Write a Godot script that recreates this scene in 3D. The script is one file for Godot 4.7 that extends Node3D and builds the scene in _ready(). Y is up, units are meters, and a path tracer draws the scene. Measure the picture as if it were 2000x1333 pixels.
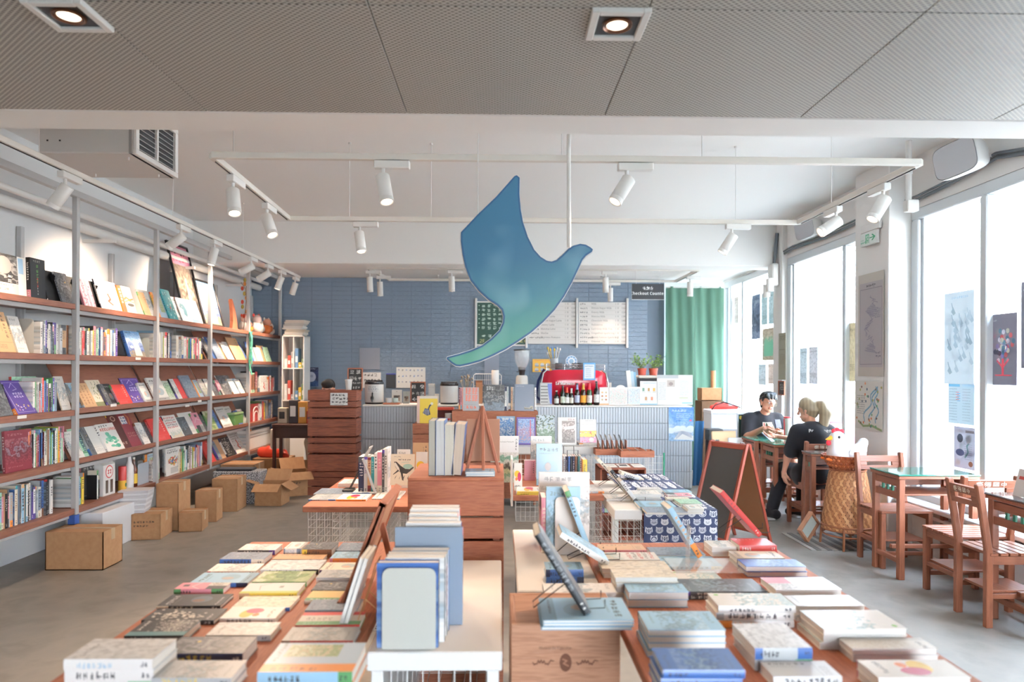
extends Node3D
class Mb:
	var v:=PackedVector3Array()
	var n:=PackedVector3Array()
	var c:=PackedColorArray()
	var u:=PackedVector2Array()
	var ix:=PackedInt32Array()
	var x:=Transform3D.IDENTITY
	var k:=Color(1,1,1)
	func _init(col:=Color(1,1,1)):
		k=col
	func vt(p:Vector3,nn:Vector3,t:=Vector2.ZERO)->int:
		v.append(x*p)
		n.append((x.basis*nn).normalized())
		c.append(k)
		u.append(t)
		return v.size()-1
	func f3(a:int,b:int,d:int):
		ix.append(a); ix.append(d); ix.append(b)
	func tri(a:Vector3,b:Vector3,d:Vector3):
		var nn:=(b-a).cross(d-a).normalized()
		f3(vt(a,nn),vt(b,nn),vt(d,nn))
	func quad(a:Vector3,b:Vector3,d:Vector3,e:Vector3,r:=Rect2(0,0,1,1)):
		var nn:=(b-a).cross(e-a).normalized()
		var i:=vt(a,nn,Vector2(r.position.x,r.end.y))
		vt(b,nn,r.end)
		vt(d,nn,Vector2(r.end.x,r.position.y))
		vt(e,nn,r.position)
		f3(i,i+1,i+2); f3(i,i+2,i+3)
	func box(ctr:Vector3,s:Vector3,bev:=0.0):
		var h:=s*0.5
		bev=minf(bev,minf(h.x,minf(h.y,h.z))*0.9)
		var ax:=[Vector3(1,0,0),Vector3(0,1,0),Vector3(0,0,1)]
		for i in 3:
			for sg in [-1.0,1.0]:
				var w:Vector3=ax[i]*sg
				var p:Vector3=ax[(i+1) % 3]
				var q:Vector3=ax[(i+2) % 3]*sg
				var ph:float=h[(i+1) % 3]-bev
				var qh:float=h[(i+2) % 3]-bev
				var o:Vector3=ctr+w*h[i]
				quad(o-p*ph-q*qh,o+p*ph-q*qh,o+p*ph+q*qh,o-p*ph+q*qh)
		if bev>0.0:
			for i in 3:
				var a:Vector3=ax[i]
				var b1:Vector3=ax[(i+1) % 3]
				var b2:Vector3=ax[(i+2) % 3]
				var la:float=h[i]-bev
				for s1 in [-1.0,1.0]:
					for s2 in [-1.0,1.0]:
						var e1:Vector3=ctr+b1*s1*h[(i+1) % 3]+b2*s2*(h[(i+2) % 3]-bev)
						var e2:Vector3=ctr+b1*s1*(h[(i+1) % 3]-bev)+b2*s2*h[(i+2) % 3]
						if s1*s2>0:
							_edge(e1,e2,a*la,b1*s1+b2*s2)
						else:
							_edge(e1,e2,a*la,b1*s1+b2*s2)
			for sx in [-1.0,1.0]:
				for sy in [-1.0,1.0]:
					for sz in [-1.0,1.0]:
						var d:=Vector3(sx,sy,sz)
						var p1:=ctr+d*h-Vector3(0,sy,sz)*bev
						var p2:=ctr+d*h-Vector3(sx,0,sz)*bev
						var p3:=ctr+d*h-Vector3(sx,sy,0)*bev
						if sx*sy*sz>0:tri(p1,p2,p3)
						else:tri(p1,p3,p2)
	func _edge(e1:Vector3,e2:Vector3,a:Vector3,out:Vector3):
		if (a*-2.0).cross(e2-e1).dot(out)>0:quad(e1+a,e1-a,e2-a,e2+a)
		else:quad(e1-a,e1+a,e2+a,e2-a)
	func bx(a:Vector3,b:Vector3,bev:=0.0):
		box((a+b)*0.5,(b-a).abs(),bev)
	func frame_of(d:Vector3)->Basis:
		var y:=d.normalized()
		var s:=Vector3(0,0,1) if absf(y.z)<0.9 else Vector3(1,0,0)
		var xx:=y.cross(s).normalized()
		return Basis(xx,y,xx.cross(y))
	func bar(a:Vector3,b:Vector3,w:float,t:float,bev:=0.0):
		var keep:=x
		x=x*Transform3D(frame_of(b-a),(a+b)*0.5)
		box(Vector3.ZERO,Vector3(w,a.distance_to(b),t),bev)
		x=keep
	func lathe(prof:Array,sides:=16,at:=Transform3D.IDENTITY,sharp:=0.6):
		var keep:=x
		x=x*at
		for i in prof.size()-1:
			var a:Vector2=prof[i]
			var b:Vector2=prof[i+1]
			if a.is_equal_approx(b):continue
			var e:=b-a
			var na:=Vector2(e.y,-e.x).normalized()
			var n0:=na
			var n1:=na
			if i>0:
				var ep:Vector2=a-prof[i-1]
				var np:=Vector2(ep.y,-ep.x).normalized()
				if np.dot(na)>sharp:n0=(np+na).normalized()
			if i<prof.size()-2:
				var en:Vector2=prof[i+2]-b
				var nx:=Vector2(en.y,-en.x).normalized()
				if nx.dot(na)>sharp:n1=(nx+na).normalized()
			var base:=v.size()
			for j in sides+1:
				var t:=TAU*j/sides
				var cs:=cos(t)
				var sn:=sin(t)
				vt(Vector3(a.x*cs,a.y,-a.x*sn),Vector3(n0.x*cs,n0.y,-n0.x*sn),Vector2(float(j)/sides,1.0-float(i)/(prof.size()-1)))
				vt(Vector3(b.x*cs,b.y,-b.x*sn),Vector3(n1.x*cs,n1.y,-n1.x*sn),Vector2(float(j)/sides,1.0-float(i+1)/(prof.size()-1)))
			for j in sides:
				var q:=base+j*2
				f3(q,q+2,q+3); f3(q,q+3,q+1)
		x=keep
	func cyl(a:Vector3,b:Vector3,r0:float,r1:=-1.0,sides:=10):
		if r1<0:r1=r0
		var l:=a.distance_to(b)
		lathe([Vector2(0,0),Vector2(r0,0),Vector2(r1,l),Vector2(0,l)],sides,Transform3D(frame_of(b-a),a))
	func tube(pts:Array,r:float,sides:=6):
		var m:=pts.size()
		var base:=v.size()
		var fr:=frame_of(pts[1]-pts[0])
		var px:=fr.x
		for i in m:
			var d:Vector3=(pts[mini(i+1,m-1)]-pts[maxi(i-1,0)]).normalized()
			px=(px-d*px.dot(d)).normalized()
			var pz:=px.cross(d)
			for j in sides:
				var t:=TAU*j/sides
				var nn:=px*cos(t)+pz*sin(t)
				vt(pts[i]+nn*r,nn)
		for i in m-1:
			for j in sides:
				var a:=base+i*sides+j
				var b:=base+i*sides+(j+1) % sides
				f3(a,b+sides,b); f3(a,a+sides,b+sides)
		for e in [0,m-1]:
			var d:Vector3=(pts[0]-pts[1]) if e==0 else (pts[m-1]-pts[m-2])
			d=d.normalized()
			var o:=vt(pts[e],d)
			for j in sides:
				vt(Vector3.ZERO,d)
				v[v.size()-1]=v[base+e*sides+j]
			for j in sides:
				if e==0:f3(o,o+1+j,o+1+(j+1) % sides)
				else:f3(o,o+1+(j+1) % sides,o+1+j)
	func ell(ctr:Vector3,r:Vector3,rings:=8,segs:=12):
		var base:=v.size()
		for i in rings+1:
			var p:=PI*i/rings
			for j in segs+1:
				var t:=TAU*j/segs
				var d:=Vector3(sin(p)*cos(t),cos(p),-sin(p)*sin(t))
				vt(ctr+d*r,d/r,Vector2(float(j)/segs,float(i)/rings))
		for i in rings:
			for j in segs:
				var a:=base+i*(segs+1)+j
				var b:=a+segs+1
				f3(a,b,b+1); f3(a,b+1,a+1)
	func prism(poly:PackedVector2Array,z0:float,z1:float,sides:=true,back:=true):
		var p:=poly.duplicate()
		var area:=0.0
		for i in p.size():area+=p[i].cross(p[(i+1) % p.size()])
		if area<0:p.reverse()
		var t:=Geometry2D.triangulate_polygon(p)
		var lo:=p[0]
		var hi:=p[0]
		for q in p:
			lo=lo.min(q); hi=hi.max(q)
		var sz:=hi-lo
		for face in ([0,1] if back else [0]):
			var z:=z1 if face==0 else z0
			var nn:=Vector3(0,0,1 if face==0 else -1)
			var base:=v.size()
			for q in p:
				vt(Vector3(q.x,q.y,z),nn,Vector2((q.x-lo.x)/sz.x,1.0-(q.y-lo.y)/sz.y))
			for i in range(0,t.size(),3):
				var a:=t[i]
				var b:=t[i+1]
				var d:=t[i+2]
				var ccw:=(p[b]-p[a]).cross(p[d]-p[a])>0
				if ccw==(face==0):f3(base+a,base+b,base+d)
				else:f3(base+a,base+d,base+b)
		if sides:
			for i in p.size():
				var a:=p[i]
				var b:=p[(i+1) % p.size()]
				quad(Vector3(a.x,a.y,z0),Vector3(b.x,b.y,z0),Vector3(b.x,b.y,z1),Vector3(a.x,a.y,z1))
	func sheet(g:Array,double:=false):
		var rows:=g.size()
		var cols:int=g[0].size()
		for side in ([0,1] if double else [0]):
			var base:=v.size()
			for i in rows:
				for j in cols:
					var du:Vector3=g[i][mini(j+1,cols-1)]-g[i][maxi(j-1,0)]
					var dv:Vector3=g[mini(i+1,rows-1)][j]-g[maxi(i-1,0)][j]
					var nn:=du.cross(dv).normalized()
					vt(g[i][j]-(nn*0.002 if side else Vector3.ZERO),-nn if side else nn,Vector2(float(j)/(cols-1),1.0-float(i)/(rows-1)))
			for i in rows-1:
				for j in cols-1:
					var a:=base+i*cols+j
					if side==0:
						f3(a,a+1,a+cols+1); f3(a,a+cols+1,a+cols)
					else:
						f3(a,a+cols+1,a+1); f3(a,a+cols,a+cols+1)
	func mesh()->ArrayMesh:
		var a:=[]
		a.resize(Mesh.ARRAY_MAX)
		a[Mesh.ARRAY_VERTEX]=v
		a[Mesh.ARRAY_NORMAL]=n
		a[Mesh.ARRAY_COLOR]=c
		a[Mesh.ARRAY_TEX_UV]=u
		a[Mesh.ARRAY_INDEX]=ix
		var m:=ArrayMesh.new()
		m.add_surface_from_arrays(Mesh.PRIMITIVE_TRIANGLES,a)
		return m
const FOC:=1333.33
const YAW:=0.018675
const ROLL:=0.004
var M:={}
var rng:=RandomNumberGenerator.new()
var used:={}
func V(x:float,y:float,z:float)->Vector3:
	return Vector3(x,y,z)
func L(h:String)->Color:
	return Color.html(h).srgb_to_linear()
func sight(u:float,v:float)->Vector3:
	var a:=(u-1000.0)/FOC
	var b:=-(v-723.0)/FOC
	var d:=Vector3(a-ROLL*b,b+ROLL*a,-1.0)
	return Vector3(d.x*cos(YAW)-d.z*sin(YAW),d.y,d.x*sin(YAW)+d.z*cos(YAW))
func at_d(u:float,v:float,d:float)->Vector3:
	var r:=sight(u,v)
	return Vector3(0,1.5,0)+r*(d/-r.z)
func at_y(u:float,v:float,y:float)->Vector3:
	var r:=sight(u,v)
	return Vector3(0,1.5,0)+r*((y-1.5)/r.y)
func at_x(u:float,v:float,x:float)->Vector3:
	var r:=sight(u,v)
	return Vector3(0,1.5,0)+r*(x/r.x)
func put(called:String,m,mat:Material,parent:Node=self,at:=Vector3.ZERO)->MeshInstance3D:
	var o:=MeshInstance3D.new()
	o.name=called
	o.mesh=m.mesh() if m is Mb else m
	o.material_override=mat
	o.position=at
	_add(o,parent)
	return o
func _add(o:Node3D,parent:Node):
	if parent==self:
		var base:String=o.name
		var k:int=used.get(base,0)
		used[base]=k+1
		if k>0:o.name="%s_%03d" % [base,k]
	elif parent.has_node(NodePath(o.name)):
		var base:String=o.name
		var k:=1
		while parent.has_node(NodePath("%s_%03d" % [base,k])):k+=1
		o.name="%s_%03d" % [base,k]
	parent.add_child(o,true)
func tag(o:Node,label:String,cat:String,group:="")->Node:
	o.set_meta("label",label)
	o.set_meta("category",cat)
	if group:o.set_meta("group",group)
	return o
func thing(called:String,label:String,cat:String,at:=Vector3.ZERO,turn:=0.0,group:="")->Node3D:
	var o:=Node3D.new()
	o.name=called
	o.position=at
	o.rotation.y=turn
	_add(o,self)
	tag(o,label,cat,group)
	return o
func struct(called:String,m,mat:Material,parent:Node=self)->MeshInstance3D:
	var o:=put(called,m,mat,parent)
	if parent==self:o.set_meta("kind","structure")
	return o
func mat(id:String,col:String,rough:=0.6,metal:=0.0,vc:=false)->StandardMaterial3D:
	var m:=StandardMaterial3D.new()
	m.resource_name=id
	m.albedo_color=Color.html(col)
	m.roughness=rough
	m.metallic=metal
	m.vertex_color_use_as_albedo=vc
	M[id]=m
	return m
func noise_tex(freq:float,ramp:Array,size:=512,sd:=1,oct:=4,normal:=false)->NoiseTexture2D:
	var fn:=FastNoiseLite.new()
	fn.noise_type=FastNoiseLite.TYPE_SIMPLEX_SMOOTH
	fn.frequency=freq
	fn.fractal_octaves=oct
	fn.seed=sd
	var t:=NoiseTexture2D.new()
	t.width=size
	t.height=size
	t.seamless=true
	t.noise=fn
	if normal:
		t.as_normal_map=true
		t.bump_strength=4.0
	if ramp.size():
		var g:=Gradient.new()
		var cs:=PackedColorArray()
		var os:=PackedFloat32Array()
		for i in ramp.size():
			cs.append(Color.html(ramp[i])); os.append(float(i)/maxi(1,ramp.size()-1))
		g.colors=cs
		g.offsets=os
		t.color_ramp=g
	return t
func wood(id:String,tex:Texture2D,axis:int,rough:=0.5,dens:=9.0,along:=0.7):
	var m:=mat(id,"ffffff",rough,0.0,true)
	m.albedo_texture=tex
	m.uv1_triplanar=true
	var s:=Vector3(dens,dens,dens)
	s[axis]=along
	m.uv1_scale=s
	m.heightmap_enabled=false
	return m
func _ready():
	rng.seed=20240611
	set_up_view()
	make_materials()
	build_room()
	build_lamps()
	make_print()
	build_outside()
	build_tables()
	build_window_side()
	build_people()
	build_shelf()
	build_shelf_books()
	build_boxes()
	build_bird()
	build_services()
	finish_sheet()
func set_up_view():
	var cam:=Camera3D.new()
	cam.name="camera"
	cam.projection=Camera3D.PROJECTION_FRUSTUM
	cam.near=0.05
	cam.far=200.0
	cam.size=2.0*0.05*666.5/FOC
	cam.frustum_offset=Vector2(0,0.05*(723.0-666.5)/FOC)
	cam.position=Vector3(0,1.5,0)
	cam.basis=Basis(Vector3.UP,-YAW)*Basis(Vector3(0,0,1),ROLL)
	var at:=CameraAttributesPhysical.new()
	at.frustum_focal_length=24.0
	at.frustum_focus_distance=4.6
	at.frustum_near=0.05
	at.frustum_far=200.0
	at.exposure_aperture=2.2
	add_child(cam)
	cam.attributes=at
	cam.projection=Camera3D.PROJECTION_FRUSTUM
	cam.size=2.0*0.05*666.5/FOC
	cam.frustum_offset=Vector2(0,0.05*(723.0-666.5)/FOC)
	cam.current=true
	var we:=WorldEnvironment.new()
	we.name="world_environment"
	var e:=Environment.new()
	e.background_mode=Environment.BG_SKY
	var sm:=ProceduralSkyMaterial.new()
	sm.sky_top_color=Color(0.78,0.88,1.0)
	sm.sky_horizon_color=Color(0.96,0.98,1.0)
	sm.ground_horizon_color=Color(0.9,0.88,0.86)
	sm.ground_bottom_color=Color(0.7,0.7,0.69)
	sm.sky_energy_multiplier=SKY_E
	sm.ground_energy_multiplier=SKY_E
	var sky:=Sky.new()
	sky.sky_material=sm
	e.sky=sky
	e.tonemap_mode=Environment.TONE_MAPPER_LINEAR
	e.tonemap_exposure=EXPOSURE
	e.sdfgi_enabled=true
	e.ssao_enabled=true
	e.ssil_enabled=true
	we.environment=e
	add_child(we)
	var sun:=DirectionalLight3D.new()
	sun.name="sun"
	sun.light_color=Color(1.0,0.97,0.92)
	sun.light_energy=SUN_E
	sun.light_angular_distance=0.6
	sun.shadow_enabled=true
	sun.sky_mode=DirectionalLight3D.SKY_MODE_LIGHT_ONLY
	add_child(sun)
	sun.look_at_from_position(Vector3.ZERO,Vector3(0.55,-1.0,0.25))
const SKY_E:=7.0
const SUN_E:=34.0
const EXPOSURE:=0.5
const LAMP_E:=8.0
func make_materials():
	mat("white_paint","faf9f6",0.7)
	mat("cool_paint","e9ebec",0.7)
	mat("white_metal","efeeea",0.35)
	mat("rail_white","e6e1d8",0.4)
	mat("grey_steel","c2c2c2",0.4,0.2)
	mat("dark_steel","2a2b2d",0.4,0.6)
	mat("brass","b98a5a",0.35,0.6)
	mat("chrome","d0d2d4",0.15,1.0)
	mat("black_plastic","17181a",0.35)
	mat("aluminium","dfe5e8",0.3,0.15)
	mat("grey_pipe","5f6569",0.5)
	mat("paint","ffffff",0.6,0.0,true)
	mat("gloss","ffffff",0.2,0.0,true)
	mat("satin","ffffff",0.38,0.0,true)
	mat("paper","ffffff",0.85,0.0,true)
	mat("cloth","ffffff",0.95,0.0,true)
	M.cloth.rim_enabled=true
	M.cloth.rim=0.25
	var g:=mat("glass","ffffff10",0.02)
	g.transparency=BaseMaterial3D.TRANSPARENCY_ALPHA
	g=mat("clear_plastic","ffffff30",0.05)
	g.transparency=BaseMaterial3D.TRANSPARENCY_ALPHA
	var red_tex:=noise_tex(0.012,["844831","9b593e","ab694a","96553d","b57858"],512,3,5)
	var pale_tex:=noise_tex(0.012,["96654a","ab7859","b88566","a36f50","c09278"],512,5,5)
	var shelf_tex:=noise_tex(0.012,["6d4536","7d5040","875946","774b3b"],512,7,5)
	var pal_tex:=noise_tex(0.012,["6b3526","7d4230","955339","804431"],512,8,5)
	var desk_tex:=noise_tex(0.012,["73402c","8a5139","955a40","7d4834"],512,9,5)
	for a in 3:
		wood("crate_%d" % a,red_tex,a,0.6)
		wood("pale_%d" % a,pale_tex,a,0.55)
		wood("shelf_%d" % a,shelf_tex,a,0.45)
		wood("pallet_%d" % a,pal_tex,a,0.6)
		wood("desk_%d" % a,desk_tex,a,0.4)
	var card:=mat("cardboard","ffffff",0.85,0.0,true)
	card.albedo_texture=noise_tex(0.02,["a47852","ab7f59","b0865f"],256,11,3)
	card.uv1_triplanar=true
	card.uv1_scale=Vector3(3,3,3)
	var fl:=mat("concrete","ffffff",0.42)
	fl.albedo_texture=noise_tex(0.006,["8a857a","98938a","a09a90","928d83","a6a097"],1024,21,6)
	fl.uv1_triplanar=true
	fl.uv1_world_triplanar=true
	fl.uv1_scale=Vector3(0.35,0.35,0.35)
	fl.roughness_texture=noise_tex(0.01,["777777","9a9a9a"],512,22,4)
	fl.roughness=0.7
	var im:=Image.create(64,64,false,Image.FORMAT_RGB8)
	for y in 64:
		for x in 64:
			var a:=absf(fposmod(x/64.0+0.5*floorf(y/32.0),1.0)-0.5)*2.0
			var b:=absf(fposmod(y/32.0,1.0)-0.5)*2.0
			var hole:=clampf((0.80-a-b*0.8)*6.0,0.0,1.0)
			im.set_pixel(x,y,Color("b4afa6").lerp(Color("55514b"),hole))
	var me:=mat("expanded_metal","ffffff",0.5)
	me.albedo_texture=ImageTexture.create_from_image(im)
	me.uv1_triplanar=true
	me.uv1_world_triplanar=true
	me.uv1_scale=Vector3(42,42,50)
	var tl:=mat("blue_tile","7a8a9c",0.2)
	tl.normal_enabled=true
	tl.normal_texture=noise_tex(0.02,[],512,31,3,true)
	tl.normal_scale=1.1
	tl.uv1_triplanar=true
	tl.uv1_world_triplanar=true
	tl.uv1_scale=Vector3(1.2,5,1.2)
	mat("grout_blue","6f7d8d",0.6)
	mat("counter_tile","c9d0d6",0.25)
	mat("grout_pale","9aa1a7",0.8)
	var lit:=mat("lamp_glow","fff4e4",0.4)
	lit.emission_enabled=true
	lit.emission=Color(1.0,0.93,0.82)
	lit.emission_energy_multiplier=6.0
const XL:=-3.75
const XR:=3.5
const DB:=10.4
func build_room():
	var m:=Mb.new()
	m.bx(V(-4.1,-0.15,4.0),V(4.0,0.0,-11.2))
	struct("floor",m,M.concrete)
	m=Mb.new()
	m.bx(V(-4.0,0,4.0),V(XL,3.5,-DB-0.2))
	struct("wall_left",m,M.cool_paint)
	m=Mb.new()
	m.bx(V(XL,0,-DB),V(2.52,3.4,-DB-0.2))
	var bw:=struct("wall_back",m,M.grout_blue)
	var tile:=Mb.new()
	tile.box(V(0,0,0),V(0.298,0.0655,0.012),0.003)
	var tm:=tile.mesh()
	var rest:=[]
	var count:=0
	for r in 45:
		var y:=2.855-r*0.067
		if y<0.05:break
		for q in 21:
			var x:=XL+0.16+q*0.3
			if x>2.4:continue
			var p:=V(x,y,-DB+0.006)
			var seen_well:=y>1.55 and x>-2.9 and count<296 and (x<-0.1 or x>1.6)
			if seen_well:
				count+=1
				put("tile",tm,M.blue_tile,bw,p)
			else:
				rest.append(p)
	var mm:=MultiMesh.new()
	mm.transform_format=MultiMesh.TRANSFORM_3D
	mm.mesh=tm
	mm.instance_count=rest.size()
	for i in rest.size():mm.set_instance_transform(i,Transform3D(Basis(),rest[i]))
	var mi:=MultiMeshInstance3D.new()
	mi.name="tile_field"
	mi.multimesh=mm
	mi.material_override=M.blue_tile
	mi.set_meta("kind","stuff")
	bw.add_child(mi)
	m=Mb.new()
	m.bx(V(2.52,0,-DB-0.35),V(3.9,3.4,-DB-0.5))
	struct("wall_passage",m,M.white_paint)
	m=Mb.new()
	m.bx(V(-4.0,3.31,-3.2),V(3.9,3.5,-8.6))
	struct("ceiling_high",m,M.white_paint)
	m=Mb.new()
	m.bx(V(-4.0,2.89,-8.6),V(3.9,3.5,-DB-0.6))
	struct("ceiling_back",m,M.white_paint)
	m=Mb.new()
	m.bx(V(-4.0,2.8,-8.42),V(3.45,3.4,-8.75),0.01)
	struct("trim_beam_back",m,M.white_paint)
	m=Mb.new()
	m.bx(V(-4.0,2.65,-3.08),V(3.9,3.5,-3.33),0.012)
	struct("trim_beam_front",m,M.white_paint)
	m=Mb.new()
	m.bx(V(-4.0,2.72,4.0),V(3.9,3.5,-3.08))
	var ce:=struct("ceiling",m,M.white_paint)
	for q in range(-5,5):
		for r in 6:
			var xx:=0.47+q*0.888
			var z0:=-3.075+1.0+(r-1)*1.18
			var z1:=z0+1.18
			if r==0:z0=-3.075; z1=-2.16
			else:
				z0=-2.16+(r-1)*1.18; z1=z0+1.18
			if xx+0.888<-3.74 or xx>3.48:continue
			m=Mb.new()
			m.bx(V(maxf(xx+0.0015,XL),2.65,z0+0.0015),V(minf(xx+0.8865,3.49),2.664,minf(z1-0.0015,4.0)),0.002)
			struct("panel",m,M.expanded_metal,ce)
	m=Mb.new()
	m.bx(V(XR,2.87,4.0),V(3.9,3.4,-DB-0.5))
	m.bx(V(XR+0.02,0,4.0),V(3.9,0.42,-DB-0.5))
	m.bx(V(3.31,0,-5.75),V(3.9,3.4,-6.3),0.006)
	m.bx(V(3.44,0,-8.25),V(3.9,3.4,-8.52),0.006)
	m.bx(V(3.31,0,-2.3),V(3.9,3.4,-2.75),0.006)
	m.bx(V(3.5,0,-2.5),V(3.9,3.4,4.0))
	struct("wall_right",m,M.white_paint)
	m=Mb.new()
	m.bx(V(XL,2.1,4.0),V(3.9,3.4,4.2))
	m.bx(V(XL,0,4.0),V(0.6,3.4,4.2))
	m.bx(V(2.9,0,4.0),V(3.9,3.4,4.2))
	m.bx(V(XL,0,4.0),V(3.9,0.12,4.2))
	struct("wall_front",m,M.white_paint)
	window("window_1",-2.75,-5.75,[-4.9],[])
	window("window_2",-6.3,-8.25,[-6.91],[])
	window("window_3",-8.52,-10.6,[-9.82,-10.33],[])
	m=Mb.new()
	for x in [0.6,1.7,2.85]:
		m.bx(V(x,0.12,4.02),V(x+0.06,2.3,4.1))
	struct("window_4",m,M.aluminium)
	m=Mb.new()
	m.bx(V(3.36,0.40,-2.75),V(3.52,0.44,-5.745),0.008)
	m.bx(V(3.40,0.33,-2.75),V(3.52,0.36,-5.745),0.008)
	struct("trim_sill",m,M.white_metal)
func window(called:String,za:float,zb:float,mull:Array,_x:Array):
	var w:=Node3D.new()
	w.name=called
	w.set_meta("kind","structure")
	_add(w,self)
	var f:=Mb.new()
	f.bx(V(3.5,2.78,za),V(3.6,2.87,zb),0.008)
	f.bx(V(3.5,0.42,za),V(3.6,0.5,zb),0.008)
	f.bx(V(3.5,0.5,za),V(3.6,2.78,za-0.06),0.008)
	f.bx(V(3.5,0.5,zb),V(3.6,2.78,zb+0.1),0.008)
	f.bx(V(3.53,0.5,zb+0.1),V(3.62,2.78,zb+0.13),0.004)
	put("window_frame",f,M.aluminium,w)
	var edges:=[za-0.06]
	for q in mull:
		f=Mb.new()
		f.bx(V(3.5,0.5,q+0.055),V(3.6,2.78,q),0.008)
		f.bx(V(3.52,0.5,q),V(3.62,2.78,q-0.045),0.008)
		put("mullion",f,M.aluminium,w)
		edges.append(q)
	edges.append(zb+0.1)
	for i in edges.size()-1:
		f=Mb.new()
		f.bx(V(3.56,0.49,edges[i]),V(3.568,2.79,edges[i+1]))
		put("pane",f,M.glass,w)
func track(called:String,label:String,pts:Array,closed:bool,y:float,hang:Array,top:float):
	var t:=thing(called,label,"track")
	var n:=pts.size()
	for i in (n if closed else n-1):
		var a:Vector2=pts[i]
		var b:Vector2=pts[(i+1) % n]
		var m:=Mb.new()
		m.bar(V(a.x,y,-a.y),V(b.x,y,-b.y),0.036,0.036,0.003)
		put("rail",m,M.rail_white,t)
		if absf(b.x-a.x)>1.0:continue
		m=Mb.new()
		var d:=(b-a).normalized()*0.05
		m.bar(V(a.x+d.x,y-0.0175,-a.y-d.y),V(b.x-d.x,y-0.0175,-b.y+d.y),0.012,0.004)
		put("slot",m,M.dark_steel,t)
	for h in hang:
		var m:=Mb.new()
		m.cyl(V(h.x,y+0.017,-h.y),V(h.x,top,-h.y),0.003,-1,6)
		m.cyl(V(h.x,top-0.015,-h.y),V(h.x,top,-h.y),0.012,-1,8)
		put("hanger_wire",m,M.white_metal,t)
	return t
func spot(label:String,p:Vector3,along:Vector3,aim:Vector3,lit:float,group:String,ln:=0.17,r:=0.04):
	var t:=thing("track_spotlight",label,"spotlight",p,0.0,group)
	var m:=Mb.new()
	m.bar(along*-0.05,along*0.15,0.042,0.046,0.004)
	put("adapter",m,M.white_metal,t,V(0,-0.026,0))
	m=Mb.new()
	m.cyl(V(0,-0.04,0),V(0,-0.12,0),0.011,0.009,8)
	put("stem",m,M.white_metal,t)
	var d:=aim.normalized()
	m=Mb.new()
	var a:=V(0,-0.115,0)-d*0.03
	var tr:=Transform3D(m.frame_of(d),a)
	m.lathe([Vector2(0,0),Vector2(r-0.004,0),Vector2(r,0.004),Vector2(r,ln-0.03),Vector2(r-0.002,ln-0.028),Vector2(r-0.002,ln-0.024),Vector2(r,ln-0.022),Vector2(r,ln),Vector2(r-0.006,ln),Vector2(r-0.010,ln-0.006),Vector2(0,ln-0.006)],20,tr)
	var body:=put("lamp_body",m,M.white_metal,t)
	m=Mb.new()
	m.lathe([Vector2(0,ln-0.006),Vector2(r-0.008,ln-0.006),Vector2(r-0.012,ln-0.001),Vector2(0,ln+0.001)],18,tr)
	put("lens",m,M.lamp_glow if lit>0 else M.white_metal,body)
	if lit>0:
		var l:=SpotLight3D.new()
		l.name="spot_light"
		l.light_color=Color(1.0,0.87,0.75)
		l.light_energy=lit*LAMP_E
		l.light_size=r*0.8
		l.spot_angle=50.0
		l.spot_angle_attenuation=1.0
		l.spot_range=14.0
		l.spot_attenuation=2.0
		l.shadow_enabled=true
		t.add_child(l)
		l.position=a+d*(ln+0.012)
		l.look_at_from_position(l.position+p,l.position+p+d,Vector3(0.3,1,0.2))
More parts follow.
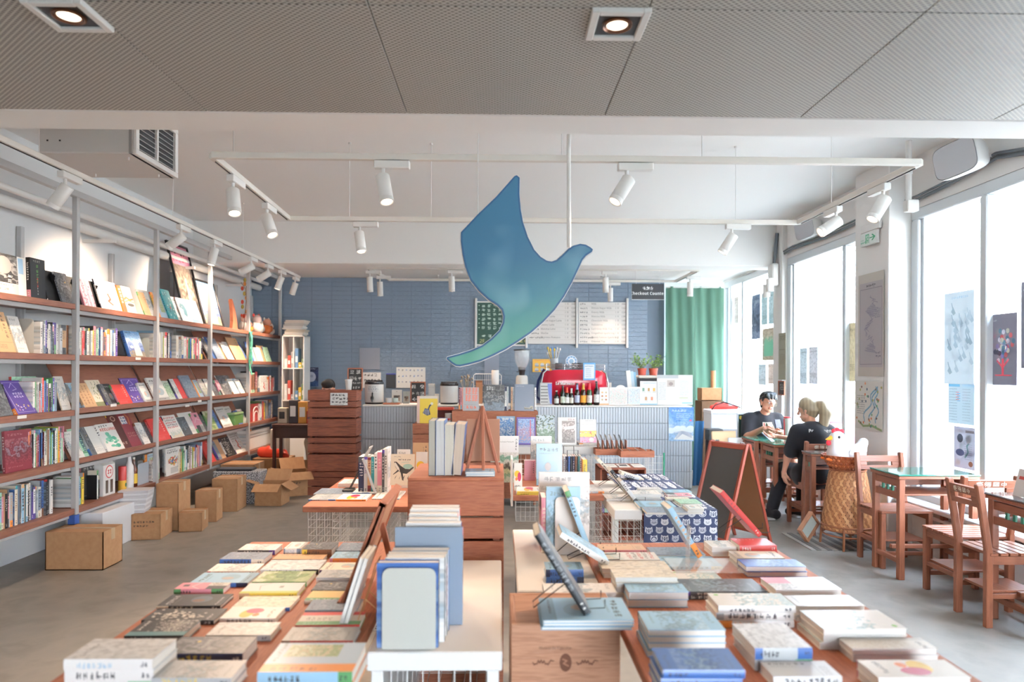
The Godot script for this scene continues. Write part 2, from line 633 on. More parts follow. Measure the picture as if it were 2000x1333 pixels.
func build_lamps():
	var hs:=[Vector2(-1.5,3.87),Vector2(0.35,3.87),Vector2(1.15,3.87),Vector2(-1.2,5.47),Vector2(-0.55,5.47),Vector2(1.9,5.47),Vector2(2.4,4.9)]
	track("lighting_track","white rectangular ceiling track hanging in front of the blue bird",[Vector2(-1.62,3.87),Vector2(2.41,3.87),Vector2(2.41,5.47),Vector2(-1.68,5.47)],true,2.7,hs,3.31)
	track("lighting_track","smaller white rectangular ceiling track hanging above the drinks counter",[Vector2(-1.72,8.9),Vector2(2.6,8.9),Vector2(2.6,10.05),Vector2(-1.62,10.05)],true,2.82,[Vector2(-1.7,8.9),Vector2(0.4,8.9),Vector2(2.55,8.9),Vector2(-0.9,10.05),Vector2(1.5,10.05)],2.89)
	track("lighting_track","long straight white ceiling track running above the left bookshelves",[Vector2(-2.8,2.6),Vector2(-2.8,9.6)],false,2.785,[Vector2(-2.8,4.2),Vector2(-2.8,5.9),Vector2(-2.8,7.5),Vector2(-2.8,8.9)],3.31)
	var g:="spotlights on the bird's rectangular track"
	var lx:=V(1,0,0)
	var lz:=V(0,0,-1)
	spot("white track spotlight on the front bar, left of the bird's wing tip",V(-0.66,2.682,-3.87),lx,V(0.22,-1,0.3),0.35,g)
	spot("white track spotlight on the front bar, right of the bird's wing tip",V(0.72,2.682,-3.87),lx,V(-0.5,-0.8,0.2),0.35,g)
	spot("lit white spotlight at the front left corner of the bird's track",V(-1.63,2.682,-4.2),lz,V(0.22,-1,0.35),1.0,g)
	spot("lit white spotlight, second along the left bar of the bird's track",V(-1.66,2.682,-4.9),lz,V(0.45,-1,0.35),1.0,g)
	spot("white spotlight on the rear bar left of the bird",V(-1.12,2.682,-5.47),lx,V(0.18,-1,0.25),0.35,g)
	spot("white spotlight on the rear bar, right of the bird's head",V(1.86,2.682,-5.44),lx,V(-0.5,-0.8,-0.1),0.35,g)
	spot("white spotlight nearest the window speaker on the track's right bar",V(2.41,2.682,-4.25),lz,V(-0.5,-0.75,0.1),0.35,g)
	spot("white spotlight beside the exit sign on the track's right bar",V(2.41,2.682,-4.85),lz,V(-0.95,-0.6,0.05),0.35,g)
	g="spotlights on the counter's rectangular track"
	var k:=0
	for q in [[722,537,9.0,0.6],[742,545,9.5,0.6],[882,528,8.9,1],[1183,528,8.9,1],[1192,550,10.05,0.15],[1348,530,9.3,0.6]]:
		var p:=at_d(q[0],q[1],q[2])
		p.y=2.802
		var nm:String=["leftmost small spotlight of the counter track, before the blue tiles","small spotlight second from the left on the counter track","small spotlight left of the bird's body on the counter track","small spotlight above the menu board, taller of the pair","small spotlight above the menu board, lower of the pair","small spotlight in front of the green curtain"][k]
		spot(nm,p,lx,V(0.03,-1,-0.12),q[3]*0.8,g,0.2,0.04)
		k+=1
	g="spotlights on the bookshelf track"
	k=0
	for q in [[4.45,-0.5,-0.75,0.05],[6.05,-0.8,-0.62,0.0],[6.75,-0.15,-0.95,0.15],[7.75,-0.9,-0.5,0.05],[8.3,-0.85,-0.55,0.05],[8.8,-0.3,-0.9,0.1],[9.4,-0.3,-0.95,0.0]]:
		var nm:String=["nearest spotlight of the bookshelf track, at the photo's left edge","spotlight of the bookshelf track second from the near end","upright spotlight above the tall framed poster on the shelf","spotlight fourth from the near end of the bookshelf track","spotlight fifth from the near end of the bookshelf track","spotlight sixth from the near end, over the toy end of the shelf","farthest spotlight of the bookshelf track, before the blue tiles"][k]
		spot(nm,V(-2.8,2.767,-q[0]),lz,V(q[1],q[2],q[3]),[0.5,0.8,0.35,0.8,0.8,1.2,1.0][k],g)
		k+=1
	k=0
	for p in [V(-1.40,2.65,-2.24),V(0.385,2.65,-2.25)]:
		var t:=thing("downlight",["square recessed downlight at the upper left of the metal ceiling","square recessed downlight right of the middle of the metal ceiling"][k],"downlight",p,0.0,"square ceiling downlights")
		var m:=Mb.new()
		for s in [-1.0,1.0]:
			m.box(V(s*0.082,-0.006,0),V(0.026,0.02,0.19),0.003)
			m.box(V(0,-0.006,s*0.082),V(0.138,0.02,0.026),0.003)
		put("frame",m,M.white_metal,t)
		m=Mb.new()
		m.box(V(0,-0.004,0),V(0.14,0.006,0.14))
		put("recess",m,M.black_plastic,t)
		m=Mb.new()
		m.lathe([Vector2(0.050,-0.007),Vector2(0.050,-0.013),Vector2(0.046,-0.014),Vector2(0.042,-0.010)],24)
		m.lathe([Vector2(0.041,-0.007),Vector2(0.041,-0.011),Vector2(0.037,-0.012),Vector2(0.034,-0.008)],24)
		put("ring",m,mat("lamp_copper","6d4630",0.3,0.7),t)
		m=Mb.new()
		m.lathe([Vector2(0.0,-0.010),Vector2(0.034,-0.009),Vector2(0.034,-0.007)],24)
		put("bulb",m,M.lamp_glow,t)
		var l:=SpotLight3D.new()
		l.name="spot_light"
		l.light_color=Color(1.0,0.84,0.68)
		l.light_energy=0.4*LAMP_E
		l.light_size=0.04
		l.spot_angle=50.0
		l.spot_range=14.0
		l.spot_attenuation=2.0
		l.shadow_enabled=true
		t.add_child(l)
		l.position=V(0,-0.02,0)
		l.rotation_degrees.x=-90
		k+=1
const INK:={"w":["white","f1efea"],"c":["cream","e8ddc8"],"g":["grey","b4b7b8"],"d":["dark grey","55585c"],"k":["black","1d1e20"],"n":["navy","27304f"],"b":["blue","3f67a8"],"l":["light blue","9cc4dc"],"t":["teal","3f9aa0"],"e":["green","5f9a62"],"y":["yellow","e8c64a"],"o":["orange","e58a3a"],"r":["red","c23b36"],"p":["pink","d98f9c"],"v":["purple","5b4590"],"m":["maroon","7a2f38"],"u":["brown","85583c"],"s":["kraft brown","d0a67c"],"a":["mint","a7d3b4"],"f":["pale grey","d9dbdb"],"x":["blue grey","8795a6"]}
func ink(k:String)->Color:
	return Color.html(INK[k][1])
const STROKES:={
	"收":"12 16,16 36,41 49,61 54 46,55 95,85 76 49,55 79 99",
	"銀":"30 13,30 44,13 43,14 44,29 28,17 19,41 37,09 49,52 92 95 55 52,54 94,52 59,55 77 99,86 65",
	"台":"50 25 84,66 85,25 29 79 75 25",
	"建":"21 91,33 83 86 36,24 95,16 86,50 58,02 22 05 32 38,05 29 99",
	"德":"20 03,33 06,24 29,31 91,61 63,43 93 95 45 43,53 55,73 75,36 96,46 37,56 59 89 97,66 77,86 97",
	"國":"11 91 98 18 11,23 83,25 45 47 27 25,27 47,53 87,72 83,74 57",
	"中":"13 83 86 16 13,50 59",
	"點":"11 41 44 14 11,21 23,31 33,25 27,04 44,26 46,05 08,16 18,37 38,70 74,72 92,65 95 98 68 65",
	"餐":"20 03,31 04,51 91,72 55,50 94,50 05,50 95,35 75 77 37 35,36 76,37 39,57 89",
	"這":"11 22,03 22 15 27,08 39 99,60 61,41 92,53 83,54 84,55 95 97 47 45",
	"邊":"11 22,03 22 15 27,08 39 99,50 40 44 84 80 50,52 82,45 85,56 48,46 96,67 87 88",
	"垃":"13 43,20 27,08 47,61 62,52 92,54 56,83 76,48 98",
	"圾":"13 43,20 27,08 47,51 91 74 94 58,61 55 39,54 98",
	"回":"11 91 98 18 11,34 64 66 36 34",
	"小":"50 59 48,34 17,74 97",
	"請":"20 21,03 43,15 35,16 36,08 38 36 06 08,51 91,52 92,43 93,70 73,54 84 89,54 59,56 86,57 87",
	"向":"50 31,12 18,12 92 99 79,34 64 67 37 34",
	"先":"31 14,14 84,50 55,06 96,36 09,66 68 98",
	"大":"03 93,50 52 09,53 99"}
class Pt:
	var im:Image
	var o:=Vector2.ZERO
	var s:=Vector2.ONE
	var rg:=RandomNumberGenerator.new()
	var host
	func r(x:float,y:float,w:float,h:float,c:Color):
		var a:=Vector2i((o+Vector2(x,y)*s).round())
		var b:=Vector2i((o+Vector2(x+w,y+h)*s).round())
		a=a.clamp(Vector2i(o),Vector2i(o+s))
		b=b.clamp(Vector2i(o),Vector2i(o+s))
		if b.x==a.x and w>0 and b.x<int(o.x+s.x):b.x+=1
		if b.y==a.y and h>0 and b.y<int(o.y+s.y):b.y+=1
		if b.x>a.x and b.y>a.y:im.fill_rect(Rect2i(a,b-a),c)
	func e(cx:float,cy:float,rx:float,ry:float,c:Color):
		var n:=int(ry*s.y*2.0)+1
		for i in n:
			var t:=(i+0.5)/n*2.0-1.0
			var w:=rx*sqrt(maxf(0,1-t*t))
			r(cx-w,cy+t*ry,w*2,1.01/s.y,c)
	func poly(p:Array,c:Color):
		var y0:=9.0
		var y1:=-9.0
		for q in p:
			y0=minf(y0,q.y); y1=maxf(y1,q.y)
		var y:=y0+0.5/s.y
		while y<y1:
			var xs:=[]
			for i in p.size():
				var a:Vector2=p[i]
				var b:Vector2=p[(i+1) % p.size()]
				if (a.y<=y) !=(b.y<=y):xs.append(a.x+(y-a.y)/(b.y-a.y)*(b.x-a.x))
			xs.sort()
			for i in range(0,xs.size()-1,2):r(xs[i],y-0.5/s.y,xs[i+1]-xs[i],1.01/s.y,c)
			y+=1.0/s.y
	func ln(p:Array,w:float,c:Color):
		for i in p.size()-1:
			var a:Vector2=p[i]
			var b:Vector2=p[i+1]
			var n:=int(((b-a)*s).length()/maxf(0.7,w*s.x*0.4))+1
			for j in n+1:
				var q:=a.lerp(b,float(j)/n)
				r(q.x-w*0.5,q.y-w*0.5*s.x/s.y,w,w*s.x/s.y,c)
	func marks(x:float,y:float,sz:float,nx:int,ny:int,c:Color,gap:=1.25,gapy:=1.25):
		var sy:=sz*s.x/s.y
		for j in ny:
			for i in nx:
				var px:=x+i*sz*gap
				var py:=y+j*sy*gapy
				var lw:=sz*0.14
				for q in 3+rg.randi() % 2:
					var yy:=rg.randf()*0.86
					r(px+rg.randf()*sz*0.25,py+yy*sy,sz*rg.randf_range(0.5,0.95),lw*s.x/s.y,c)
				for q in 2:
					r(px+rg.randf()*sz*0.85,py+rg.randf()*0.3*sy,lw,sy*rg.randf_range(0.4,0.9),c)
	func cjk(t:String,x:float,y:float,sz:float,c:Color,vertical:=false,gap:=1.15,wt:=0.09):
		var sy:=sz*s.x/s.y
		for ch in t:
			if host.STROKES.has(ch):
				for st in host.STROKES[ch].split(","):
					var pts:=[]
					for q in st.split(" "):
						pts.append(Vector2(x+(int(q[0])+0.5)*0.1*sz,y+(int(q[1])+0.5)*0.1*sy))
					ln(pts,sz*wt,c)
			if vertical:y+=sy*gap
			else:x+=sz*gap
	func text(t:String,x:float,y:float,h:float,c:Color,bold:=false,serif:=false,centre:=false)->float:
		var wtot:=0.0
		var sc:=h*s.x/32.0
		for pass_ in ([0,1] if centre else [1]):
			var px:=o.x+x*s.x-(wtot*0.5 if pass_==1 and centre else 0.0)
			for ch in t:
				var g=host.glyph(ch,bold,serif)
				if pass_==1 and g.im:
					var w:=maxi(1,int(round(g.size.x*sc)))
					var hh:=maxi(1,int(round(g.size.y*sc)))
					var k:Image=g.im.duplicate()
					k.resize(w,hh,Image.INTERPOLATE_LANCZOS if sc>0.7 else Image.INTERPOLATE_TRILINEAR)
					for yy in hh:
						for xx in w:
							var al:=k.get_pixel(xx,yy).a
							if al>0.02:
								var q:=Vector2i(int(px+g.off.x*sc)+xx,int(o.y+y*s.y+(25.0+g.off.y)*sc)+yy)
								if q.x>=int(o.x) and q.y>=int(o.y) and q.x<int(o.x+s.x) and q.y<int(o.y+s.y):
									im.set_pixelv(q,im.get_pixelv(q).lerp(c,al))
				px+=g.adv*sc
				if pass_==0:wtot+=g.adv*sc
		return wtot
	func scene(x:float,y:float,w:float,h:float,cols:Array,rough:=0.12,fq:=3.0):
		var fn:=FastNoiseLite.new()
		fn.seed=rg.randi()
		fn.frequency=fq/100.0
		fn.fractal_octaves=3
		var nx:=int(w*s.x/2.0)
		var ny:=int(h*s.y/2.0)
		for j in ny:
			for i in nx:
				var q:=(float(j)/ny+fn.get_noise_2d(i*1.6,j*1.6)*rough*2.0)*cols.size()
				var a:=clampi(int(q),0,cols.size()-1)
				var f:Color=cols[a]
				f=f.lerp(cols[mini(a+1,cols.size()-1)],clampf((q-a-0.6)*2.5,0,1))
				f=f.lightened(clampf(fn.get_noise_2d(i*5.0+900,j*5.0)*0.25,0,1)).darkened(clampf(-fn.get_noise_2d(i*5.0+900,j*5.0)*0.25,0,1))
				r(x+w*i/nx,y+h*j/ny,w/nx,h/ny,f)
var glyphs:={}
func glyph(ch:String,bold:bool,serif:bool):
	var key:=ch+str(bold)+str(serif)
	if glyphs.has(key):return glyphs[key]
	var fid:="font "+str(bold)+str(serif)
	if not glyphs.has(fid):
		var f:=SystemFont.new()
		f.font_names=PackedStringArray(["Droid Serif" if serif else "Droid Sans"])
		f.font_weight=700 if bold else 400
		glyphs[fid]=f
	var rid:RID=glyphs[fid].get_rids()[0]
	var ts:=TextServerManager.get_primary_interface()
	var sz:=Vector2i(32,0)
	var g:=ts.font_get_glyph_index(rid,32,ch.unicode_at(0),0)
	ts.font_render_glyph(rid,sz,g)
	var d:={"im":null,"size":ts.font_get_glyph_size(rid,sz,g),"off":ts.font_get_glyph_offset(rid,sz,g),"adv":ts.font_get_glyph_advance(rid,32,g).x}
	var rc:=ts.font_get_glyph_uv_rect(rid,sz,g)
	var ti:=ts.font_get_glyph_texture_idx(rid,sz,g)
	if rc.size.x>0.5 and ti>=0:
		var full:=ts.font_get_texture_image(rid,sz,ti)
		var im:=full.get_region(Rect2i(rc))
		im.convert(Image.FORMAT_RGBA8)
		d.im=im
	glyphs[key]=d
	return d
func pen(im:Image,x:float,y:float,w:float,h:float,sd:=1)->Pt:
	var p:=Pt.new()
	p.im=im
	p.o=Vector2(x,y)
	p.s=Vector2(w,h)
	p.rg.seed=sd
	p.host=self
	return p
const CW:=204
const CH:=292
const SW:=24
const SH:=256
var spine_of:={}
func cover_uv(i:int)->Rect2:
	return Rect2(((i % 10)*CW+1)/2048.0,((i/10)*CH+1)/2048.0,(CW-2)/2048.0,(CH-2)/2048.0)
func spine_uv(i:int)->Rect2:
	return Rect2(((i % 85)*SW+1)/2048.0,((i/85)*SH+1)/1024.0,(SW-2)/2048.0,(SH-2)/1024.0)
const COVERS:=["c0","wG","gO","yB","dP","xQ","lA","vA","eT","wH","wC","wK","vF","aW","mL","cE","sI","bJ","aT","wN","wR","uS","dU","kV","pM","tX","wY","bZ","pZ","lD",
	"wa","xa","wb","lb","pc","kp","ke","we","fd","ci","wg","sd","wb","eh","fi","cb","wj","ai","df","wc","fk","wl","wb","ga","xd","em","xb","en","da","oo","ba","lb","wa","xa","ma","la","wd","rd","kb","pd"]
func paint_cover(p:Pt,i:int):
	var k:String=COVERS[i]
	var bg:=ink(k[0])
	var st:String=k[1]
	var dk:=Color("2b2b2e")
	if bg.get_luminance()<0.35:dk=Color("e9e6df")
	p.r(0,0,1,1,bg)
	match st:
		"0":
			p.marks(0.12,0.07,0.05,5,1,Color("9a958c"))
			p.marks(0.3,0.16,0.075,6,1,Color("5d5a55"))
			p.marks(0.45,0.25,0.045,6,1,Color("a5c8c0"))
			p.e(0.72,0.40,0.2,0.08,Color("a9cfc4"))
			var b:=Color("4a4744")
			p.poly([Vector2(0.14,0.25),Vector2(0.24,0.25),Vector2(0.42,0.38),Vector2(0.62,0.48),Vector2(0.8,0.49),Vector2(0.95,0.41),Vector2(0.98,0.44),Vector2(0.82,0.56),Vector2(0.68,0.64),Vector2(0.48,0.62),Vector2(0.32,0.55),Vector2(0.2,0.42)],b)
			p.poly([Vector2(0.15,0.3),Vector2(0.2,0.27),Vector2(0.36,0.45),Vector2(0.4,0.58),Vector2(0.3,0.52),Vector2(0.2,0.4)],Color("e9e4da"))
			p.poly([Vector2(0.32,0.5),Vector2(0.36,0.55),Vector2(0.14,0.66),Vector2(0.1,0.66)],b)
			p.poly([Vector2(0.42,0.58),Vector2(0.52,0.6),Vector2(0.56,0.86),Vector2(0.5,0.84)],b)
			for q in 4:p.poly([Vector2(0.2+q*0.17,0.74+0.04*(q % 2)),Vector2(0.27+q*0.17,0.68),Vector2(0.18+q*0.19,0.82)],Color("77736d"))
		"G":
			p.marks(0.08,0.12,0.035,18,1,Color("8a867c"),1.2)
			p.cjk("大先",0.88,0.06,0.07,Color("3c3c3a"),true)
			p.marks(0.88,0.16,0.06,1,3,Color("3c3c3a"))
			p.scene(0,0.36,1,0.64,[Color("e2ded2"),Color("7ea98a"),Color("dfe3d4"),Color("54503f"),Color("c9d0a0"),Color("8fb08c"),Color("d5ddc6")],0.05)
		"O":
			var o:=Color("e8694a")
			for q in 4:
				var cx:float=0.2+0.4*(q % 2)
				var cy:float=0.04+0.3*(q/2)
				for z in 4:p.ln([Vector2(cx,cy+z*0.07),Vector2(cx+0.32,cy+z*0.07+0.01*(z % 2))],0.035,o)
				p.ln([Vector2(cx+0.05,cy),Vector2(cx+0.05,cy+0.24)],0.035,o)
				p.ln([Vector2(cx+0.26,cy),Vector2(cx+0.2,cy+0.26)],0.035,o)
			p.marks(0.1,0.72,0.03,20,1,Color("77736d"),1.3)
			p.marks(0.2,0.78,0.18,3,1,o,1.4)
			p.r(0,0,0.04,1,o)
		"B":
			p.r(0,0,0.14,1,Color("f0cdbb")); p.r(0.14,0,0.86,0.1,Color("efe6d8"))
			var b:=Color("3d4466")
			p.poly([Vector2(0.28,0.62),Vector2(0.4,0.45),Vector2(0.6,0.5),Vector2(0.66,0.68),Vector2(0.5,0.72)],b)
			for q in 4:p.ln([Vector2(0.36+q*0.07,0.5),Vector2(0.33+q*0.08,0.68)],0.02,Color("f0ece0"))
			p.ln([Vector2(0.55,0.5),Vector2(0.62,0.36),Vector2(0.72,0.3)],0.06,b)
			p.e(0.72,0.28,0.07,0.05,Color("e9e2d0"))
			p.marks(0.72,0.78,0.08,2,2,Color("6a6480"))
		"P":
			p.scene(0,0,1,1,[Color("3b3a3a"),Color("6d6b69"),Color("2f2e2e"),Color("8b8a88"),Color("44474a"),Color("6f7880"),Color("798691")],0.18,2.0)
			p.marks(0.12,0.06,0.1,3,1,Color("e2e0dc"))
			p.marks(0.12,0.14,0.1,3,1,Color("e2e0dc"))
		"Q":
			p.r(0,0,1,1,Color("6e7686")); p.marks(0.1,0.06,0.04,8,1,Color("c6cad2")); p.r(0.6,0.85,0.3,0.08,Color("a09080"))
			p.scene(0.5,0.8,0.45,0.15,[Color("6e7686"),Color("b6a487"),Color("5b5547")],0.3)
		"A":
			p.scene(0.08,0.06,0.84,0.88,[Color("a9c2e6"),Color("5f7fb8"),Color("d6cfe2"),Color("8f86b8"),Color("d3a7a4"),Color("7e93c2")] if k[0] !="l" else [Color("e6eef4"),Color("6d9fd8"),Color("4a7fc0"),Color("e8eef2"),Color("7eaad6"),Color("3d6aa6")],0.25,4.0)
			if k[0]=="v":p.r(0.7,0.1,0.05,0.6,Color("b8435e"))
		"T":
			p.scene(0,0,1,1,[Color("cfdce2"),Color("b9cdd8"),Color("dfe6e4"),Color("8fa58c"),Color("6d8468"),Color("93a583")] if k[0]=="e" else [Color("dfe8dc"),Color("cfdfcb"),Color("8fb58e"),Color("b9d0b0"),Color("e2eadb")],0.2,4.0)
			for q in 60:p.e(p.rg.randf(),p.rg.randf_range(0,0.35) if q<40 else p.rg.randf(),0.04,0.02,Color("4b5a45") if k[0]=="e" else Color("8fae8a"))
		"H":
			p.marks(0.55,0.05,0.1,3,1,Color("c9a0a0"))
			p.scene(0.22,0.14,0.7,0.78,[Color("a08f86"),Color("f0e4df"),Color("8f8078"),Color("b3a79d"),Color("7d7068")],0.2,3.0)
			p.poly([Vector2(0.3,0.35),Vector2(0.9,0.3),Vector2(0.9,0.42),Vector2(0.4,0.45)],Color("f3e9e6"))
		"C":
			p.marks(0.3,0.05,0.04,10,1,Color("6d6a66"))
			for q in 5:p.r(0.08,0.15+q*0.07,0.84,0.012,Color("cfcac2"))
			p.r(0,0.5,1,0.26,Color("f2cf6b")); p.r(0,0.76,1,0.24,Color("eaa9c4"))
			for q in 30:p.e(p.rg.randf(),p.rg.randf_range(0.52,0.98),0.03,0.02,[Color("e86a4a"),Color("ffffff"),Color("8fb8e0"),Color("d65a8a")][q % 4])
			p.e(0.7,0.88,0.16,0.1,Color("fbf4f2"))
		"K":
			p.marks(0.1,0.05,0.11,4,1,Color("55524e"))
			p.text("KEELUNG",0.1,0.15,0.2,Color("c04a3a"),true)
			for q in 26:p.e(0.5+p.rg.randfn(0,0.13),0.62+p.rg.randfn(0,0.12),p.rg.randf_range(0.06,0.14),p.rg.randf_range(0.03,0.07),[Color("6cb59a"),Color("8cc9ae"),Color("4f9e86")][q % 3])
		"F":
			var w:=Color("e9e4f0")
			for q in [[0.08,0.06,0.84,0.008],[0.08,0.93,0.84,0.008]]:p.r(q[0],q[1],q[2],q[3],w)
			for q in [0.08,0.91]:p.r(q,0.06,0.012,0.88,w)
			p.ln([Vector2(0.3,0.22),Vector2(0.5,0.08),Vector2(0.62,0.26),Vector2(0.4,0.3)],0.015,w)
			p.marks(0.3,0.36,0.1,4,2,w)
			for q in 14:p.e(0.2+0.6*p.rg.randf(),0.7+0.18*p.rg.randf(),0.03,0.02,[w,Color("d9c06a"),Color("c98f9a")][q % 3])
		"W":
			var d:=Color("35556a")
			p.poly([Vector2(0.5,0.08),Vector2(0.56,0.3),Vector2(0.6,0.34),Vector2(0.6,0.8),Vector2(0.4,0.8),Vector2(0.4,0.34),Vector2(0.45,0.3)],d)
			for q in 7:p.r(0.36,0.36+q*0.065,0.28,0.014,Color("9ccfae"))
			p.r(0.2,0.8,0.6,0.03,d)
			for q in 8:p.e(0.1+q*0.11,0.84,0.08,0.04,Color("5f8f6a"))
			p.marks(0.43,0.4,0.13,1,4,Color("bfe0c6"))
		"L":
			p.r(0,0,0.45,1,Color("4f2520")); p.e(0.22,0.18,0.1,0.07,Color("c9b9a8")); p.e(0.22,0.18,0.07,0.05,Color("4f2520"))
			p.r(0.5,0.14,0.26,0.22,Color("e9e6e0")); p.marks(0.54,0.16,0.09,2,3,Color("3a5a88"))
			p.ln([Vector2(0.82,0.1),Vector2(0.9,0.2),Vector2(0.84,0.38)],0.05,Color("a86a3a"))
			p.marks(0.55,0.6,0.07,4,1,Color("a07a6a")); p.marks(0.55,0.68,0.07,5,1,Color("a07a6a")); p.marks(0.12,0.82,0.1,2,1,Color("c0a89a"))
		"E":
			p.r(0,0.82,1,0.18,Color("8f936a"))
			for q in 26:
				var a:=Vector2(p.rg.randf_range(0.15,0.85),p.rg.randf_range(0.08,0.76))
				p.ln([a,a+Vector2(p.rg.randf_range(-0.1,0.1),-0.06)],0.025,[Color("7c8552"),Color("a59a5a"),Color("5e6a48")][q % 3])
		"I":
			for q in 3:p.marks(0.16+q*0.27,0.08,0.13,1,7,Color("a06a48"),1.2,1.25)
		"J":
			p.scene(0,0,1,1,[Color("a9c9d8"),Color("6a9ec2"),Color("4a7ea8"),Color("35597f"),Color("2c4a6c")],0.12)
			p.e(0.6,0.4,0.06,0.04,Color("d4574a")); p.marks(0.1,0.68,0.08,6,1,Color("e0e6ea")); p.marks(0.1,0.85,0.05,8,2,Color("c0ccd4"))
		"N":
			p.marks(0.08,0.06,0.06,8,1,Color("4a4744")); p.marks(0.08,0.13,0.1,6,1,Color("4a4744"))
			for q in 90:
				var a:=p.rg.randf()*TAU
				var d:=sqrt(p.rg.randf())
				p.e(0.5+cos(a)*d*0.34,0.47+sin(a)*d*0.15,0.035,0.024,[Color("d94f3f"),Color("3f7fbf"),Color("e8b53a"),Color("4a9a5a"),Color("e07a3a"),Color("2f3f6a")][q % 6])
			p.r(0.5,0.58,0.08,0.1,Color("d98a3a")); p.r(0.3,0.72,0.5,0.22,Color("c9c8c4"))
		"R":
			for q in 4:p.marks(0.14,0.08+q*0.09,0.09,6,1,Color("8a6f62"),1.35)
			p.ln([Vector2(0.5,0.46),Vector2(0.56,0.62),Vector2(0.44,0.7),Vector2(0.6,0.8)],0.07,Color("d6452f"))
			for q in 10:p.r(p.rg.randf_range(0.1,0.85),p.rg.randf_range(0.4,0.9),0.05,0.03,Color("6d625a"))
		"S":
			p.r(0.3,0,0.7,1,Color("e9e3da")); p.ln([Vector2(0.3,0.5),Vector2(0.5,0.42),Vector2(0.7,0.5),Vector2(1,0.44)],0.09,Color("d06a4a"))
			p.ln([Vector2(0.3,0.6),Vector2(0.6,0.52),Vector2(1,0.58)],0.05,Color("d8b04a"))
			p.e(0.7,0.68,0.25,0.06,Color("55524e")); p.marks(0.07,0.1,0.14,1,5,Color("f0dcc8")); p.marks(0.4,0.8,0.06,6,2,Color("77726a"))
		"U":
			p.scene(0,0,0.78,0.72,[Color("4a4846"),Color("6f6c69"),Color("a5a29e"),Color("3a3836")],0.35,2.0)
			p.e(0.42,0.28,0.2,0.22,Color("a9a5a0")); p.poly([Vector2(0.15,0.72),Vector2(0.2,0.05),Vector2(0.3,0.02),Vector2(0.26,0.5)],Color("3a3735"))
			p.r(0,0.72,0.8,0.28,Color("d8d0c8")); p.r(0.78,0,0.22,1,Color("eceae6")); p.r(0.8,0.04,0.14,0.4,Color("9fc0dc"))
			p.marks(0.05,0.76,0.05,10,1,Color("8a857e")); p.marks(0.5,0.5,0.13,1,3,Color("e9e6e0")); p.marks(0.05,0.85,0.08,5,1,Color("8a857e"))
		"V":
			p.marks(0.4,0.14,0.14,1,4,Color("4f8a3a")); p.marks(0.42,0.48,0.1,1,3,Color("b5452f")); p.marks(0.2,0.04,0.1,4,1,Color("8a8880")); p.marks(0.44,0.72,0.08,1,3,Color("b0aea6"))
		"M":
			for q in 3:p.r(0.12+q*0.3,0,0.08,1,Color("f0d0d8"))
			for q in 30:p.r(p.rg.randf(),p.rg.randf(),0.08,0.04,[Color("6d3a58"),Color("b8426a"),Color("e9dfe2")][q % 3])
		"X":
			for q in 22:p.marks(p.rg.randf_range(0.05,0.8),p.rg.randf_range(0.03,0.9),0.14,1,1,[Color("2f6f74"),Color("d7e6e0")][q % 2])
			p.e(0.5,0.6,0.06,0.04,Color("b5453a"))
		"Y":
			p.poly([Vector2(0.1,0.4),Vector2(0.25,0.22),Vector2(0.6,0.25),Vector2(0.75,0.5),Vector2(0.6,0.8),Vector2(0.35,0.7),Vector2(0.4,0.5)],Color("5f8a9a"))
			p.e(0.35,0.38,0.03,0.02,Color("f0f0ee"))
		"Z":
			if k[0]=="b":
				p.scene(0,0,1,1,[Color("78a8d8"),Color("8fb4dc"),Color("b3c8e4"),Color("7f94c4"),Color("5a6ea0"),Color("8a8070")],0.1,2.0)
				p.poly([Vector2(0.55,0.3),Vector2(0.72,0.5),Vector2(0.8,0.95),Vector2(0.35,0.95),Vector2(0.4,0.55)],Color("e8dccb"))
				p.marks(0.08,0.05,0.07,4,1,Color("31405c")); p.e(0.25,0.62,0.1,0.05,Color("f3ead9"))
			else:
				p.r(0,0,1,0.26,Color("df8ea4")); p.marks(0.1,0.05,0.12,5,1,Color("4a3a40")); p.marks(0.1,0.14,0.12,4,1,Color("c4506a"))
				p.scene(0,0.26,1,0.74,[Color("6d6258"),Color("857a6c"),Color("554c44"),Color("7d7264")],0.3,2.0)
				p.poly([Vector2(0.5,0.45),Vector2(0.55,0.42),Vector2(0.62,0.7),Vector2(0.58,0.95),Vector2(0.48,0.8)],Color("cbbfae"))
		"D":
			p.scene(0,0,1,1,[Color("4a7fc4"),Color("5f93d2"),Color("8fb8e2"),Color("c4dcf0"),Color("9fc4e4")],0.08,1.5)
			p.cjk("大小先請回",0.12,0.08,0.1,Color("f4f7fa"))
			for q in 4:p.marks(0.3,0.2+q*0.05,0.035,14-q,1,Color("e9f0f7"))
			for q in 9:p.e(p.rg.randf(),0.62+0.1*p.rg.randf(),0.16,0.08,Color("e9f1f8"))
			p.poly([Vector2(0.2,0.95),Vector2(0.5,0.66),Vector2(0.68,0.7),Vector2(0.98,0.86),Vector2(0.98,0.97)],Color("f2f1ec"))
			for q in 7:p.ln([Vector2(0.3-q*0.015,0.93-q*0.03),Vector2(0.55,0.78-q*0.012),Vector2(0.92,0.9-q*0.022)],0.012,Color("8f9bb0"))
			p.poly([Vector2(0.8,0.42),Vector2(0.88,0.36),Vector2(0.93,0.42)],Color("d9607a"))
		_:
			paint_plain(p,st,bg,dk)
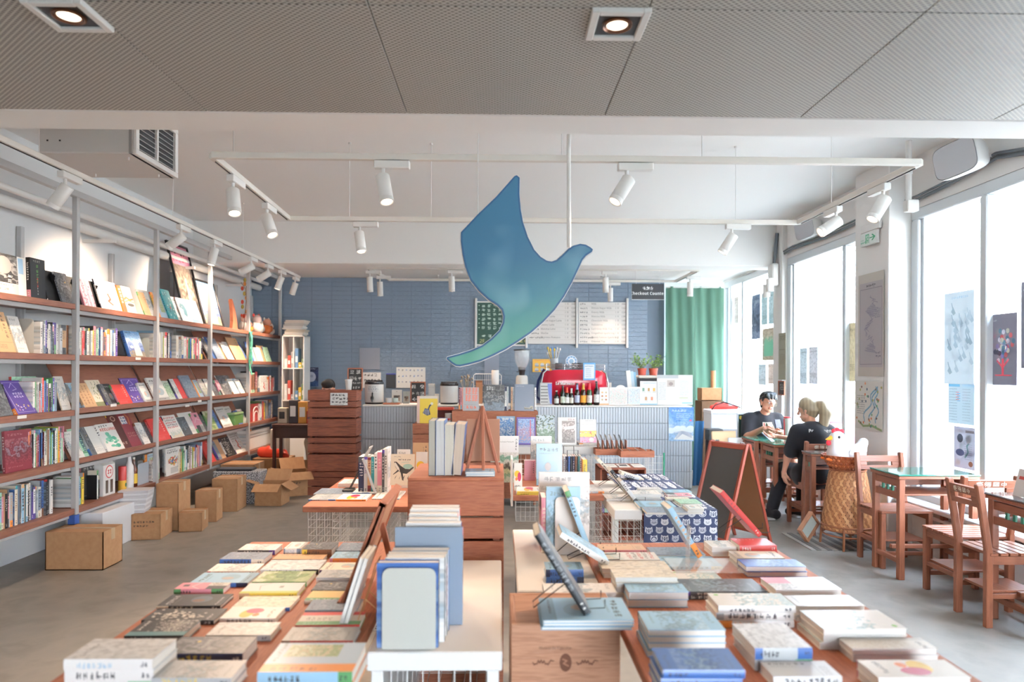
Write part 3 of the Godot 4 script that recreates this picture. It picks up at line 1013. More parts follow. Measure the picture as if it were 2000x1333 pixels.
func paint_plain(p:Pt,st:String,bg:Color,dk:Color):
	var soft:=bg.lerp(dk,0.35)
	match st:
		"a":
			p.scene(0.0,0.2,1,0.6,[bg.lightened(0.2),bg,bg.lerp(Color("8aa0ac"),0.6),bg.darkened(0.15),bg],0.25,2.0)
			p.marks(0.1,0.07,0.09,5,1,soft); p.marks(0.1,0.86,0.05,9,1,soft)
		"b":
			p.marks(0.12,0.1,0.12,5,1,dk.lerp(bg,0.2)); p.marks(0.12,0.22,0.05,9,1,soft)
			p.e(0.55,0.58,0.28,0.16,bg.lerp(Color("7f9fb0"),0.5)); p.e(0.45,0.55,0.12,0.1,bg.lerp(Color("c98a6a"),0.5))
			p.r(0,0.84,1,0.16,bg.darkened(0.18)); p.marks(0.1,0.88,0.05,10,1,dk)
		"c":
			p.r(0,0,1,0.62,bg); p.r(0.4,0.1,0.3,0.12,Color("4a4547")); p.r(0,0.62,1,0.38,Color("c9555a") if bg.r>0.9 else Color("3a3a3c"))
			p.ln([Vector2(0,0.5),Vector2(0.4,0.3),Vector2(1,0.4)],0.05,bg.lightened(0.4)); p.scene(0.5,0.6,0.5,0.4,[Color("d9d4cc"),Color("8f8a84"),Color("e0dcd6")],0.4,6.0)
		"d":
			p.marks(0.75,0.08,0.11,1,6,dk.lerp(bg,0.25)); p.marks(0.62,0.1,0.05,1,9,soft); p.r(0,0.75,1,0.006,soft); p.marks(0.1,0.8,0.045,10,3,soft)
		"e":
			p.scene(0,0.25,1,0.75,[bg,bg,Color("d8d0c4"),bg,Color("ece6da"),bg],0.35,5.0); p.r(0,0,0.25,1,Color("5f8f96") if bg.r<0.5 else bg.darkened(0.1)); p.marks(0.35,0.08,0.1,5,1,dk)
		"f":
			p.scene(0,0,1,1,[bg,bg.lightened(0.25),bg.darkened(0.1),bg.lightened(0.1)],0.3,1.5); p.marks(0.3,0.4,0.07,6,1,bg.lightened(0.5)); p.e(0.7,0.3,0.05,0.025,Color("d8b45a"))
		"p":
			for i in 70:p.e(clampf(0.45+p.rg.randfn(0,0.2),0.05,0.95),clampf(0.4+p.rg.randfn(0,0.18),0.05,0.95),0.04,0.022,Color(["e3ddd2","cfc8bb","b5aea2"][i % 3]))
			p.marks(0.1,0.86,0.06,6,1,dk)
		"g":
			p.e(0.4,0.4,0.35,0.12,Color("e2b93a")); p.e(0.65,0.5,0.22,0.16,Color("b8305a")); p.e(0.3,0.58,0.15,0.06,Color("d9752f")); p.marks(0.1,0.8,0.09,6,1,dk)
		"h":
			p.r(0.28,0,0.46,1,Color("d5cfc4")); p.r(0.74,0,0.26,1,Color("cf3f3c")); p.marks(0.36,0.1,0.1,2,5,Color("8a857c")); p.marks(0.06,0.1,0.08,2,6,bg.lightened(0.3))
		"i":
			p.scene(0,0,1,1,[bg,bg.lightened(0.15),bg.darkened(0.06),bg.lightened(0.2),bg],0.3,1.0); p.marks(0.15,0.12,0.08,6,1,soft)
		"j":
			for q in 5:p.marks(0.06,0.08+q*0.1,0.11,6,1,Color("c8443c") if q % 2==0 else Color("6d6862")); p.scene(0.05,0.62,0.9,0.34,[bg,Color("c9d9d2"),Color("e6d9c2")],0.3)
		"k":
			p.r(0,0,0.2,1,Color("b7c24e")); p.ln([Vector2(0.3,0.3),Vector2(0.7,0.25),Vector2(0.95,0.4)],0.02,soft); p.r(0.5,0.6,0.2,0.07,Color("8f9696"))
		"l":
			p.r(0,0,1,0.3,Color("e8e4dd")); p.scene(0,0.3,1,0.7,[Color("f0ece4"),Color("9fb8b4"),Color("e8dccb"),Color("b9c9c4")],0.35,3.0); p.e(0.85,0.1,0.06,0.03,Color("7fb84a"))
		"m":
			p.r(0.26,0,0.74,1,Color("e4c67e")); p.marks(0.05,0.1,0.12,1,5,Color("d6e0c8"))
		"n":
			p.scene(0,0,1,1,[Color("c9cfae"),Color("8fa35f"),Color("5f7f42"),Color("6d8a4e"),Color("a3b07c")],0.15,1.5); p.marks(0.5,0.7,0.08,4,1,Color("e6ead8"))
		"o":
			p.r(0.26,0,0.74,1,Color("bcd0e0")); p.scene(0.5,0.15,0.42,0.6,[Color("d9dcc2"),Color("a9b88a"),Color("d8c6a4"),Color("9fb07f")],0.4,4.0); p.marks(0.34,0.06,0.07,8,1,Color("5f7488")); p.marks(0.05,0.1,0.12,1,5,Color("a85a24"))
func make_print():
	var im:=Image.create(2048,2048,false,Image.FORMAT_RGB8)
	for i in COVERS.size():
		paint_cover(pen(im,(i % 10)*CW,(i/10)*CH,CW,CH,100+i),i)
	var m:=mat("cover_print","ffffff",0.32,0.0,true)
	m.albedo_texture=ImageTexture.create_from_image(im)
	m.clearcoat_enabled=true
	m.clearcoat=0.25
	m.clearcoat_roughness=0.2
	im=Image.create(2048,1024,false,Image.FORMAT_RGB8)
	var keys:=INK.keys()
	for i in 340:
		var k:String=keys[i % keys.size()]
		if not spine_of.has(k):spine_of[k]=[]
		spine_of[k].append(i)
		var p:=pen(im,(i % 85)*SW,(i/85)*SH,SW,SH,900+i)
		var bg:=ink(k)
		var dk:=Color("33333a") if bg.get_luminance()>0.35 else Color("e6e3dc")
		p.r(0,0,1,1,bg)
		var acc:=ink(keys[p.rg.randi() % keys.size()])
		if p.rg.randf()<0.4:p.r(0,0,1,p.rg.randf_range(0.06,0.2),acc)
		if p.rg.randf()<0.45:p.r(0,p.rg.randf_range(0.7,0.85),1,0.3,acc)
		var ch:=dk if p.rg.randf()<0.6 else bg.lerp(acc,0.75)
		p.marks(0.18,p.rg.randf_range(0.07,0.2),p.rg.randf_range(0.45,0.7),1,4+p.rg.randi() % 5,ch,1.2,1.3)
		p.marks(0.3,0.86,0.4,1,2,dk,1.2,1.3)
	m=mat("spine_print","ffffff",0.35,0.0,true)
	m.albedo_texture=ImageTexture.create_from_image(im)
	m=mat("pages","ffffff",0.9,0.0,true)
	m.albedo_texture=noise_tex(0.05,["cfc9bd","ece8df","f4f1ea","e2ddd2"],128,41,2)
	m.uv1_triplanar=true
	m.uv1_scale=Vector3(0.5,60,0.5)
func book(label:String,w:float,h:float,t:float,cov:int,sp:String,xf:Transform3D,group:="",page:="ffffff",called:="book"):
	var b:Node3D
	if not gather:
		b=thing(called,label,"book",Vector3.ZERO,0.0,group)
		b.transform=xf
	var ct:=minf(0.0016,t*0.2)
	var uv:=cover_uv(cov)
	var m:=Mb.new()
	m.quad(V(0,t,h/2),V(w,t,h/2),V(w,t,-h/2),V(0,t,-h/2),uv)
	var pl:=Rect2(uv.position+uv.size*V2(0.02,0.02),uv.size*0.01)
	m.quad(V(0,0,-h/2),V(w,0,-h/2),V(w,0,h/2),V(0,0,h/2),Rect2(uv.position+uv.size*V2(0.02,0.25),uv.size*V2(0.02,0.5)))
	for s in [0.0,t]:
		var y0:float=s-(ct if s>0 else 0.0)
		var y1:float=y0+ct
		m.quad(V(0,y0,h/2),V(w,y0,h/2),V(w,y1,h/2),V(0,y1,h/2),pl)
		m.quad(V(w,y0,h/2),V(w,y0,-h/2),V(w,y1,-h/2),V(w,y1,h/2),pl)
		m.quad(V(w,y0,-h/2),V(0,y0,-h/2),V(0,y1,-h/2),V(w,y1,-h/2),pl)
	m.quad(V(w,ct,h/2),V(0,ct,h/2),V(0,ct,-h/2),V(w,ct,-h/2),pl)
	m.quad(V(0,t-ct,h/2),V(0,t-ct,-h/2),V(w,t-ct,-h/2),V(w,t-ct,h/2),pl)
	keep("cover",m,b,xf)
	m=Mb.new()
	var su:=spine_uv(spine_of[sp][absi(label.hash()) % spine_of[sp].size()])
	var nn:=V(-1,0,0)
	var pts:=[[0.0,0.0,0.0],[-0.0012,0.25,0.25],[-0.0016,0.5,0.5],[-0.0012,0.75,0.75],[0.0,1.0,1.0]]
	for i in 4:
		var p:Array=pts[i]
		var q:Array=pts[i+1]
		m.quad(V(p[0],p[1]*t,-h/2),V(p[0],p[1]*t,h/2),V(q[0],q[1]*t,h/2),V(q[0],q[1]*t,-h/2))
		var e:=m.u.size()
		var ua:float=su.position.x+su.size.x*p[2]
		var ub:float=su.position.x+su.size.x*q[2]
		m.u[e-4]=V2(ua,su.position.y); m.u[e-3]=V2(ua,su.end.y); m.u[e-2]=V2(ub,su.end.y); m.u[e-1]=V2(ub,su.position.y)
	keep("spine",m,b,xf)
	m=Mb.new(L(page))
	m.bx(V(0.0005,ct,-h/2+0.002),V(w-0.002,t-ct,h/2-0.002))
	keep("pages",m,b,xf)
	return b
var gather:=false
var heap:={}
func keep(part:String,m:Mb,b:Node3D,xf:Transform3D):
	if not gather:
		put(part,m,M[{"cover":"cover_print","spine":"spine_print","pages":"pages"}[part]],b)
		return
	if not heap.has(part):heap[part]=Mb.new()
	var o:Mb=heap[part]
	var base:=o.v.size()
	for i in m.v.size():
		o.v.append(xf*m.v[i]); o.n.append(xf.basis*m.n[i])
	o.c.append_array(m.c); o.u.append_array(m.u)
	for i in m.ix:o.ix.append(base+i)
func put_heap(called:String,label:String,cat:String):
	var am:=ArrayMesh.new()
	var k:=0
	for part in heap:
		am.add_surface_from_arrays(Mesh.PRIMITIVE_TRIANGLES,heap[part].mesh().surface_get_arrays(0))
		am.surface_set_material(k,M[{"cover":"cover_print","spine":"spine_print","pages":"pages"}[part]])
		k+=1
	var o:=put(called,am,null)
	tag(o,label,cat)
	o.set_meta("kind","stuff")
func V2(x:float,y:float)->Vector2:
	return Vector2(x,y)
func lay(x:Vector3,y:Vector3,at:Vector3)->Transform3D:
	return Transform3D(Basis(x,y,x.cross(y)),at)
const SX:=-3.3
const ROWY:=[2.0,1.605,1.175,0.78,0.41]
const BAYZ:=[4.13,5.38,6.63,7.85,9.04,10.34]
const ROWN:=["top","second","third","fourth","lowest"]
const BAYN:=["nearest","second","third","fourth","farthest"]
const ORD:=["first","second","third","fourth","fifth","sixth","seventh","eighth","ninth","tenth","eleventh","twelfth","thirteenth","fourteenth","fifteenth","sixteenth","seventeenth","eighteenth","nineteenth","twentieth","twenty-first","twenty-second","twenty-third","twenty-fourth","twenty-fifth","twenty-sixth","twenty-seventh","twenty-eighth"]
func sd(u:float,x:=SX)->float:
	return -at_x(u,722,x).z
func tilted(row:int,bay:int)->bool:
	return (bay>=1 and bay<=3 and (row==2 or row==3)) or (bay==3 and (row==1 or row==4))
func build_shelf():
	var t:=thing("bookshelf","long grey steel wall shelving with red-brown wooden boards along the left wall","bookshelf")
	var m:Mb
	for i in 6:
		m=Mb.new()
		m.bx(V(SX-0.02,0.36,-BAYZ[i]-0.02),V(SX+0.02,2.86,-BAYZ[i]+0.02),0.003)
		put("post",m,M.grey_steel,t)
		m=Mb.new()
		m.bx(V(XL+0.002,0.36,-BAYZ[i]-0.02),V(XL+0.042,2.6,-BAYZ[i]+0.02),0.003)
		put("rear_post",m,M.grey_steel,t)
	m=Mb.new()
	m.bx(V(SX-0.025,2.83,-3.0),V(SX+0.025,2.88,-10.38),0.003)
	put("top_rail",m,M.grey_steel,t)
	for b in 5:
		for r in 5:
			var y:float=ROWY[r]
			var z0:float=-BAYZ[b]-0.022
			var z1:float=-BAYZ[b+1]+0.022
			m=Mb.new()
			if tilted(r,b):
				m.bx(V(SX-0.12,y-0.03,z0),V(SX+0.012,y,z1),0.002)
				m.bx(V(SX-0.004,y,z0),V(SX+0.012,y+0.012,z1),0.002)
			else:
				m.bx(V(XL+0.05,y-0.045,z0),V(SX+0.012,y,z1),0.003)
			put("shelf_board",m,M.shelf_2,t)
			if tilted(r,b):
				m=Mb.new()
				var h:=0.37
				m.quad(V(SX-0.05,y,z0),V(SX-0.05,y,z1),V(SX-0.24,y+h,z1),V(SX-0.24,y+h,z0))
				m.quad(V(SX-0.062,y,z1),V(SX-0.062,y,z0),V(SX-0.252,y+h,z0),V(SX-0.252,y+h,z1))
				m.quad(V(SX-0.24,y+h,z0),V(SX-0.24,y+h,z1),V(SX-0.252,y+h,z1),V(SX-0.252,y+h,z0))
				m.quad(V(SX-0.062,y,z0),V(SX-0.05,y,z0),V(SX-0.24,y+h,z0),V(SX-0.252,y+h,z0))
				put("sloping_panel",m,M.shelf_2,t)
			m=Mb.new()
			m.bx(V(SX-0.05,y-0.075,z0),V(SX-0.02,y-0.045,z1),0.002)
			m.bx(V(XL+0.05,y-0.07,z0-0.03),V(SX-0.05,y-0.045,z0))
			put("shelf_rail",m,M.grey_steel,t)
	m=Mb.new(L("2f4f8f"))
	m.bx(V(SX-0.03,0.29,-5.4),V(SX+0.022,0.36,-5.34))
	put("blue_tag",m,M.paint,t)
	for q in [[270,701,1],[43,815,2],[222,792,2],[390,784,2],[366,793,2]]:
		m=Mb.new()
		var p:=at_x(q[0],q[1],SX+0.0145)
		m.box(p,V(0.002,0.022,0.09))
		put("shelf_label",m,M.white_metal,t)
func spines(row:int,bay:int,u0:float,u1:float,cols:String,h:float,ref:="",lean:=0.0,first:=62):
	var n:=cols.length()
	gather=bay>=2
	var d0:=sd(u0)
	var d1:=sd(u1)
	var ws:=[]
	var sum:=0.0
	for i in n:
		ws.append(rng.randf_range(0.6,1.4)); sum+=ws[i]
	var d:=d0
	for i in n:
		var t:float=(d1-d0)*ws[i]/sum
		var hh:=h*rng.randf_range(0.86,1.08)
		var w:=hh*rng.randf_range(0.66,0.74)
		var tt:=t-0.0012
		var x:=SX-0.035-rng.randf()*0.02
		var lab:="%s spine, %s from the near end, %s shelf, %s bay%s" % [INK[cols[i]][0],ORD[i],ROWN[row],BAYN[bay],ref]
		var xf:=lay(V(-1,0,0),V(0,0,-1),V(x,ROWY[row]+hh/2+0.001,-d))
		if lean !=0.0:xf.basis=Basis(V(1,0,0),lean)*xf.basis
		book(lab,w,hh,tt,first if i==0 else 30+rng.randi() % 40,cols[i],xf,"books standing on the %s shelf of the %s bay" % [ROWN[row],BAYN[bay]])
		d+=t
	gather=false
func face(row:int,bay:int,u0:float,u1:float,h:float,cov:int,label:String,sp:="w",lean:=12.0,t:=0.02,back:=0.0,grp:=true,lift:=0.0):
	var a:=deg_to_rad(lean)
	var x:=SX-0.022-back
	if tilted(row,bay):lean=27.0; a=deg_to_rad(lean); x=SX-0.02-back
	var d0:=sd(u0,x)
	var d1:=sd(u1,x)
	var up:=V(-sin(a),cos(a),0)
	var out:=V(cos(a),sin(a),0)
	var at:=V(x,ROWY[row]+0.002+lift,-d0)+up*h*0.5-out*t
	var xf:=lay(V(0,0,-1),out,at)
	gather=bay>=3
	var b=book(label,d1-d0,h,t,cov,sp,xf,("books shown face out on the %s shelf of the %s bay" % [ROWN[row],BAYN[bay]]) if grp else "")
	gather=false
	return b
func easel(row:int,u0:float,u1:float,h:float,label:String):
	var d0:=sd(u0)
	var d1:=sd(u1)
	var t:=thing("book_easel",label,"easel",V(SX-0.05,ROWY[row]+0.001,-(d0+d1)/2),0.0,"black card book easels on the shelves")
	var w:=d1-d0
	var a:=deg_to_rad(16.0)
	var m:=Mb.new()
	m.x=Transform3D(Basis(V(0,0,1),a),V(-0.022,0.0,0))
	m.bx(V(-0.003,0.002,-w/2),V(0.0,h,w/2),0.001)
	put("front_plate",m,M.black_plastic,t)
	m=Mb.new()
	m.x=Transform3D(Basis(V(0,0,1),a),V(-0.022,0.0,0))
	m.bx(V(-0.003,0.002,-w/2),V(0.02,0.006,w/2),0.001)
	put("ledge",m,M.black_plastic,t)
	m=Mb.new()
	m.bar(V(-0.022-h*0.9*sin(a),h*0.88,0),V(-0.16,0.002,0),w*0.5,0.003)
	put("rear_leg",m,M.black_plastic,t)
func bookend(p:Vector3,turn:float,w:float,h:float,label:String,colour:="c9cbc6"):
	var t:=thing("bookend",label,"bookend",p,turn)
	var m:=Mb.new()
	var pl:=PackedVector2Array()
	var r:=0.022
	pl.append(V2(-w/2,0)); pl.append(V2(w/2,0))
	for i in 5:pl.append(V2(w/2-r+r*cos(i*PI/8),h-r+r*sin(i*PI/8)))
	for i in 5:pl.append(V2(-w/2+r-r*sin(i*PI/8),h-r+r*cos(i*PI/8)))
	m.prism(pl,0.0,0.0018)
	if not M.has("plate_"+colour):mat("plate_"+colour,colour,0.4,0.1)
	put("plate",m,M["plate_"+colour],t)
	m=Mb.new()
	m.bx(V(-w/2,0.0,-0.1),V(w/2,0.0016,0.0))
	put("foot_plate",m,M["plate_"+colour],t)
func wire_stand(p:Vector3,turn:float,w:float,h:float,label:String,grp:="",wire:="dark_steel",lean:=25.0,knobs:=true):
	var t:=thing("wire_book_stand",label,"book stand",p,turn,grp)
	var a:=deg_to_rad(lean)
	var m:=Mb.new()
	for s in [-1.0,1.0]:
		var top:=V(s*w*0.3,h*cos(a),-h*sin(a))
		m.tube([V(s*w*0.3,0.03,0.045),V(s*w*0.3,0.006,0.045),V(s*w*0.3,0.004,0.0),top*0.5,top],0.0018,5)
	m.tube([V(-w*0.3,h*cos(a),-h*sin(a)),V(w*0.3,h*cos(a),-h*sin(a))],0.0018,5)
	put("wire_back",m,M[wire],t)
	m=Mb.new()
	var hinge:=V(0,h*cos(a)*0.42,-h*sin(a)*0.42)
	var foot:=V(0,0.003,hinge.z-h*0.42)
	m.tube([hinge+V(-w*0.25,0,0),foot+V(-w*0.2,0,0),foot+V(w*0.2,0,0),hinge+V(w*0.25,0,0)],0.0018,5)
	put("wire_leg",m,M[wire],t)
	if knobs:
		for s in [-1.0,1.0]:
			m=Mb.new()
			m.cyl(hinge+V(s*w*0.24,0,-0.004),hinge+V(s*w*0.24+s*0.014,0,-0.004),0.011,-1,12)
			put("knob",m,M.black_plastic,t)
	return t
func build_shelf_books():
	face(0,0,-22,52,0.27,22,"grey portrait cover with a white side strip, leftmost on the top shelf","f",4.0,0.03)
	face(0,0,60,89,0.285,23,"tall black book with green and red characters beside the portrait cover","k",2.0,0.03)
	easel(0,114,146,0.25,"black book easel under the grey book, nearest on the top shelf")
	face(0,0,122,146,0.25,48,"dark grey book on a black easel left of the post, top shelf","d",17.0,0.014,0.022)
	easel(0,160,182,0.24,"black book easel behind the pink book on the top shelf")
	face(0,1,166,188,0.24,24,"pink striped book on a black easel on the top shelf","p",17.0,0.02,0.022)
	easel(0,196,224,0.24,"black book easel behind the white red-figure book on the top shelf")
	face(0,1,199,239,0.265,20,"white book with a red figure on a black easel, top shelf","w",17.0,0.012,0.022)
	easel(0,238,256,0.24,"black book easel behind the orange-spined book on the top shelf")
	face(0,1,242,268,0.255,21,"white book with an orange-brown spine and red wave, top shelf","o",17.0,0.028,0.022)
	face(0,1,284,296,0.235,41,"thin kraft-brown book leaning before the cream one, top shelf","s",20.0,0.012,0.0)
	face(0,1,286,305,0.27,30,"pale cream book leaning beside the second post, top shelf","c",20.0,0.02,0.03)
	face(0,2,310,329,0.27,59,"blue and yellow striped book leaning right of the second post, top shelf","y",20.0,0.012,0.03)
	face(0,2,333,349,0.33,25,"teal patterned notebook leaning on the top shelf","t",20.0,0.02,0.01)
	face(0,2,349,360,0.27,52,"narrow white picture book behind the whale-shape cover, top shelf","w",20.0,0.01,0.03)
	face(0,2,358,378,0.27,26,"white book with a blue-green shape on its cover, top shelf","w",20.0,0.01,0.012)
	face(0,2,379,397,0.27,61,"pale blue-white book in front of the tall framed poster, top shelf","l",20.0,0.01,0.008)
	framed(0,362,401,0.92,28,"tall black-framed poster with a pink top leaning on the top shelf")
	framed(0,398,437,0.56,27,"black-framed blue poster leaning on the top shelf")
	face(1,0,-8,32,0.29,41,"kraft-orange book leaning at the photo's left edge, second shelf","o",18.0,0.02,0.0)
	face(1,0,36,57,0.27,30,"thick pale book leaning on a black easel, second shelf near end","c",18.0,0.04,0.02)
	easel(1,28,50,0.25,"black book easel behind the thick pale book, second shelf")
	bookend(V(SX-0.16,ROWY[1]+0.001,-sd(88)+0.025),0.0,0.19,0.25,"large cream metal bookend before the white spines, second shelf, nearest bay","d8d4ca")
	spines(1,0,89,131,"wnwvwwwkwvwf",0.23)
	spines(1,0,132,146,"su",0.22," after the white ones")
	spines(1,1,153,240,"erkwwrruwcwypawwrdpwwxwv",0.225)
	easel(1,243,262,0.24,"black book easel holding the blue hardback, second shelf")
	face(1,1,256,286,0.25,27,"blue hardback with thick pages on a black easel, second shelf","b",18.0,0.03,0.02)
	face(1,1,288,303,0.24,25,"teal book behind the grey bookend, second shelf, second bay","t",4.0,0.02,0.14)
	bookend(V(SX-0.14,ROWY[1]+0.001,-sd(303)+0.03),0.0,0.2,0.185,"grey metal bookend before the teal book, second shelf, second bay","b9bdb2")
	spines(1,2,308,345,"wwgwgwkwxd",0.25)
	bookend(V(SX-0.13,ROWY[1]+0.001,-sd(372)+0.02),0.0,0.2,0.21,"cream metal bookend beside the red spine, second shelf, third bay","e2d6c4")
	spines(1,2,352,371,"cgcw",0.24," before the bookend")
	spines(1,2,373,403,"rlbywprwpwn",0.225," behind the bookend")
	var q:=[[411,419,0.27,48,"d"],[419,427,0.3,60,"b"],[426,440,0.29,54,"x"],[440,446,0.25,41,"u"],[446,452,0.24,52,"w"],[452,463,0.26,30,"c"],[462,482,0.33,41,"u"],[477,485,0.28,60,"n"]]
	var nm:=["thin dark book leaning right of the third post, second shelf","dark blue book leaning before the grey-blue one, second shelf","grey-blue book leaning face out on the second shelf","narrow brown book between grey-blue and cream, second shelf","narrow white book left of the cream cover, second shelf","cream cover leaning left of the tall brown one, second shelf","tall brown picture book leaning on the second shelf","navy book leaning against the fourth post, second shelf"]
	for i in q.size():face(1,3,q[i][0],q[i][1],q[i][2],q[i][3],nm[i],q[i][4],20,0.015,0.02*(i % 2))
	q=[[489,497,0.27,60,"n"],[497,507,0.2,62,"w"],[503,515,0.2,37,"w"],[510,523,0.24,41,"s"],[521,531,0.22,47,"a"]]
	nm=["navy book leaning right of the fourth post, second shelf","small white picture book, second shelf, farthest bay","small white book beside the kraft one, second shelf, farthest bay","kraft-brown book leaning, second shelf, farthest bay","pale green book at the far end of the second shelf"]
	for i in q.size():face(1,4,q[i][0],q[i][1],q[i][2],q[i][3],nm[i],q[i][4],18,0.012,0.016*(i % 2))
	face(2,0,-10,27,0.27,48,"dark grey book leaning at the photo's left edge, third shelf","d",22.0,0.015,0.0)
	face(2,0,26,74,0.26,47,"mint cover with large black characters behind the purple book, third shelf","a",3.0,0.02,0.16)
	easel(2,18,44,0.22,"black book easel holding the purple hardback, third shelf")
	face(2,0,36,74,0.27,12,"purple hardback with thick pages leaning on an easel, third shelf","v",30.0,0.03,0.0)
	spines(2,0,77,122,"wkegwlrbnvkdvx",0.235)
	face(2,0,123,140,0.27,30,"tall cream book with a red feather left of the post, third shelf","c",16.0,0.012,0.02)
	q=[[150,156,0.22,48,"g"],[153,172,0.23,17,"b"],[168,192,0.225,16,"s"],[192,218,0.25,15,"c"],[214,222,0.21,48,"d"],[219,234,0.21,68,"k"],[236,261,0.2,67,"p"],[257,291,0.26,12,"v"],[287,301,0.21,52,"w"]]
	nm=["thin grey book beside the first post, third shelf","blue book with a darker lower half, third shelf","peach book with three columns of characters, third shelf","cream book with leaf sprigs and an olive foot, third shelf","dark grey thick-edged book left of the black one, third shelf","black book left of the pink one, third shelf","small pink-red book left of the purple one, third shelf","purple book with a white ornamental frame, third shelf","white pictured book left of the second post, third shelf"]
	for i in q.size():face(2,1,q[i][0],q[i][1],q[i][2],q[i][3],nm[i],q[i][4],20,0.02,0.024*(i % 2))
	q=[[308,334,0.26,52,"w"],[332,352,0.22,18,"a"],[350,358,0.24,30,"k"],[356,373,0.24,67,"r"],[372,390,0.28,63,"x"],[386,392,0.2,41,"u"],[390,400,0.22,59,"y"],[399,405,0.22,41,"u"],[403,411,0.23,51,"w"]]
	nm=["white book with floral drawing right of the second post, third shelf","pale green landscape book, third shelf, third bay","thin dark-edged white book, third shelf, third bay","rust-red illustrated book, third shelf, third bay","tall blue-grey picture book, third shelf, third bay","thin brown book right of the blue-grey one, third shelf","white book with a yellow stripe, third shelf, third bay","thin brown-edged book near the third post, third shelf","pale book against the third post, third shelf"]
	for i in q.size():face(2,2,q[i][0],q[i][1],q[i][2],q[i][3],nm[i],q[i][4],20,0.02,0.024*(i % 2))
	q=[[413,421,0.23,66,"w"],[421,432,0.22,58,"d"],[434,440,0.21,34,"p"],[439,464,0.27,48,"g"],[458,468,0.22,62,"f"],[464,474,0.22,65,"w"],[472,480,0.21,30,"w"],[478,485,0.21,58,"x"]]
	nm=["white and blue book right of the third post, third shelf","small dark-pictured book, third shelf, fourth bay","narrow pinkish book, third shelf, fourth bay","large grey book with a pale corner, third shelf, fourth bay","pale grey book right of the large grey one, third shelf","white-blue book third from the fourth post, third shelf","plain white book second from the fourth post, third shelf","bluish book against the fourth post, third shelf"]
	for i in q.size():face(2,3,q[i][0],q[i][1],q[i][2],q[i][3],nm[i],q[i][4],20,0.02,0.024*(i % 2))
	spines(2,4,489,508,"rum",0.27)
	face(2,4,508,524,0.23,20,"white book with a small red mark, third shelf, farthest bay","w",3.0,0.03,0.02)
	spines(2,4,525,543,"wwrwrpw",0.22," after the white cover")
	face(3,0,12,64,0.285,64,"large maroon cover standing behind a grey bookend, fourth shelf","m",2.0,0.02,0.02)
	bookend(V(SX-0.05,ROWY[3]+0.001,-sd(47)),PI/2,0.15,0.125,"small grey-green bookend before the maroon cover, fourth shelf","b9c3bd")
	spines(3,0,66,139,"kookwermbbkwxkuwtlwwwolamvp",0.255)
	q=[[148,168,0.24,30,"w"],[158,190,0.255,13,"a"],[182,192,0.26,48,"g"],[190,220,0.255,66,"t"],[214,246,0.265,11,"w"],[240,281,0.36,14,"m"],[284,296,0.23,62,"g"],[292,303,0.22,58,"g"]]
	nm=["pale book beside the first post, fourth shelf","mint green book with a tower on the cover, fourth shelf","thick grey-edged book right of the mint one, fourth shelf","pale teal book left of the map cover, fourth shelf","white book with a red title and green island map, fourth shelf","large brown album with a white sticker, fourth shelf","pale grey book right of the brown album, fourth shelf","grey-white book left of the second post, fourth shelf"]
	for i in q.size():face(3,1,q[i][0],q[i][1],q[i][2],q[i][3],nm[i],q[i][4],20,0.022,0.024*(i % 2))
	q=[[308,336,0.25,67,"r"],[330,344,0.26,59,"o"],[338,362,0.26,46,"w"],[356,368,0.22,47,"a"],[362,378,0.22,58,"g"],[368,394,0.265,66,"w"],[391,404,0.25,34,"p"],[402,410,0.22,48,"d"]]
	nm=["dark red book with a photo band right of the second post, fourth shelf","orange-edged book behind the white one, fourth shelf","white book with rows of red characters, fourth shelf","mint and grey book, fourth shelf, third bay","grey sketch-covered book, fourth shelf, third bay","white book with bold black brush characters, fourth shelf","pinkish white narrow book near the third post, fourth shelf","grey book against the third post, fourth shelf"]
	for i in q.size():face(3,2,q[i][0],q[i][1],q[i][2],q[i][3],nm[i],q[i][4],20,0.022,0.024*(i % 2))
	q=[[413,428,0.25,57,"e"],[426,439,0.25,60,"b"],[438,456,0.28,52,"u"],[454,466,0.27,42,"p"],[468,476,0.2,60,"n"],[475,485,0.21,51,"w"]]
	nm=["green book right of the third post, fourth shelf","blue book next to the green one, fourth shelf","tall white and brown picture book, fourth shelf, fourth bay","lilac-edged white book, fourth shelf, fourth bay","small dark blue book near the fourth post, fourth shelf","small pale book against the fourth post, fourth shelf"]
	for i in q.size():face(3,3,q[i][0],q[i][1],q[i][2],q[i][3],nm[i],q[i][4],20,0.02,0.024*(i % 2))
	face(3,4,490,512,0.24,67,"red cover standing behind a white arch bookend, fourth shelf","r",2.0,0.02,0.03)
	spines(3,4,513,540,"wwryxgdbwd",0.25)
	spines(4,0,-40,0,"wblwkvw",0.26)
	spines(4,0,1,116,"wblpkpgycgdlowkwvwxxnbkwkw",0.255," after the post")
	spines(4,1,150,177,"wvcwlvyo",0.23)
	face(4,1,160,199,0.29,68,"large black book standing beside the white spines, lowest shelf","k",1.0,0.05,0.1)
	spines(4,1,199,207,"wek",0.22," past the black book",0.0,68)
	face(4,1,284,303,0.26,59,"orange-topped book behind the grey plate, lowest shelf, second bay","o",1.0,0.015,0.06)
	bookend(V(SX-0.05,ROWY[4]+0.001,-sd(291)),PI/2,0.2,0.2,"wide grey bookend plate on the lowest shelf, second bay","b4bac2")
	spines(4,2,307,322,"wlyyw",0.22)
	face(4,2,326,354,0.275,19,"white book with a multicoloured brain on the cover, lowest shelf","w",2.0,0.02,0.02)
	spines(4,2,356,404,"cgyeawwlkwwxwvfrwpwl",0.245," past the brain cover")
	q=[[411,424,0.27,67,"r"],[420,433,0.26,58,"g"],[430,436,0.24,56,"v"],[434,448,0.25,41,"s"],[447,463,0.26,35,"w"]]
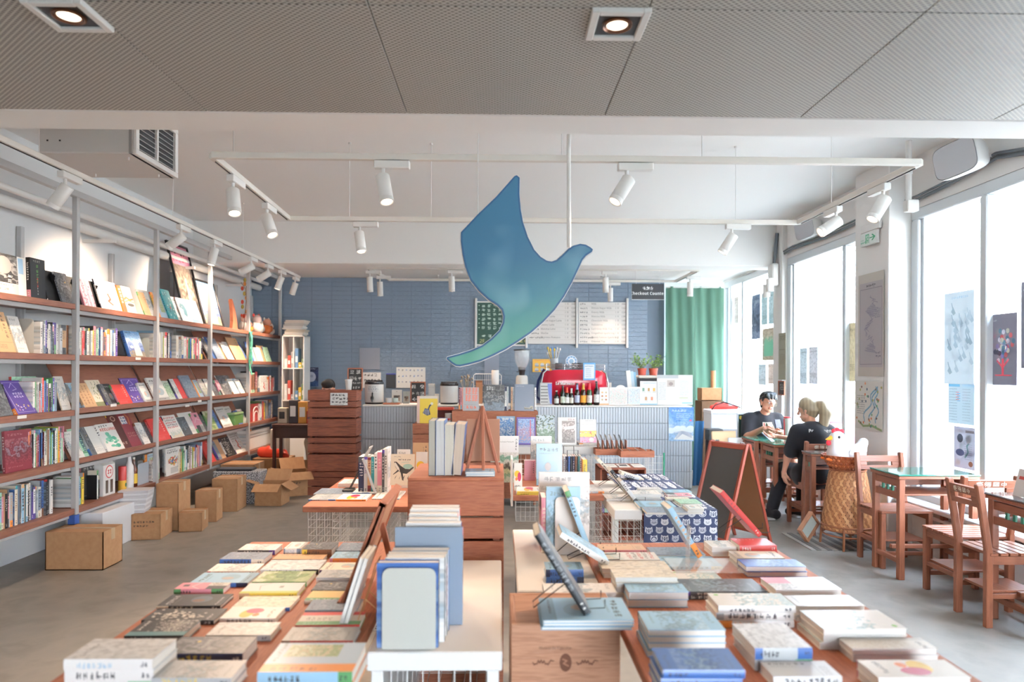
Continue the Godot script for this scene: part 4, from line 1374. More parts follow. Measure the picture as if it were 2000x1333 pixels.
	nm=["red book with white lettering right of the third post, lowest shelf","grey book next to the red one, lowest shelf","thin purple book left of the kraft one, lowest shelf","kraft-brown book, lowest shelf, fourth bay","white book with a small house drawing, lowest shelf"]
	for i in q.size():face(4,3,q[i][0],q[i][1],q[i][2],q[i][3],nm[i],q[i][4],20,0.02,0.024*(i % 2))
	face(4,3,464,482,0.33,20,"white book with a red plant drawing, lowest shelf, fourth bay","w",4.0,0.03,0.02)
	spines(4,4,488,500,"wakow",0.26)
	put_heap("distant_books","rows of small books filling the far bays of the left bookshelf","books")
	shelf_things()
func framed(row:int,u0:float,u1:float,h:float,cov:int,label:String):
	var x:=SX-0.1
	var d0:=sd(u0,x)
	var d1:=sd(u1,x)
	var t:=thing("framed_poster",label,"poster",V(x,ROWY[row]+0.002,-d0),PI/2)
	var w:=d1-d0
	var tilt:=Transform3D(Basis(V(1,0,0),deg_to_rad(-14)),Vector3.ZERO)
	var m:=Mb.new()
	m.x=tilt
	for s in [[0.0,0.0,0.022,h],[w-0.022,0.0,0.022,h],[0.022,0.0,w-0.044,0.022],[0.022,h-0.022,w-0.044,0.022]]:
		m.bx(V(s[0],s[1],-0.01),V(s[0]+s[2],s[1]+s[3],0.014),0.002)
	put("frame",m,M.black_plastic,t)
	m=Mb.new()
	m.x=tilt
	m.quad(V(0.02,0.02,0),V(w-0.02,0.02,0),V(w-0.02,h-0.02,0),V(0.02,h-0.02,0),cover_uv(cov))
	put("print",m,M.cover_print,t)
func bottle(at:Vector3,label:String,h:float,r:float,glass:String,lab:String,lab2:String,cap:String,grp:="",neck:="")->Node3D:
	var t:=thing("bottle",label,"bottle",at,0.0,grp)
	var m:=Mb.new(L(glass))
	var p:=[V2(0,0),V2(r*0.92,0),V2(r,0.005),V2(r,h*0.55),V2(r*0.93,h*0.62),V2(r*0.6,h*0.71),V2(r*0.42,h*0.78),V2(r*0.38,h*0.93),V2(0,h*0.93)]
	m.lathe(p,16)
	put("glass_body",m,M.gloss,t)
	m=Mb.new(L(lab))
	m.lathe([V2(r,h*0.12),V2(r+0.0008,h*0.12),V2(r+0.0008,h*0.45),V2(r,h*0.45)],16)
	m.k=L(lab2)
	m.ell(V(0,h*0.3,r*0.72),V(r*0.55,h*0.09,r*0.3),6,10)
	put("label",m,M.paint,t)
	m=Mb.new(L(cap))
	m.lathe([V2(0,h*0.93),V2(r*0.46,h*0.93),V2(r*0.46,h*0.985),V2(r*0.4,h),V2(0,h)],12)
	put("cap",m,M.satin,t)
	if neck !="":
		m=Mb.new(L(neck))
		m.lathe([V2(r*0.62,h*0.71),V2(r*0.45,h*0.785),V2(r*0.41,h*0.925),V2(r*0.38,h*0.93)],14)
		put("neck_wrap",m,M.satin,t)
	return t
func shelf_things():
	var y:float=ROWY[4]+0.001
	var d:=sd(214)
	var t:=thing("carton","white house-shaped gift carton with a red round badge on the lowest shelf","carton",V(SX-0.05,y,-d-0.09))
	var m:=Mb.new(L("e6e4df"))
	m.bx(V(-0.16,0,-0.09),V(0,0.26,0.09))
	put("body",m,M.paint,t)
	m=Mb.new(L("dedcd6"))
	m.tri(V(-0.16,0.26,0.09),V(0,0.26,0.09),V(-0.08,0.33,0.09))
	m.tri(V(0,0.26,-0.09),V(-0.16,0.26,-0.09),V(-0.08,0.33,-0.09))
	m.quad(V(0,0.26,0.09),V(0,0.26,-0.09),V(-0.08,0.33,-0.09),V(-0.08,0.33,0.09))
	m.quad(V(-0.16,0.26,-0.09),V(-0.16,0.26,0.09),V(-0.08,0.33,0.09),V(-0.08,0.33,-0.09))
	m.k=L("8a6448")
	m.bx(V(-0.09,0.325,-0.03),V(-0.07,0.355,0.03),0.002)
	put("gable",m,M.paint,t)
	m=Mb.new(L("c8262a"))
	m.x=Transform3D(Basis(V(0,0,1),-PI/2),V(0.0005,0.2,0))
	m.lathe([V2(0,0),V2(0.055,0),V2(0.055,0.001),V2(0.045,0.001)],24)
	m.k=L("f2efe9")
	m.lathe([V2(0,0.001),V2(0.047,0.001),V2(0.047,0.0015),V2(0,0.0015)],24)
	m.k=L("c8262a")
	for q in [[-0.02,0.0],[0.012,0.0]]:
		m.box(V(q[1],0.002,q[0]),V(0.04,0.001,0.006))
		m.box(V(0.012,0.002,q[0]+0.006),V(0.005,0.001,0.022))
		m.box(V(-0.012,0.002,q[0]+0.004),V(0.005,0.001,0.024))
	put("badge",m,M.paint,t)
	m=Mb.new(L("5d5148"))
	for q in [-0.035,0.035]:m.box(V(0.001,0.075,q),V(0.002,0.11,0.035))
	put("window",m,M.gloss,t)
	t=thing("can","red canister with a yellow printed foot beside the white house carton","can",V(SX-0.06,y,-sd(253)))
	m=Mb.new(L("b8322f"))
	m.lathe([V2(0,0.09),V2(0.033,0.09),V2(0.033,0.21),V2(0.03,0.215),V2(0,0.215)],18)
	put("body",m,M.satin,t)
	m=Mb.new(L("d8a53a"))
	m.lathe([V2(0,0),V2(0.032,0),V2(0.0335,0.004),V2(0.0335,0.09),V2(0,0.09)],18)
	m.k=L("3c6a4a")
	m.ell(V(0.028,0.05,0),V(0.008,0.025,0.014))
	put("print_band",m,M.satin,t)
	bottle(V(SX-0.05,y,-sd(264)),"bottle wrapped in white paper right of the red canister",0.33,0.038,"e6e4e2","dcdad8","c9b9b9","e6e4e2")
	bottle(V(SX-0.06,y,-sd(275)),"amber bottle with a yellow label beside the wrapped one",0.27,0.03,"5a2d16","d9b23c","a83028","c9c2b4")
	y=ROWY[0]+0.001
	t=thing("carved_stand","curved orange wooden stand left of the toys on the top shelf","ornament",V(SX-0.12,y,-sd(468)))
	m=Mb.new()
	m.x=Transform3D(Basis(V(0,1,0),PI/2),V(0.03,0,0))
	m.prism(PackedVector2Array([V2(-0.06,0),V2(0.12,0),V2(0.1,0.1),V2(0.06,0.2),V2(0.0,0.3),V2(-0.07,0.38),V2(-0.09,0.36),V2(-0.05,0.24),V2(-0.04,0.1)]),-0.02,0.02)
	put("body",m,M.crate_1,t)
	var k:=0
	for q in [[476,0.22,"efe3d6","d9543a","white and red plush toy in the pile on the top shelf"],[490,0.15,"e08a3a","3f7fbf","small orange plush toy beside the white one, top shelf"],[500,0.26,"f1ece4","d8483a","white plush toy with red on top, top shelf far end"],[510,0.2,"ece6dc","c9b48a","cream plush toy in the middle of the toy pile"],[520,0.24,"d9713a","f0e6da","orange plush animal at the far end of the top shelf"],[531,0.18,"f0ddd0","e0a58a","pink-white plush toy second from the far post"],[540,0.16,"7a5a48","2d2a2a","small brown plush animal against the far post"]]:
		t=thing("plush_toy",q[4],"plush toy",V(SX-0.12-0.03*(k % 2),y,-sd(q[0],SX-0.12)),1.2,"toys at the far end of the top shelf")
		var h:float=q[1]
		m=Mb.new(L(q[2]))
		m.ell(V(0,h*0.32,0),V(h*0.33,h*0.32,h*0.3))
		put("body",m,M.cloth,t)
		m=Mb.new(L(q[2]).lerp(L(q[3]),0.25))
		m.ell(V(0,h*0.76,h*0.05),V(h*0.26,h*0.24,h*0.24))
		put("head",m,M.cloth,t)
		for s in [-1.0,1.0]:
			m=Mb.new(L(q[3]))
			m.ell(V(s*h*0.2,h*0.96,0),V(h*0.08,h*0.1,h*0.05),6,8)
			put("ear",m,M.cloth,t)
			m=Mb.new(L(q[2]))
			m.ell(V(s*h*0.3,h*0.38,h*0.12),V(h*0.1,h*0.2,h*0.1),6,8)
			put("arm",m,M.cloth,t)
		k+=1
	t=thing("twig_branch","thin twig branch with red berries rising from the toys on the top shelf","branch",V(SX-0.08,y,-sd(487)))
	m=Mb.new(L("8a6a4a"))
	m.tube([V(0,0,0),V(0.0,0.2,-0.05),V(0.03,0.42,-0.02),V(0.0,0.6,-0.1),V(0.02,0.72,-0.2)],0.005)
	m.tube([V(0.03,0.42,-0.02),V(0.05,0.55,0.08),V(0.03,0.62,0.16)],0.004)
	put("stem",m,M.paint,t)
	for i in 9:
		m=Mb.new(L(["c8472f","d98a3a","b9a24a"][i % 3]))
		m.ell(V(0.02*sin(i*2.0),0.2+i*0.06,-0.02-0.05*sin(i*1.7)),V(0.02,0.03,0.02),6,8)
		put("berry",m,M.satin,t)
	k=0
	for q in [[489,"3f9a80","green ribbon streamers tied to the fourth post"],[548,"a99ac4","lilac ribbon streamers tied to the far post"]]:
		t=thing("ribbon_streamer",q[2],"ribbon",V(SX+0.03,1.99-0.08*k,-BAYZ[4+k]))
		for s in 4:
			var g:=[]
			for i in 8:
				var yy:=-0.06*i*(1.0+0.12*s)
				var xx:=0.02*sin(i*1.1+s*2.0)
				g.push_front([V(0.004*s+xx,yy,0.012+0.012*s),V(0.004*s+xx+0.004,yy,-0.012+0.012*s)])
			m=Mb.new(L(q[1]))
			m.sheet(g,true)
			put("strand",m,M.cloth,t)
		k+=1
	t=thing("arch_bookend","white arch-shaped wire bookend before the red cover, fourth shelf","bookend",V(SX-0.03,ROWY[3]+0.006,-sd(505)))
	m=Mb.new()
	for w in [0.11,0.075]:
		var pts:=[V(0,0,w)]
		for i in 9:pts.append(V(0,0.13*w/0.11+w*sin(i*PI/8)*0.6,w*cos(i*PI/8)))
		pts.append(V(0,0,-w))
		m.tube(pts,0.006)
	put("arch",m,M.white_metal,t)
	k=0
	for q in [[490,538,4,0.0,0.2,"e6e3de","low white carton on the lowest shelf, farthest bay"],[492,532,4,0.2,0.05,"efece6","flat white carton lying on the low carton, farthest bay"],[462,481,3,0.0,0.16,"5f8a4a","small green-lidded box on the fourth shelf"]]:
		var d0:=sd(q[0])
		var d1:=sd(q[1])
		t=thing("storage_box",q[6],"box",V(SX-0.16,ROWY[q[2]]+0.002+q[3],-(d0+d1)/2))
		m=Mb.new(L(q[5]))
		m.box(V(0,q[4]*0.42,0),V(0.26,q[4]*0.84,d1-d0-0.03),0.004)
		put("body",m,M.paint,t)
		m=Mb.new(L(q[5]).lightened(0.1))
		m.box(V(0,q[4]*0.92,0),V(0.27,q[4]*0.16,d1-d0-0.02),0.004)
		put("lid",m,M.paint,t)
		k+=1
const TY:=0.72
var laid:=[]
func flat(ul:float,ur:float,vf:float,vb:float,t:float,n:int,orient:int,cov:int,sp:String,label:String,base:=TY,grp:="",jit:=0.006):
	var y:=base+n*(t+0.0006)
	var a:=at_y(ul,vf,y)
	var b:=at_y(ur,vf,y)
	var c:=at_y((ul+ur)/2,vb,y)
	var wx:=b.x-a.x
	var dz:=clampf(absf(c.z-(a.z+b.z)/2),0.1,0.26)
	var z0:=(a.z+b.z)/2
	for q in laid:
		if q[4]>=y or base>=q[5]:continue
		var ox:float=minf(q[1],b.x)-maxf(q[0],a.x)
		var oz:float=minf(q[3],z0)-maxf(q[2],z0-dz)
		if ox<=0.0 or oz<=0.0:continue
		if ox<0.05:
			if a.x<q[0]:b.x=q[0]-0.002
			else:a.x=q[1]+0.002
		elif z0>q[3]:dz -=oz+0.003
		else:
			z0 -=oz+0.003; dz -=oz+0.003
	wx=b.x-a.x
	if dz<0.06:return
	laid.append([a.x,b.x,z0-dz,z0,base,y])
	for k in n:
		var yy:=base+k*(t+0.0006)+0.0003
		var lab:=label if k==n-1 else "%s, %s copy down" % [label,ORD[n-1-k]]
		var ox:=0.0
		var oz:=0.0
		if k<n-1:
			ox=rng.randf_range(-jit,jit); oz=-rng.randf_range(0,jit)
		var xf:Transform3D
		var w:=wx
		var h:=dz
		if orient==0:
			xf=lay(V(1,0,0),V(0,1,0),V(a.x+ox,yy,z0-dz/2+oz))
		elif orient==1:
			w=dz; h=wx
			xf=lay(V(0,0,-1),V(0,1,0),V(a.x+wx/2+ox,yy,z0+oz))
		else:
			w=dz; h=wx
			xf=lay(V(0,0,1),V(0,1,0),V(a.x+wx/2+ox,yy,z0-dz+oz))
		var turn:=rng.randf_range(-0.02,0.02)
		xf=Transform3D(Basis(),xf.origin)*Transform3D(Basis(V(0,1,0),turn),Vector3.ZERO)*Transform3D(xf.basis,Vector3.ZERO)
		book(lab,w,h,t,cov,sp,xf,grp if grp !="" else ("copies of the "+label if n>1 else ""))
func slat_crate(called:String,label:String,cat:String,at:Vector3,w:float,dep:float,h:float,rows:Array,matn:="crate_0"):
	var t:=thing(called,label,cat,at)
	var m:Mb
	var y:=h
	for r in rows:
		for f in [0,1]:
			m=Mb.new(Color(1,1,1).darkened(rng.randf()*0.18))
			var z:float=0.0 if f==0 else -dep+0.018
			m.bx(V(-w/2,y-r[0],z-0.018),V(w/2,y,z),0.002)
			put("slat",m,M[matn],t)
		for s in [-1.0,1.0]:
			m=Mb.new(Color(1,1,1).darkened(rng.randf()*0.18))
			m.bx(V(s*w/2-s*0.016,y-r[0],-dep+0.018),V(s*w/2,y,-0.018),0.002)
			put("side_slat",m,M[matn.left(-1)+"2"],t)
		y -=r[0]+r[1]
	for s in [-1.0,1.0]:
		for z in [-0.036,-dep+0.036]:
			m=Mb.new(Color(0.9,0.9,0.9))
			m.box(V(s*(w/2-0.032),h/2,z),V(0.03,h,0.03),0.002)
			put("corner_post",m,M[matn.left(-1)+"1"],t)
	m=Mb.new()
	m.bx(V(-w/2,h,-dep),V(w/2,h+0.012,0.0),0.002)
	put("top_board",m,M[matn],t)
	return t
func wire_cube(label:String,at:Vector3,w:float,dep:float,h:float,grp:="",nx:=8,ny:=8,wire:="white_metal",opened:=true):
	var t:=thing("wire_cube",label,"wire shelf",at,0.0,grp)
	for f in 5:
		var m:=Mb.new()
		var r:=0.002 if f==0 else 0.0013
		match f:
			0:
				for i in nx+1:m.cyl(V(-w/2+w*i/nx,0,0),V(-w/2+w*i/nx,h,0),r,-1,5)
				for i in ny+1:m.cyl(V(-w/2,h*i/ny,0),V(w/2,h*i/ny,0),r,-1,5)
			1,2:
				var x:=-w/2 if f==1 else w/2
				for i in nx+1:m.cyl(V(x,0,-dep*i/nx),V(x,h,-dep*i/nx),r,-1,5)
				for i in ny+1:m.cyl(V(x,h*i/ny,0),V(x,h*i/ny,-dep),r,-1,5)
			_:
				var y:=h*0.5 if f==3 else 0.004
				for i in nx+1:m.cyl(V(-w/2+w*i/nx,y,0),V(-w/2+w*i/nx,y,-dep),r,-1,5)
				for i in ny+1:m.cyl(V(-w/2,y,-dep*i/ny),V(w/2,y,-dep*i/ny),r,-1,5)
		put(["front_grid","side_grid","side_grid","shelf_grid","base_grid"][f],m,M[wire],t)
	return t
func table(called:String,label:String,a:Vector2,b:Vector2,y:float,th:float,m_top:Material,m_leg:Material,legs:=true):
	var t:=thing(called,label,"table",V((a.x+b.x)/2,0,-(a.y+b.y)/2))
	var w:=b.x-a.x
	var d:=b.y-a.y
	var m:=Mb.new()
	m.box(V(0,y-th/2,0),V(w,th,d),0.004)
	put("table_top",m,m_top,t)
	if legs:
		for sx in [-1.0,1.0]:
			for sz in [-1.0,1.0]:
				m=Mb.new()
				m.box(V(sx*(w/2-0.05),(y-th)/2,sz*(d/2-0.06)),V(0.05,y-th,0.05),0.003)
				put("leg",m,m_leg,t)
	return t
func build_tables():
	table("book_table","long red-brown wooden table covered with books in the left foreground",V2(-1.115,1.3),V2(-0.39,3.1),TY,0.035,M.crate_2,M.crate_1)
	table("book_table","long red-brown wooden table covered with books in the right foreground",V2(0.375,1.3),V2(1.22,3.08),TY,0.035,M.crate_2,M.crate_1)
	flat(464,537,1075,1063,0.02,1,1,62,"d","small white book with a dark left strip, far end, left table")
	flat(429,515,1093,1079,0.022,1,1,63,"b","blue-grey clothbound book second in the left column, left table")
	flat(405,500,1116,1102,0.012,1,1,62,"w","thin white book third in the left column, left table")
	flat(370,484,1139,1119,0.016,1,1,61,"b","white and blue cover fourth in the left column, left table")
	flat(340,436,1151,1136,0.018,1,1,34,"p","pink-red book with a black block, left table")
	flat(306,430,1184,1161,0.012,1,1,68,"k","glossy black book below the pink one, left table")
	flat(276,418,1212,1189,0.014,1,1,35,"k","black book with white petals, right half tucked, left table")
	flat(243,358,1242,1212,0.022,1,1,36,"k","black book with a teal strip and white petals, left table")
	flat(125,298,1288,1248,0.027,3,1,44,"w","pale teal-grey book with a printed spine, left table front")
	flat(554,588,1072,1059,0.03,1,1,52,"w","thick white box book at the far middle, left table")
	flat(590,648,1074,1059,0.034,1,1,48,"u","thick grey book with a dark brown spine, left table")
	flat(531,630,1093,1081,0.016,1,1,41,"k","kraft-brown book with its cover lifting, left table")
	flat(509,622,1113,1094,0.02,1,1,44,"f","smooth pale grey book third in the middle column, left table")
	flat(492,599,1137,1116,0.018,1,1,57,"e","green and white gradient cover, middle column, left table")
	flat(467,580,1159,1139,0.02,1,1,50,"y","grey book with a lime-green spine edge, left table")
	flat(452,566,1187,1161,0.012,1,1,39,"c","plain cream book in the middle column, left table")
	flat(429,538,1208,1191,0.016,1,1,40,"w","white book with yellow and magenta blobs, left table")
	flat(402,528,1241,1217,0.018,1,1,44,"g","shiny grey-green wrapped book, middle column, left table")
	flat(317,474,1277,1244,0.034,1,1,48,"n","thick dark grey book with a navy lettered spine, left table")
	flat(274,452,1325,1298,0.02,2,1,53,"g","grey pictured book at the bottom edge, left table")
	flat(655,716,1076,1060,0.018,1,1,63,"x","blue-grey book in crinkled clear wrap, left table")
	flat(644,712,1091,1080,0.022,1,1,65,"o","white book with an orange stripe on its spine, left table")
	flat(624,708,1114,1099,0.018,1,1,45,"w","white book with a grey leaf picture, right column, left table")
	flat(617,704,1129,1117,0.026,1,2,53,"g","grey book with thick pinkish pages, right column, left table")
	flat(608,704,1153,1139,0.016,1,1,48,"d","dull grey pictured book, right column, left table")
	flat(594,695,1173,1156,0.014,1,1,55,"y","yellow-green book above the grey-blue one, right column, left table")
	flat(596,699,1192,1177,0.018,1,1,63,"x","grey-blue cloudy cover, right column, left table")
	flat(577,702,1221,1196,0.018,1,1,43,"r","green, grey and red banded book, right column, left table")
	flat(550,690,1252,1225,0.014,1,1,53,"r","grey winter-photo book with a red edge, left table")
	flat(503,688,1313,1256,0.03,2,1,59,"l","light blue book with an orange band, front right, left table")
	flat(1173,1263,1075,1066,0.012,2,1,41,"p","kraft-brown book at the far end, right table")
	flat(1182,1290,1094,1079,0.016,2,2,46,"w","white book with rows of red characters, right table")
	flat(1176,1310,1111,1096,0.018,2,2,39,"c","cream book with faint brown print, right table")
	flat(1201,1324,1128,1113,0.018,4,2,39,"w","cream thick-paged book in a tall pile, right table")
	flat(1228,1346,1157,1142,0.026,2,2,65,"n","open-covered book with navy endpaper, right table")
	flat(1267,1419,1231,1194,0.018,4,2,65,"l","pale blue-grey sketch-covered book in a pile, right table")
	flat(1295,1455,1309,1266,0.02,5,1,60,"b","plain mid-blue book in the front pile, right table")
	flat(1275,1378,1084,1069,0.016,1,2,63,"x","grey pictured book behind the clear stand, right table")
	flat(1288,1412,1107,1087,0.012,1,1,61,"l","light blue book under the clear stand, right table")
	flat(1312,1412,1133,1116,0.014,1,1,51,"p","pale landscape cover half hidden in the middle, right table")
	flat(1327,1499,1156,1131,0.014,2,1,58,"d","wide dark landscape picture book, right table")
	flat(1403,1554,1184,1159,0.022,3,1,51,"w","white book with a teal watercolour, right table")
	flat(1390,1440,1069,1056,0.02,2,2,30,"f","small pale book left of the red one, right table")
	flat(1443,1517,1066,1052,0.026,2,1,67,"r","plain red book under the leaning red one, right table")
	flat(1440,1534,1091,1077,0.018,2,2,45,"c","cream book with black brush marks, right column, right table")
	flat(1458,1575,1107,1093,0.02,2,2,60,"n","dark blue seascape book in a pile of two, right table")
	flat(1514,1644,1152,1128,0.022,2,2,49,"r","red and cream book on two thick copies, right table")
	flat(1556,1690,1184,1167,0.016,3,2,52,"w","white book with a small yellow edge, right table")
	flat(1474,1587,1266,1218,0.03,2,1,44,"g","grey-green and silver wrapped book, right table")
	flat(1607,1772,1229,1192,0.0195,3,2,51,"w","brown and white glossy book on a tall pile, right table")
	flat(1664,1832,1268,1236,0.0175,2,2,37,"w","white book with grey-green art, pile of two, right table")
	flat(1510,1645,1322,1270,0.028,1,1,38,"f","grey and white photo book at the front, right table")
	flat(1716,1898,1324,1290,0.024,2,2,40,"p","yellow and magenta book at the front corner, right table")
	build_white_tables()
	build_middle()
func build_white_tables():
	var t=table("display_table","white thick-topped display table in front, under the row of standing books",V2(-0.372,1.935),V2(0.012,2.87),0.7,0.055,M.white_metal,M.white_metal,false)
	var m:Mb
	for s in [-1.0,1.0]:
		m=Mb.new()
		m.box(V(s*0.165,0.3225,0.0),V(0.035,0.645,0.9),0.003)
		put("side_board",m,M.white_metal,t)
	wire_cube("white wire cube shelf under the front white table",V(-0.175,0.002,-2.02),0.28,0.75,0.62,"",6,8)
	t=table("display_table","white display table behind the wooden wine box, holding blue books",V2(0.07,2.47),V2(0.42,3.42),0.7,0.045,M.white_metal,M.white_metal,false)
	wire_cube("dark wire cube shelf under the white table behind the wine box",V(0.235,0.002,-2.52),0.3,0.85,0.645,"",7,8,"grey_pipe")
	var be:=at_d(1108,1100,2.95)
	bookend(V(be.x,0.7008,-2.95),0.0,0.108,0.25,"white metal bookend before the pale blue book, rear white table","d9d3cd")
	var y:=0.7006
	var k:=0
	for q in [[736,856,1100,1.965,0.03,60,"n","navy hardback standing behind the cream bookend, front white table"],
			[752,868,1090,2.005,0.035,30,"d","dark-spined white book second in the standing row"],
			[756,872,1083,2.05,0.03,62,"m","white book with a maroon spine corner, standing row"],
			[765,876,1075,2.09,0.03,44,"b","pale book with a lilac-blue spine in the standing row"],
			[771,903,1031,2.14,0.012,54,"x","tall mottled blue-grey book in the standing row"],
			[792,900,1022,2.175,0.03,30,"f","white book right behind the tall blue-grey one"],
			[797,893,1014,2.22,0.03,62,"v","white book with a violet spine end in the standing row"],
			[798,893,1004,2.265,0.03,30,"k","white book with a black spine end in the standing row"],
			[800,897,995,2.31,0.03,52,"l","pale blue-spined book near the back of the row"],
			[803,896,990,2.355,0.03,30,"m","white book farthest back in the standing row"]]:
		var a:=at_d(q[0],1150,q[3])
		var b:=at_d(q[1],1150,q[3])
		var top:=at_d((q[0]+q[1])/2,q[2],q[3]).y
		var w:=b.x-a.x
		var xf:=lay(V(-1,0,0),V(0,0,-1),V(b.x,y+(top-y)/2,-q[3]))
		book(q[7],w,top-y,q[4],q[5],q[6],xf,"books standing in a row on the front white table")
		k+=1
	var a:=at_d(746,1270,1.955)
	var b:=at_d(851,1270,1.955)
	bookend(V((a.x+b.x)/2,y,-1.955),0.0,b.x-a.x,0.232,"large cream metal bookend at the front of the standing row","c6c6bd")
	t=thing("easel_board","wooden framed board leaning beside the standing books, left table","board",V(-0.50,TY+0.001,-2.35))
	m=Mb.new()
	m.x=Transform3D(Basis(V(0,0,1),deg_to_rad(-21)),Vector3.ZERO)
	m.bx(V(-0.012,0,-0.22),V(0.0,0.36,0.12),0.002)
	put("board",m,M.pale_1,t)
	m=Mb.new()
	m.x=Transform3D(Basis(V(0,0,1),deg_to_rad(-21)),Vector3.ZERO)
	for s in [-0.22,0.105]:m.bx(V(-0.02,0,s),V(0.006,0.365,s+0.015),0.002)
	m.bx(V(-0.02,0.35,-0.22),V(0.006,0.368,0.12),0.002)
	m.bx(V(-0.03,0.0,-0.22),V(0.006,0.014,0.12),0.002)
	put("frame",m,M.crate_1,t)
	m=Mb.new()
	m.bar(V(0.09,0.24,-0.05),V(0.15,0.0,-0.05),0.02,0.012)
	put("rear_leg",m,M.crate_1,t)
	wire_stand(V(-0.43,TY+0.001,-2.12),-PI/2,0.14,0.2,"brass wire stand holding two slim books beside the standing row","","brass",17.0,false)
	for q in 2:
		var up:=V(sin(0.3),cos(0.3),0)
		var out:=V(-cos(0.3),sin(0.3),0)
		var xf:=lay(V(0,0,1),out,V(-0.452-0.014*q,TY+0.012,-2.2)+up*0.105)
		book(["slim cream book on the brass wire stand, right one","slim cream book on the brass wire stand, left one"][q],0.15,0.21,0.011,30,"c",xf,"slim books on the brass wire stand")
	t=thing("wine_box","plain wooden wine box with a burnt round crest at the front","wooden box",V(0.193,0,-1.95))
	m=Mb.new()
	m.bx(V(-0.157,0.47,-0.02),V(0.157,0.775,0.0),0.003)
	put("front_board",m,M.pale_0,t)
	m=Mb.new()
	m.bx(V(-0.157,0.47,-0.27),V(0.157,0.775,-0.25),0.003)
	put("rear_board",m,M.pale_0,t)
	m=Mb.new()
	m.bx(V(-0.157,0.47,-0.25),V(-0.142,0.775,-0.02),0.003)
	put("side_board",m,M.pale_2,t)
	m=Mb.new()
	m.bx(V(0.142,0.47,-0.25),V(0.157,0.775,-0.02),0.003)
	put("side_board",m,M.pale_2,t)
	m=Mb.new()
	m.bx(V(-0.142,0.76,-0.25),V(0.142,0.774,-0.02))
	put("lid_board",m,M.pale_0,t)
	m=Mb.new()
	m.bx(V(-0.157,0.455,-0.27),V(0.157,0.47,0.0),0.002)
	put("base_board",m,M.pale_0,t)
	var im:=Image.create(256,96,false,Image.FORMAT_RGBA8)
	im.fill(Color(0.3,0.16,0.1,0))
	var p:=pen(im,0,0,256,96,4)
	var bc:=Color("7d4f3a")
	bc.a=0.75
	p.e(0.5,0.62,0.085,0.34,bc)
	var hole:=Color("b98568")
	hole.a=0.7
	p.ln([V2(0.46,0.5),V2(0.52,0.56),V2(0.47,0.66),V2(0.54,0.76)],0.018,hole)
	p.text("Maison de Vignoble",0.12,0.02,0.05,bc,false,true)
	for s in [0.03,0.66]:
		var pts:=[]
		for i in 16:pts.append(V2(s+i*0.02,0.62+0.09*sin(i*1.3)*(1 if i % 3 else -1)))
		p.ln(pts,0.014,bc)
	var pm:=mat("burnt_print","ffffff",0.8)
	pm.albedo_texture=ImageTexture.create_from_image(im)
	pm.transparency=BaseMaterial3D.TRANSPARENCY_ALPHA
	m=Mb.new()
	m.quad(V(-0.1,0.635,0.0008),V(0.1,0.635,0.0008),V(0.1,0.71,0.0008),V(-0.1,0.71,0.0008))
	put("crest_print",m,pm,t)
	wire_cube("dark wire cube shelf carrying the wooden wine box",V(0.2,0.002,-1.95),0.31,0.27,0.45,"",7,8,"grey_pipe")
	flat(1060,1238,1212,1168,0.009,3,2,61,"l","clear-wrapped grey-blue book on the wine box",0.776)
	flat(1003+60,1225,1158,1143,0.028,2,2,30,"f","pale thick book on the white table behind the wine box",0.7008)
	lean_book(1056,1154,1040,1196,1.93,0.24,"k",48,"dark book leaning on a wire stand on top of the wine box",0.808)
	lean_book(1098,1190,1040,1128,2.6,0.24,"w",65,"white and navy book leaning on a wire stand behind the dark one",0.762)
	lean_book(1112,1160,958,1092,2.85,0.25,"l",30,"thick book with a blue spine leaning on a wire stand",0.72)
	lean_book(1313,1372,990,1086,2.75,0.22,"l",61,"light blue book leaning on the clear acrylic stand, right table",0.742,false)
	lean_book(1413,1489,958,1062,2.98,0.24,"r",67,"red and white book leaning on a wire stand, right table",0.776)
	t=thing("acrylic_stand","clear acrylic display stand holding the light blue book, right table","book stand",V(0.79,0.7345,-2.66))
	m=Mb.new()
	m.bx(V(-0.12,0,-0.1),V(0.2,0.004,0.1),0.001)
	put("base_plate",m,M.clear_plastic,t)
	m=Mb.new()
	m.bar(V(-0.05,0.004,0.0),V(-0.045,0.16,0.0),0.004,0.05)
	put("prop",m,M.clear_plastic,t)
	y=0.701
	flat(1066,1140,1113,1098,0.028,2,1,61,"b","blue-banded white book in the pile on the rear white table",y,"",0.002)
	book("pink-edged book standing left of the pale blue one",0.14,0.24,0.024,34,"p",lay(V(0,0,-1),V(1,0,0),V(at_d(1057,1050,2.98).x,0.822,-2.98)))
	for q in [[1066,1132,950,2.99,0.0,65,"l","pale blue and white book standing on the rear white table"],[1052,1150,922,3.2,0.0,30,"f","tall white book standing behind the pale blue one"]]:
		a=at_d(q[0],1050,q[3])
		b=at_d(q[1],1050,q[3])
		var top:=at_d(q[0],q[2],q[3]).y
		book(q[7],maxf(b.x-a.x,0.14),top-y,0.02,q[5],q[6],lay(V(1,0,0),V(0,0,1),V(a.x,y+(top-y)/2,-q[3])),"books standing on the rear white table")
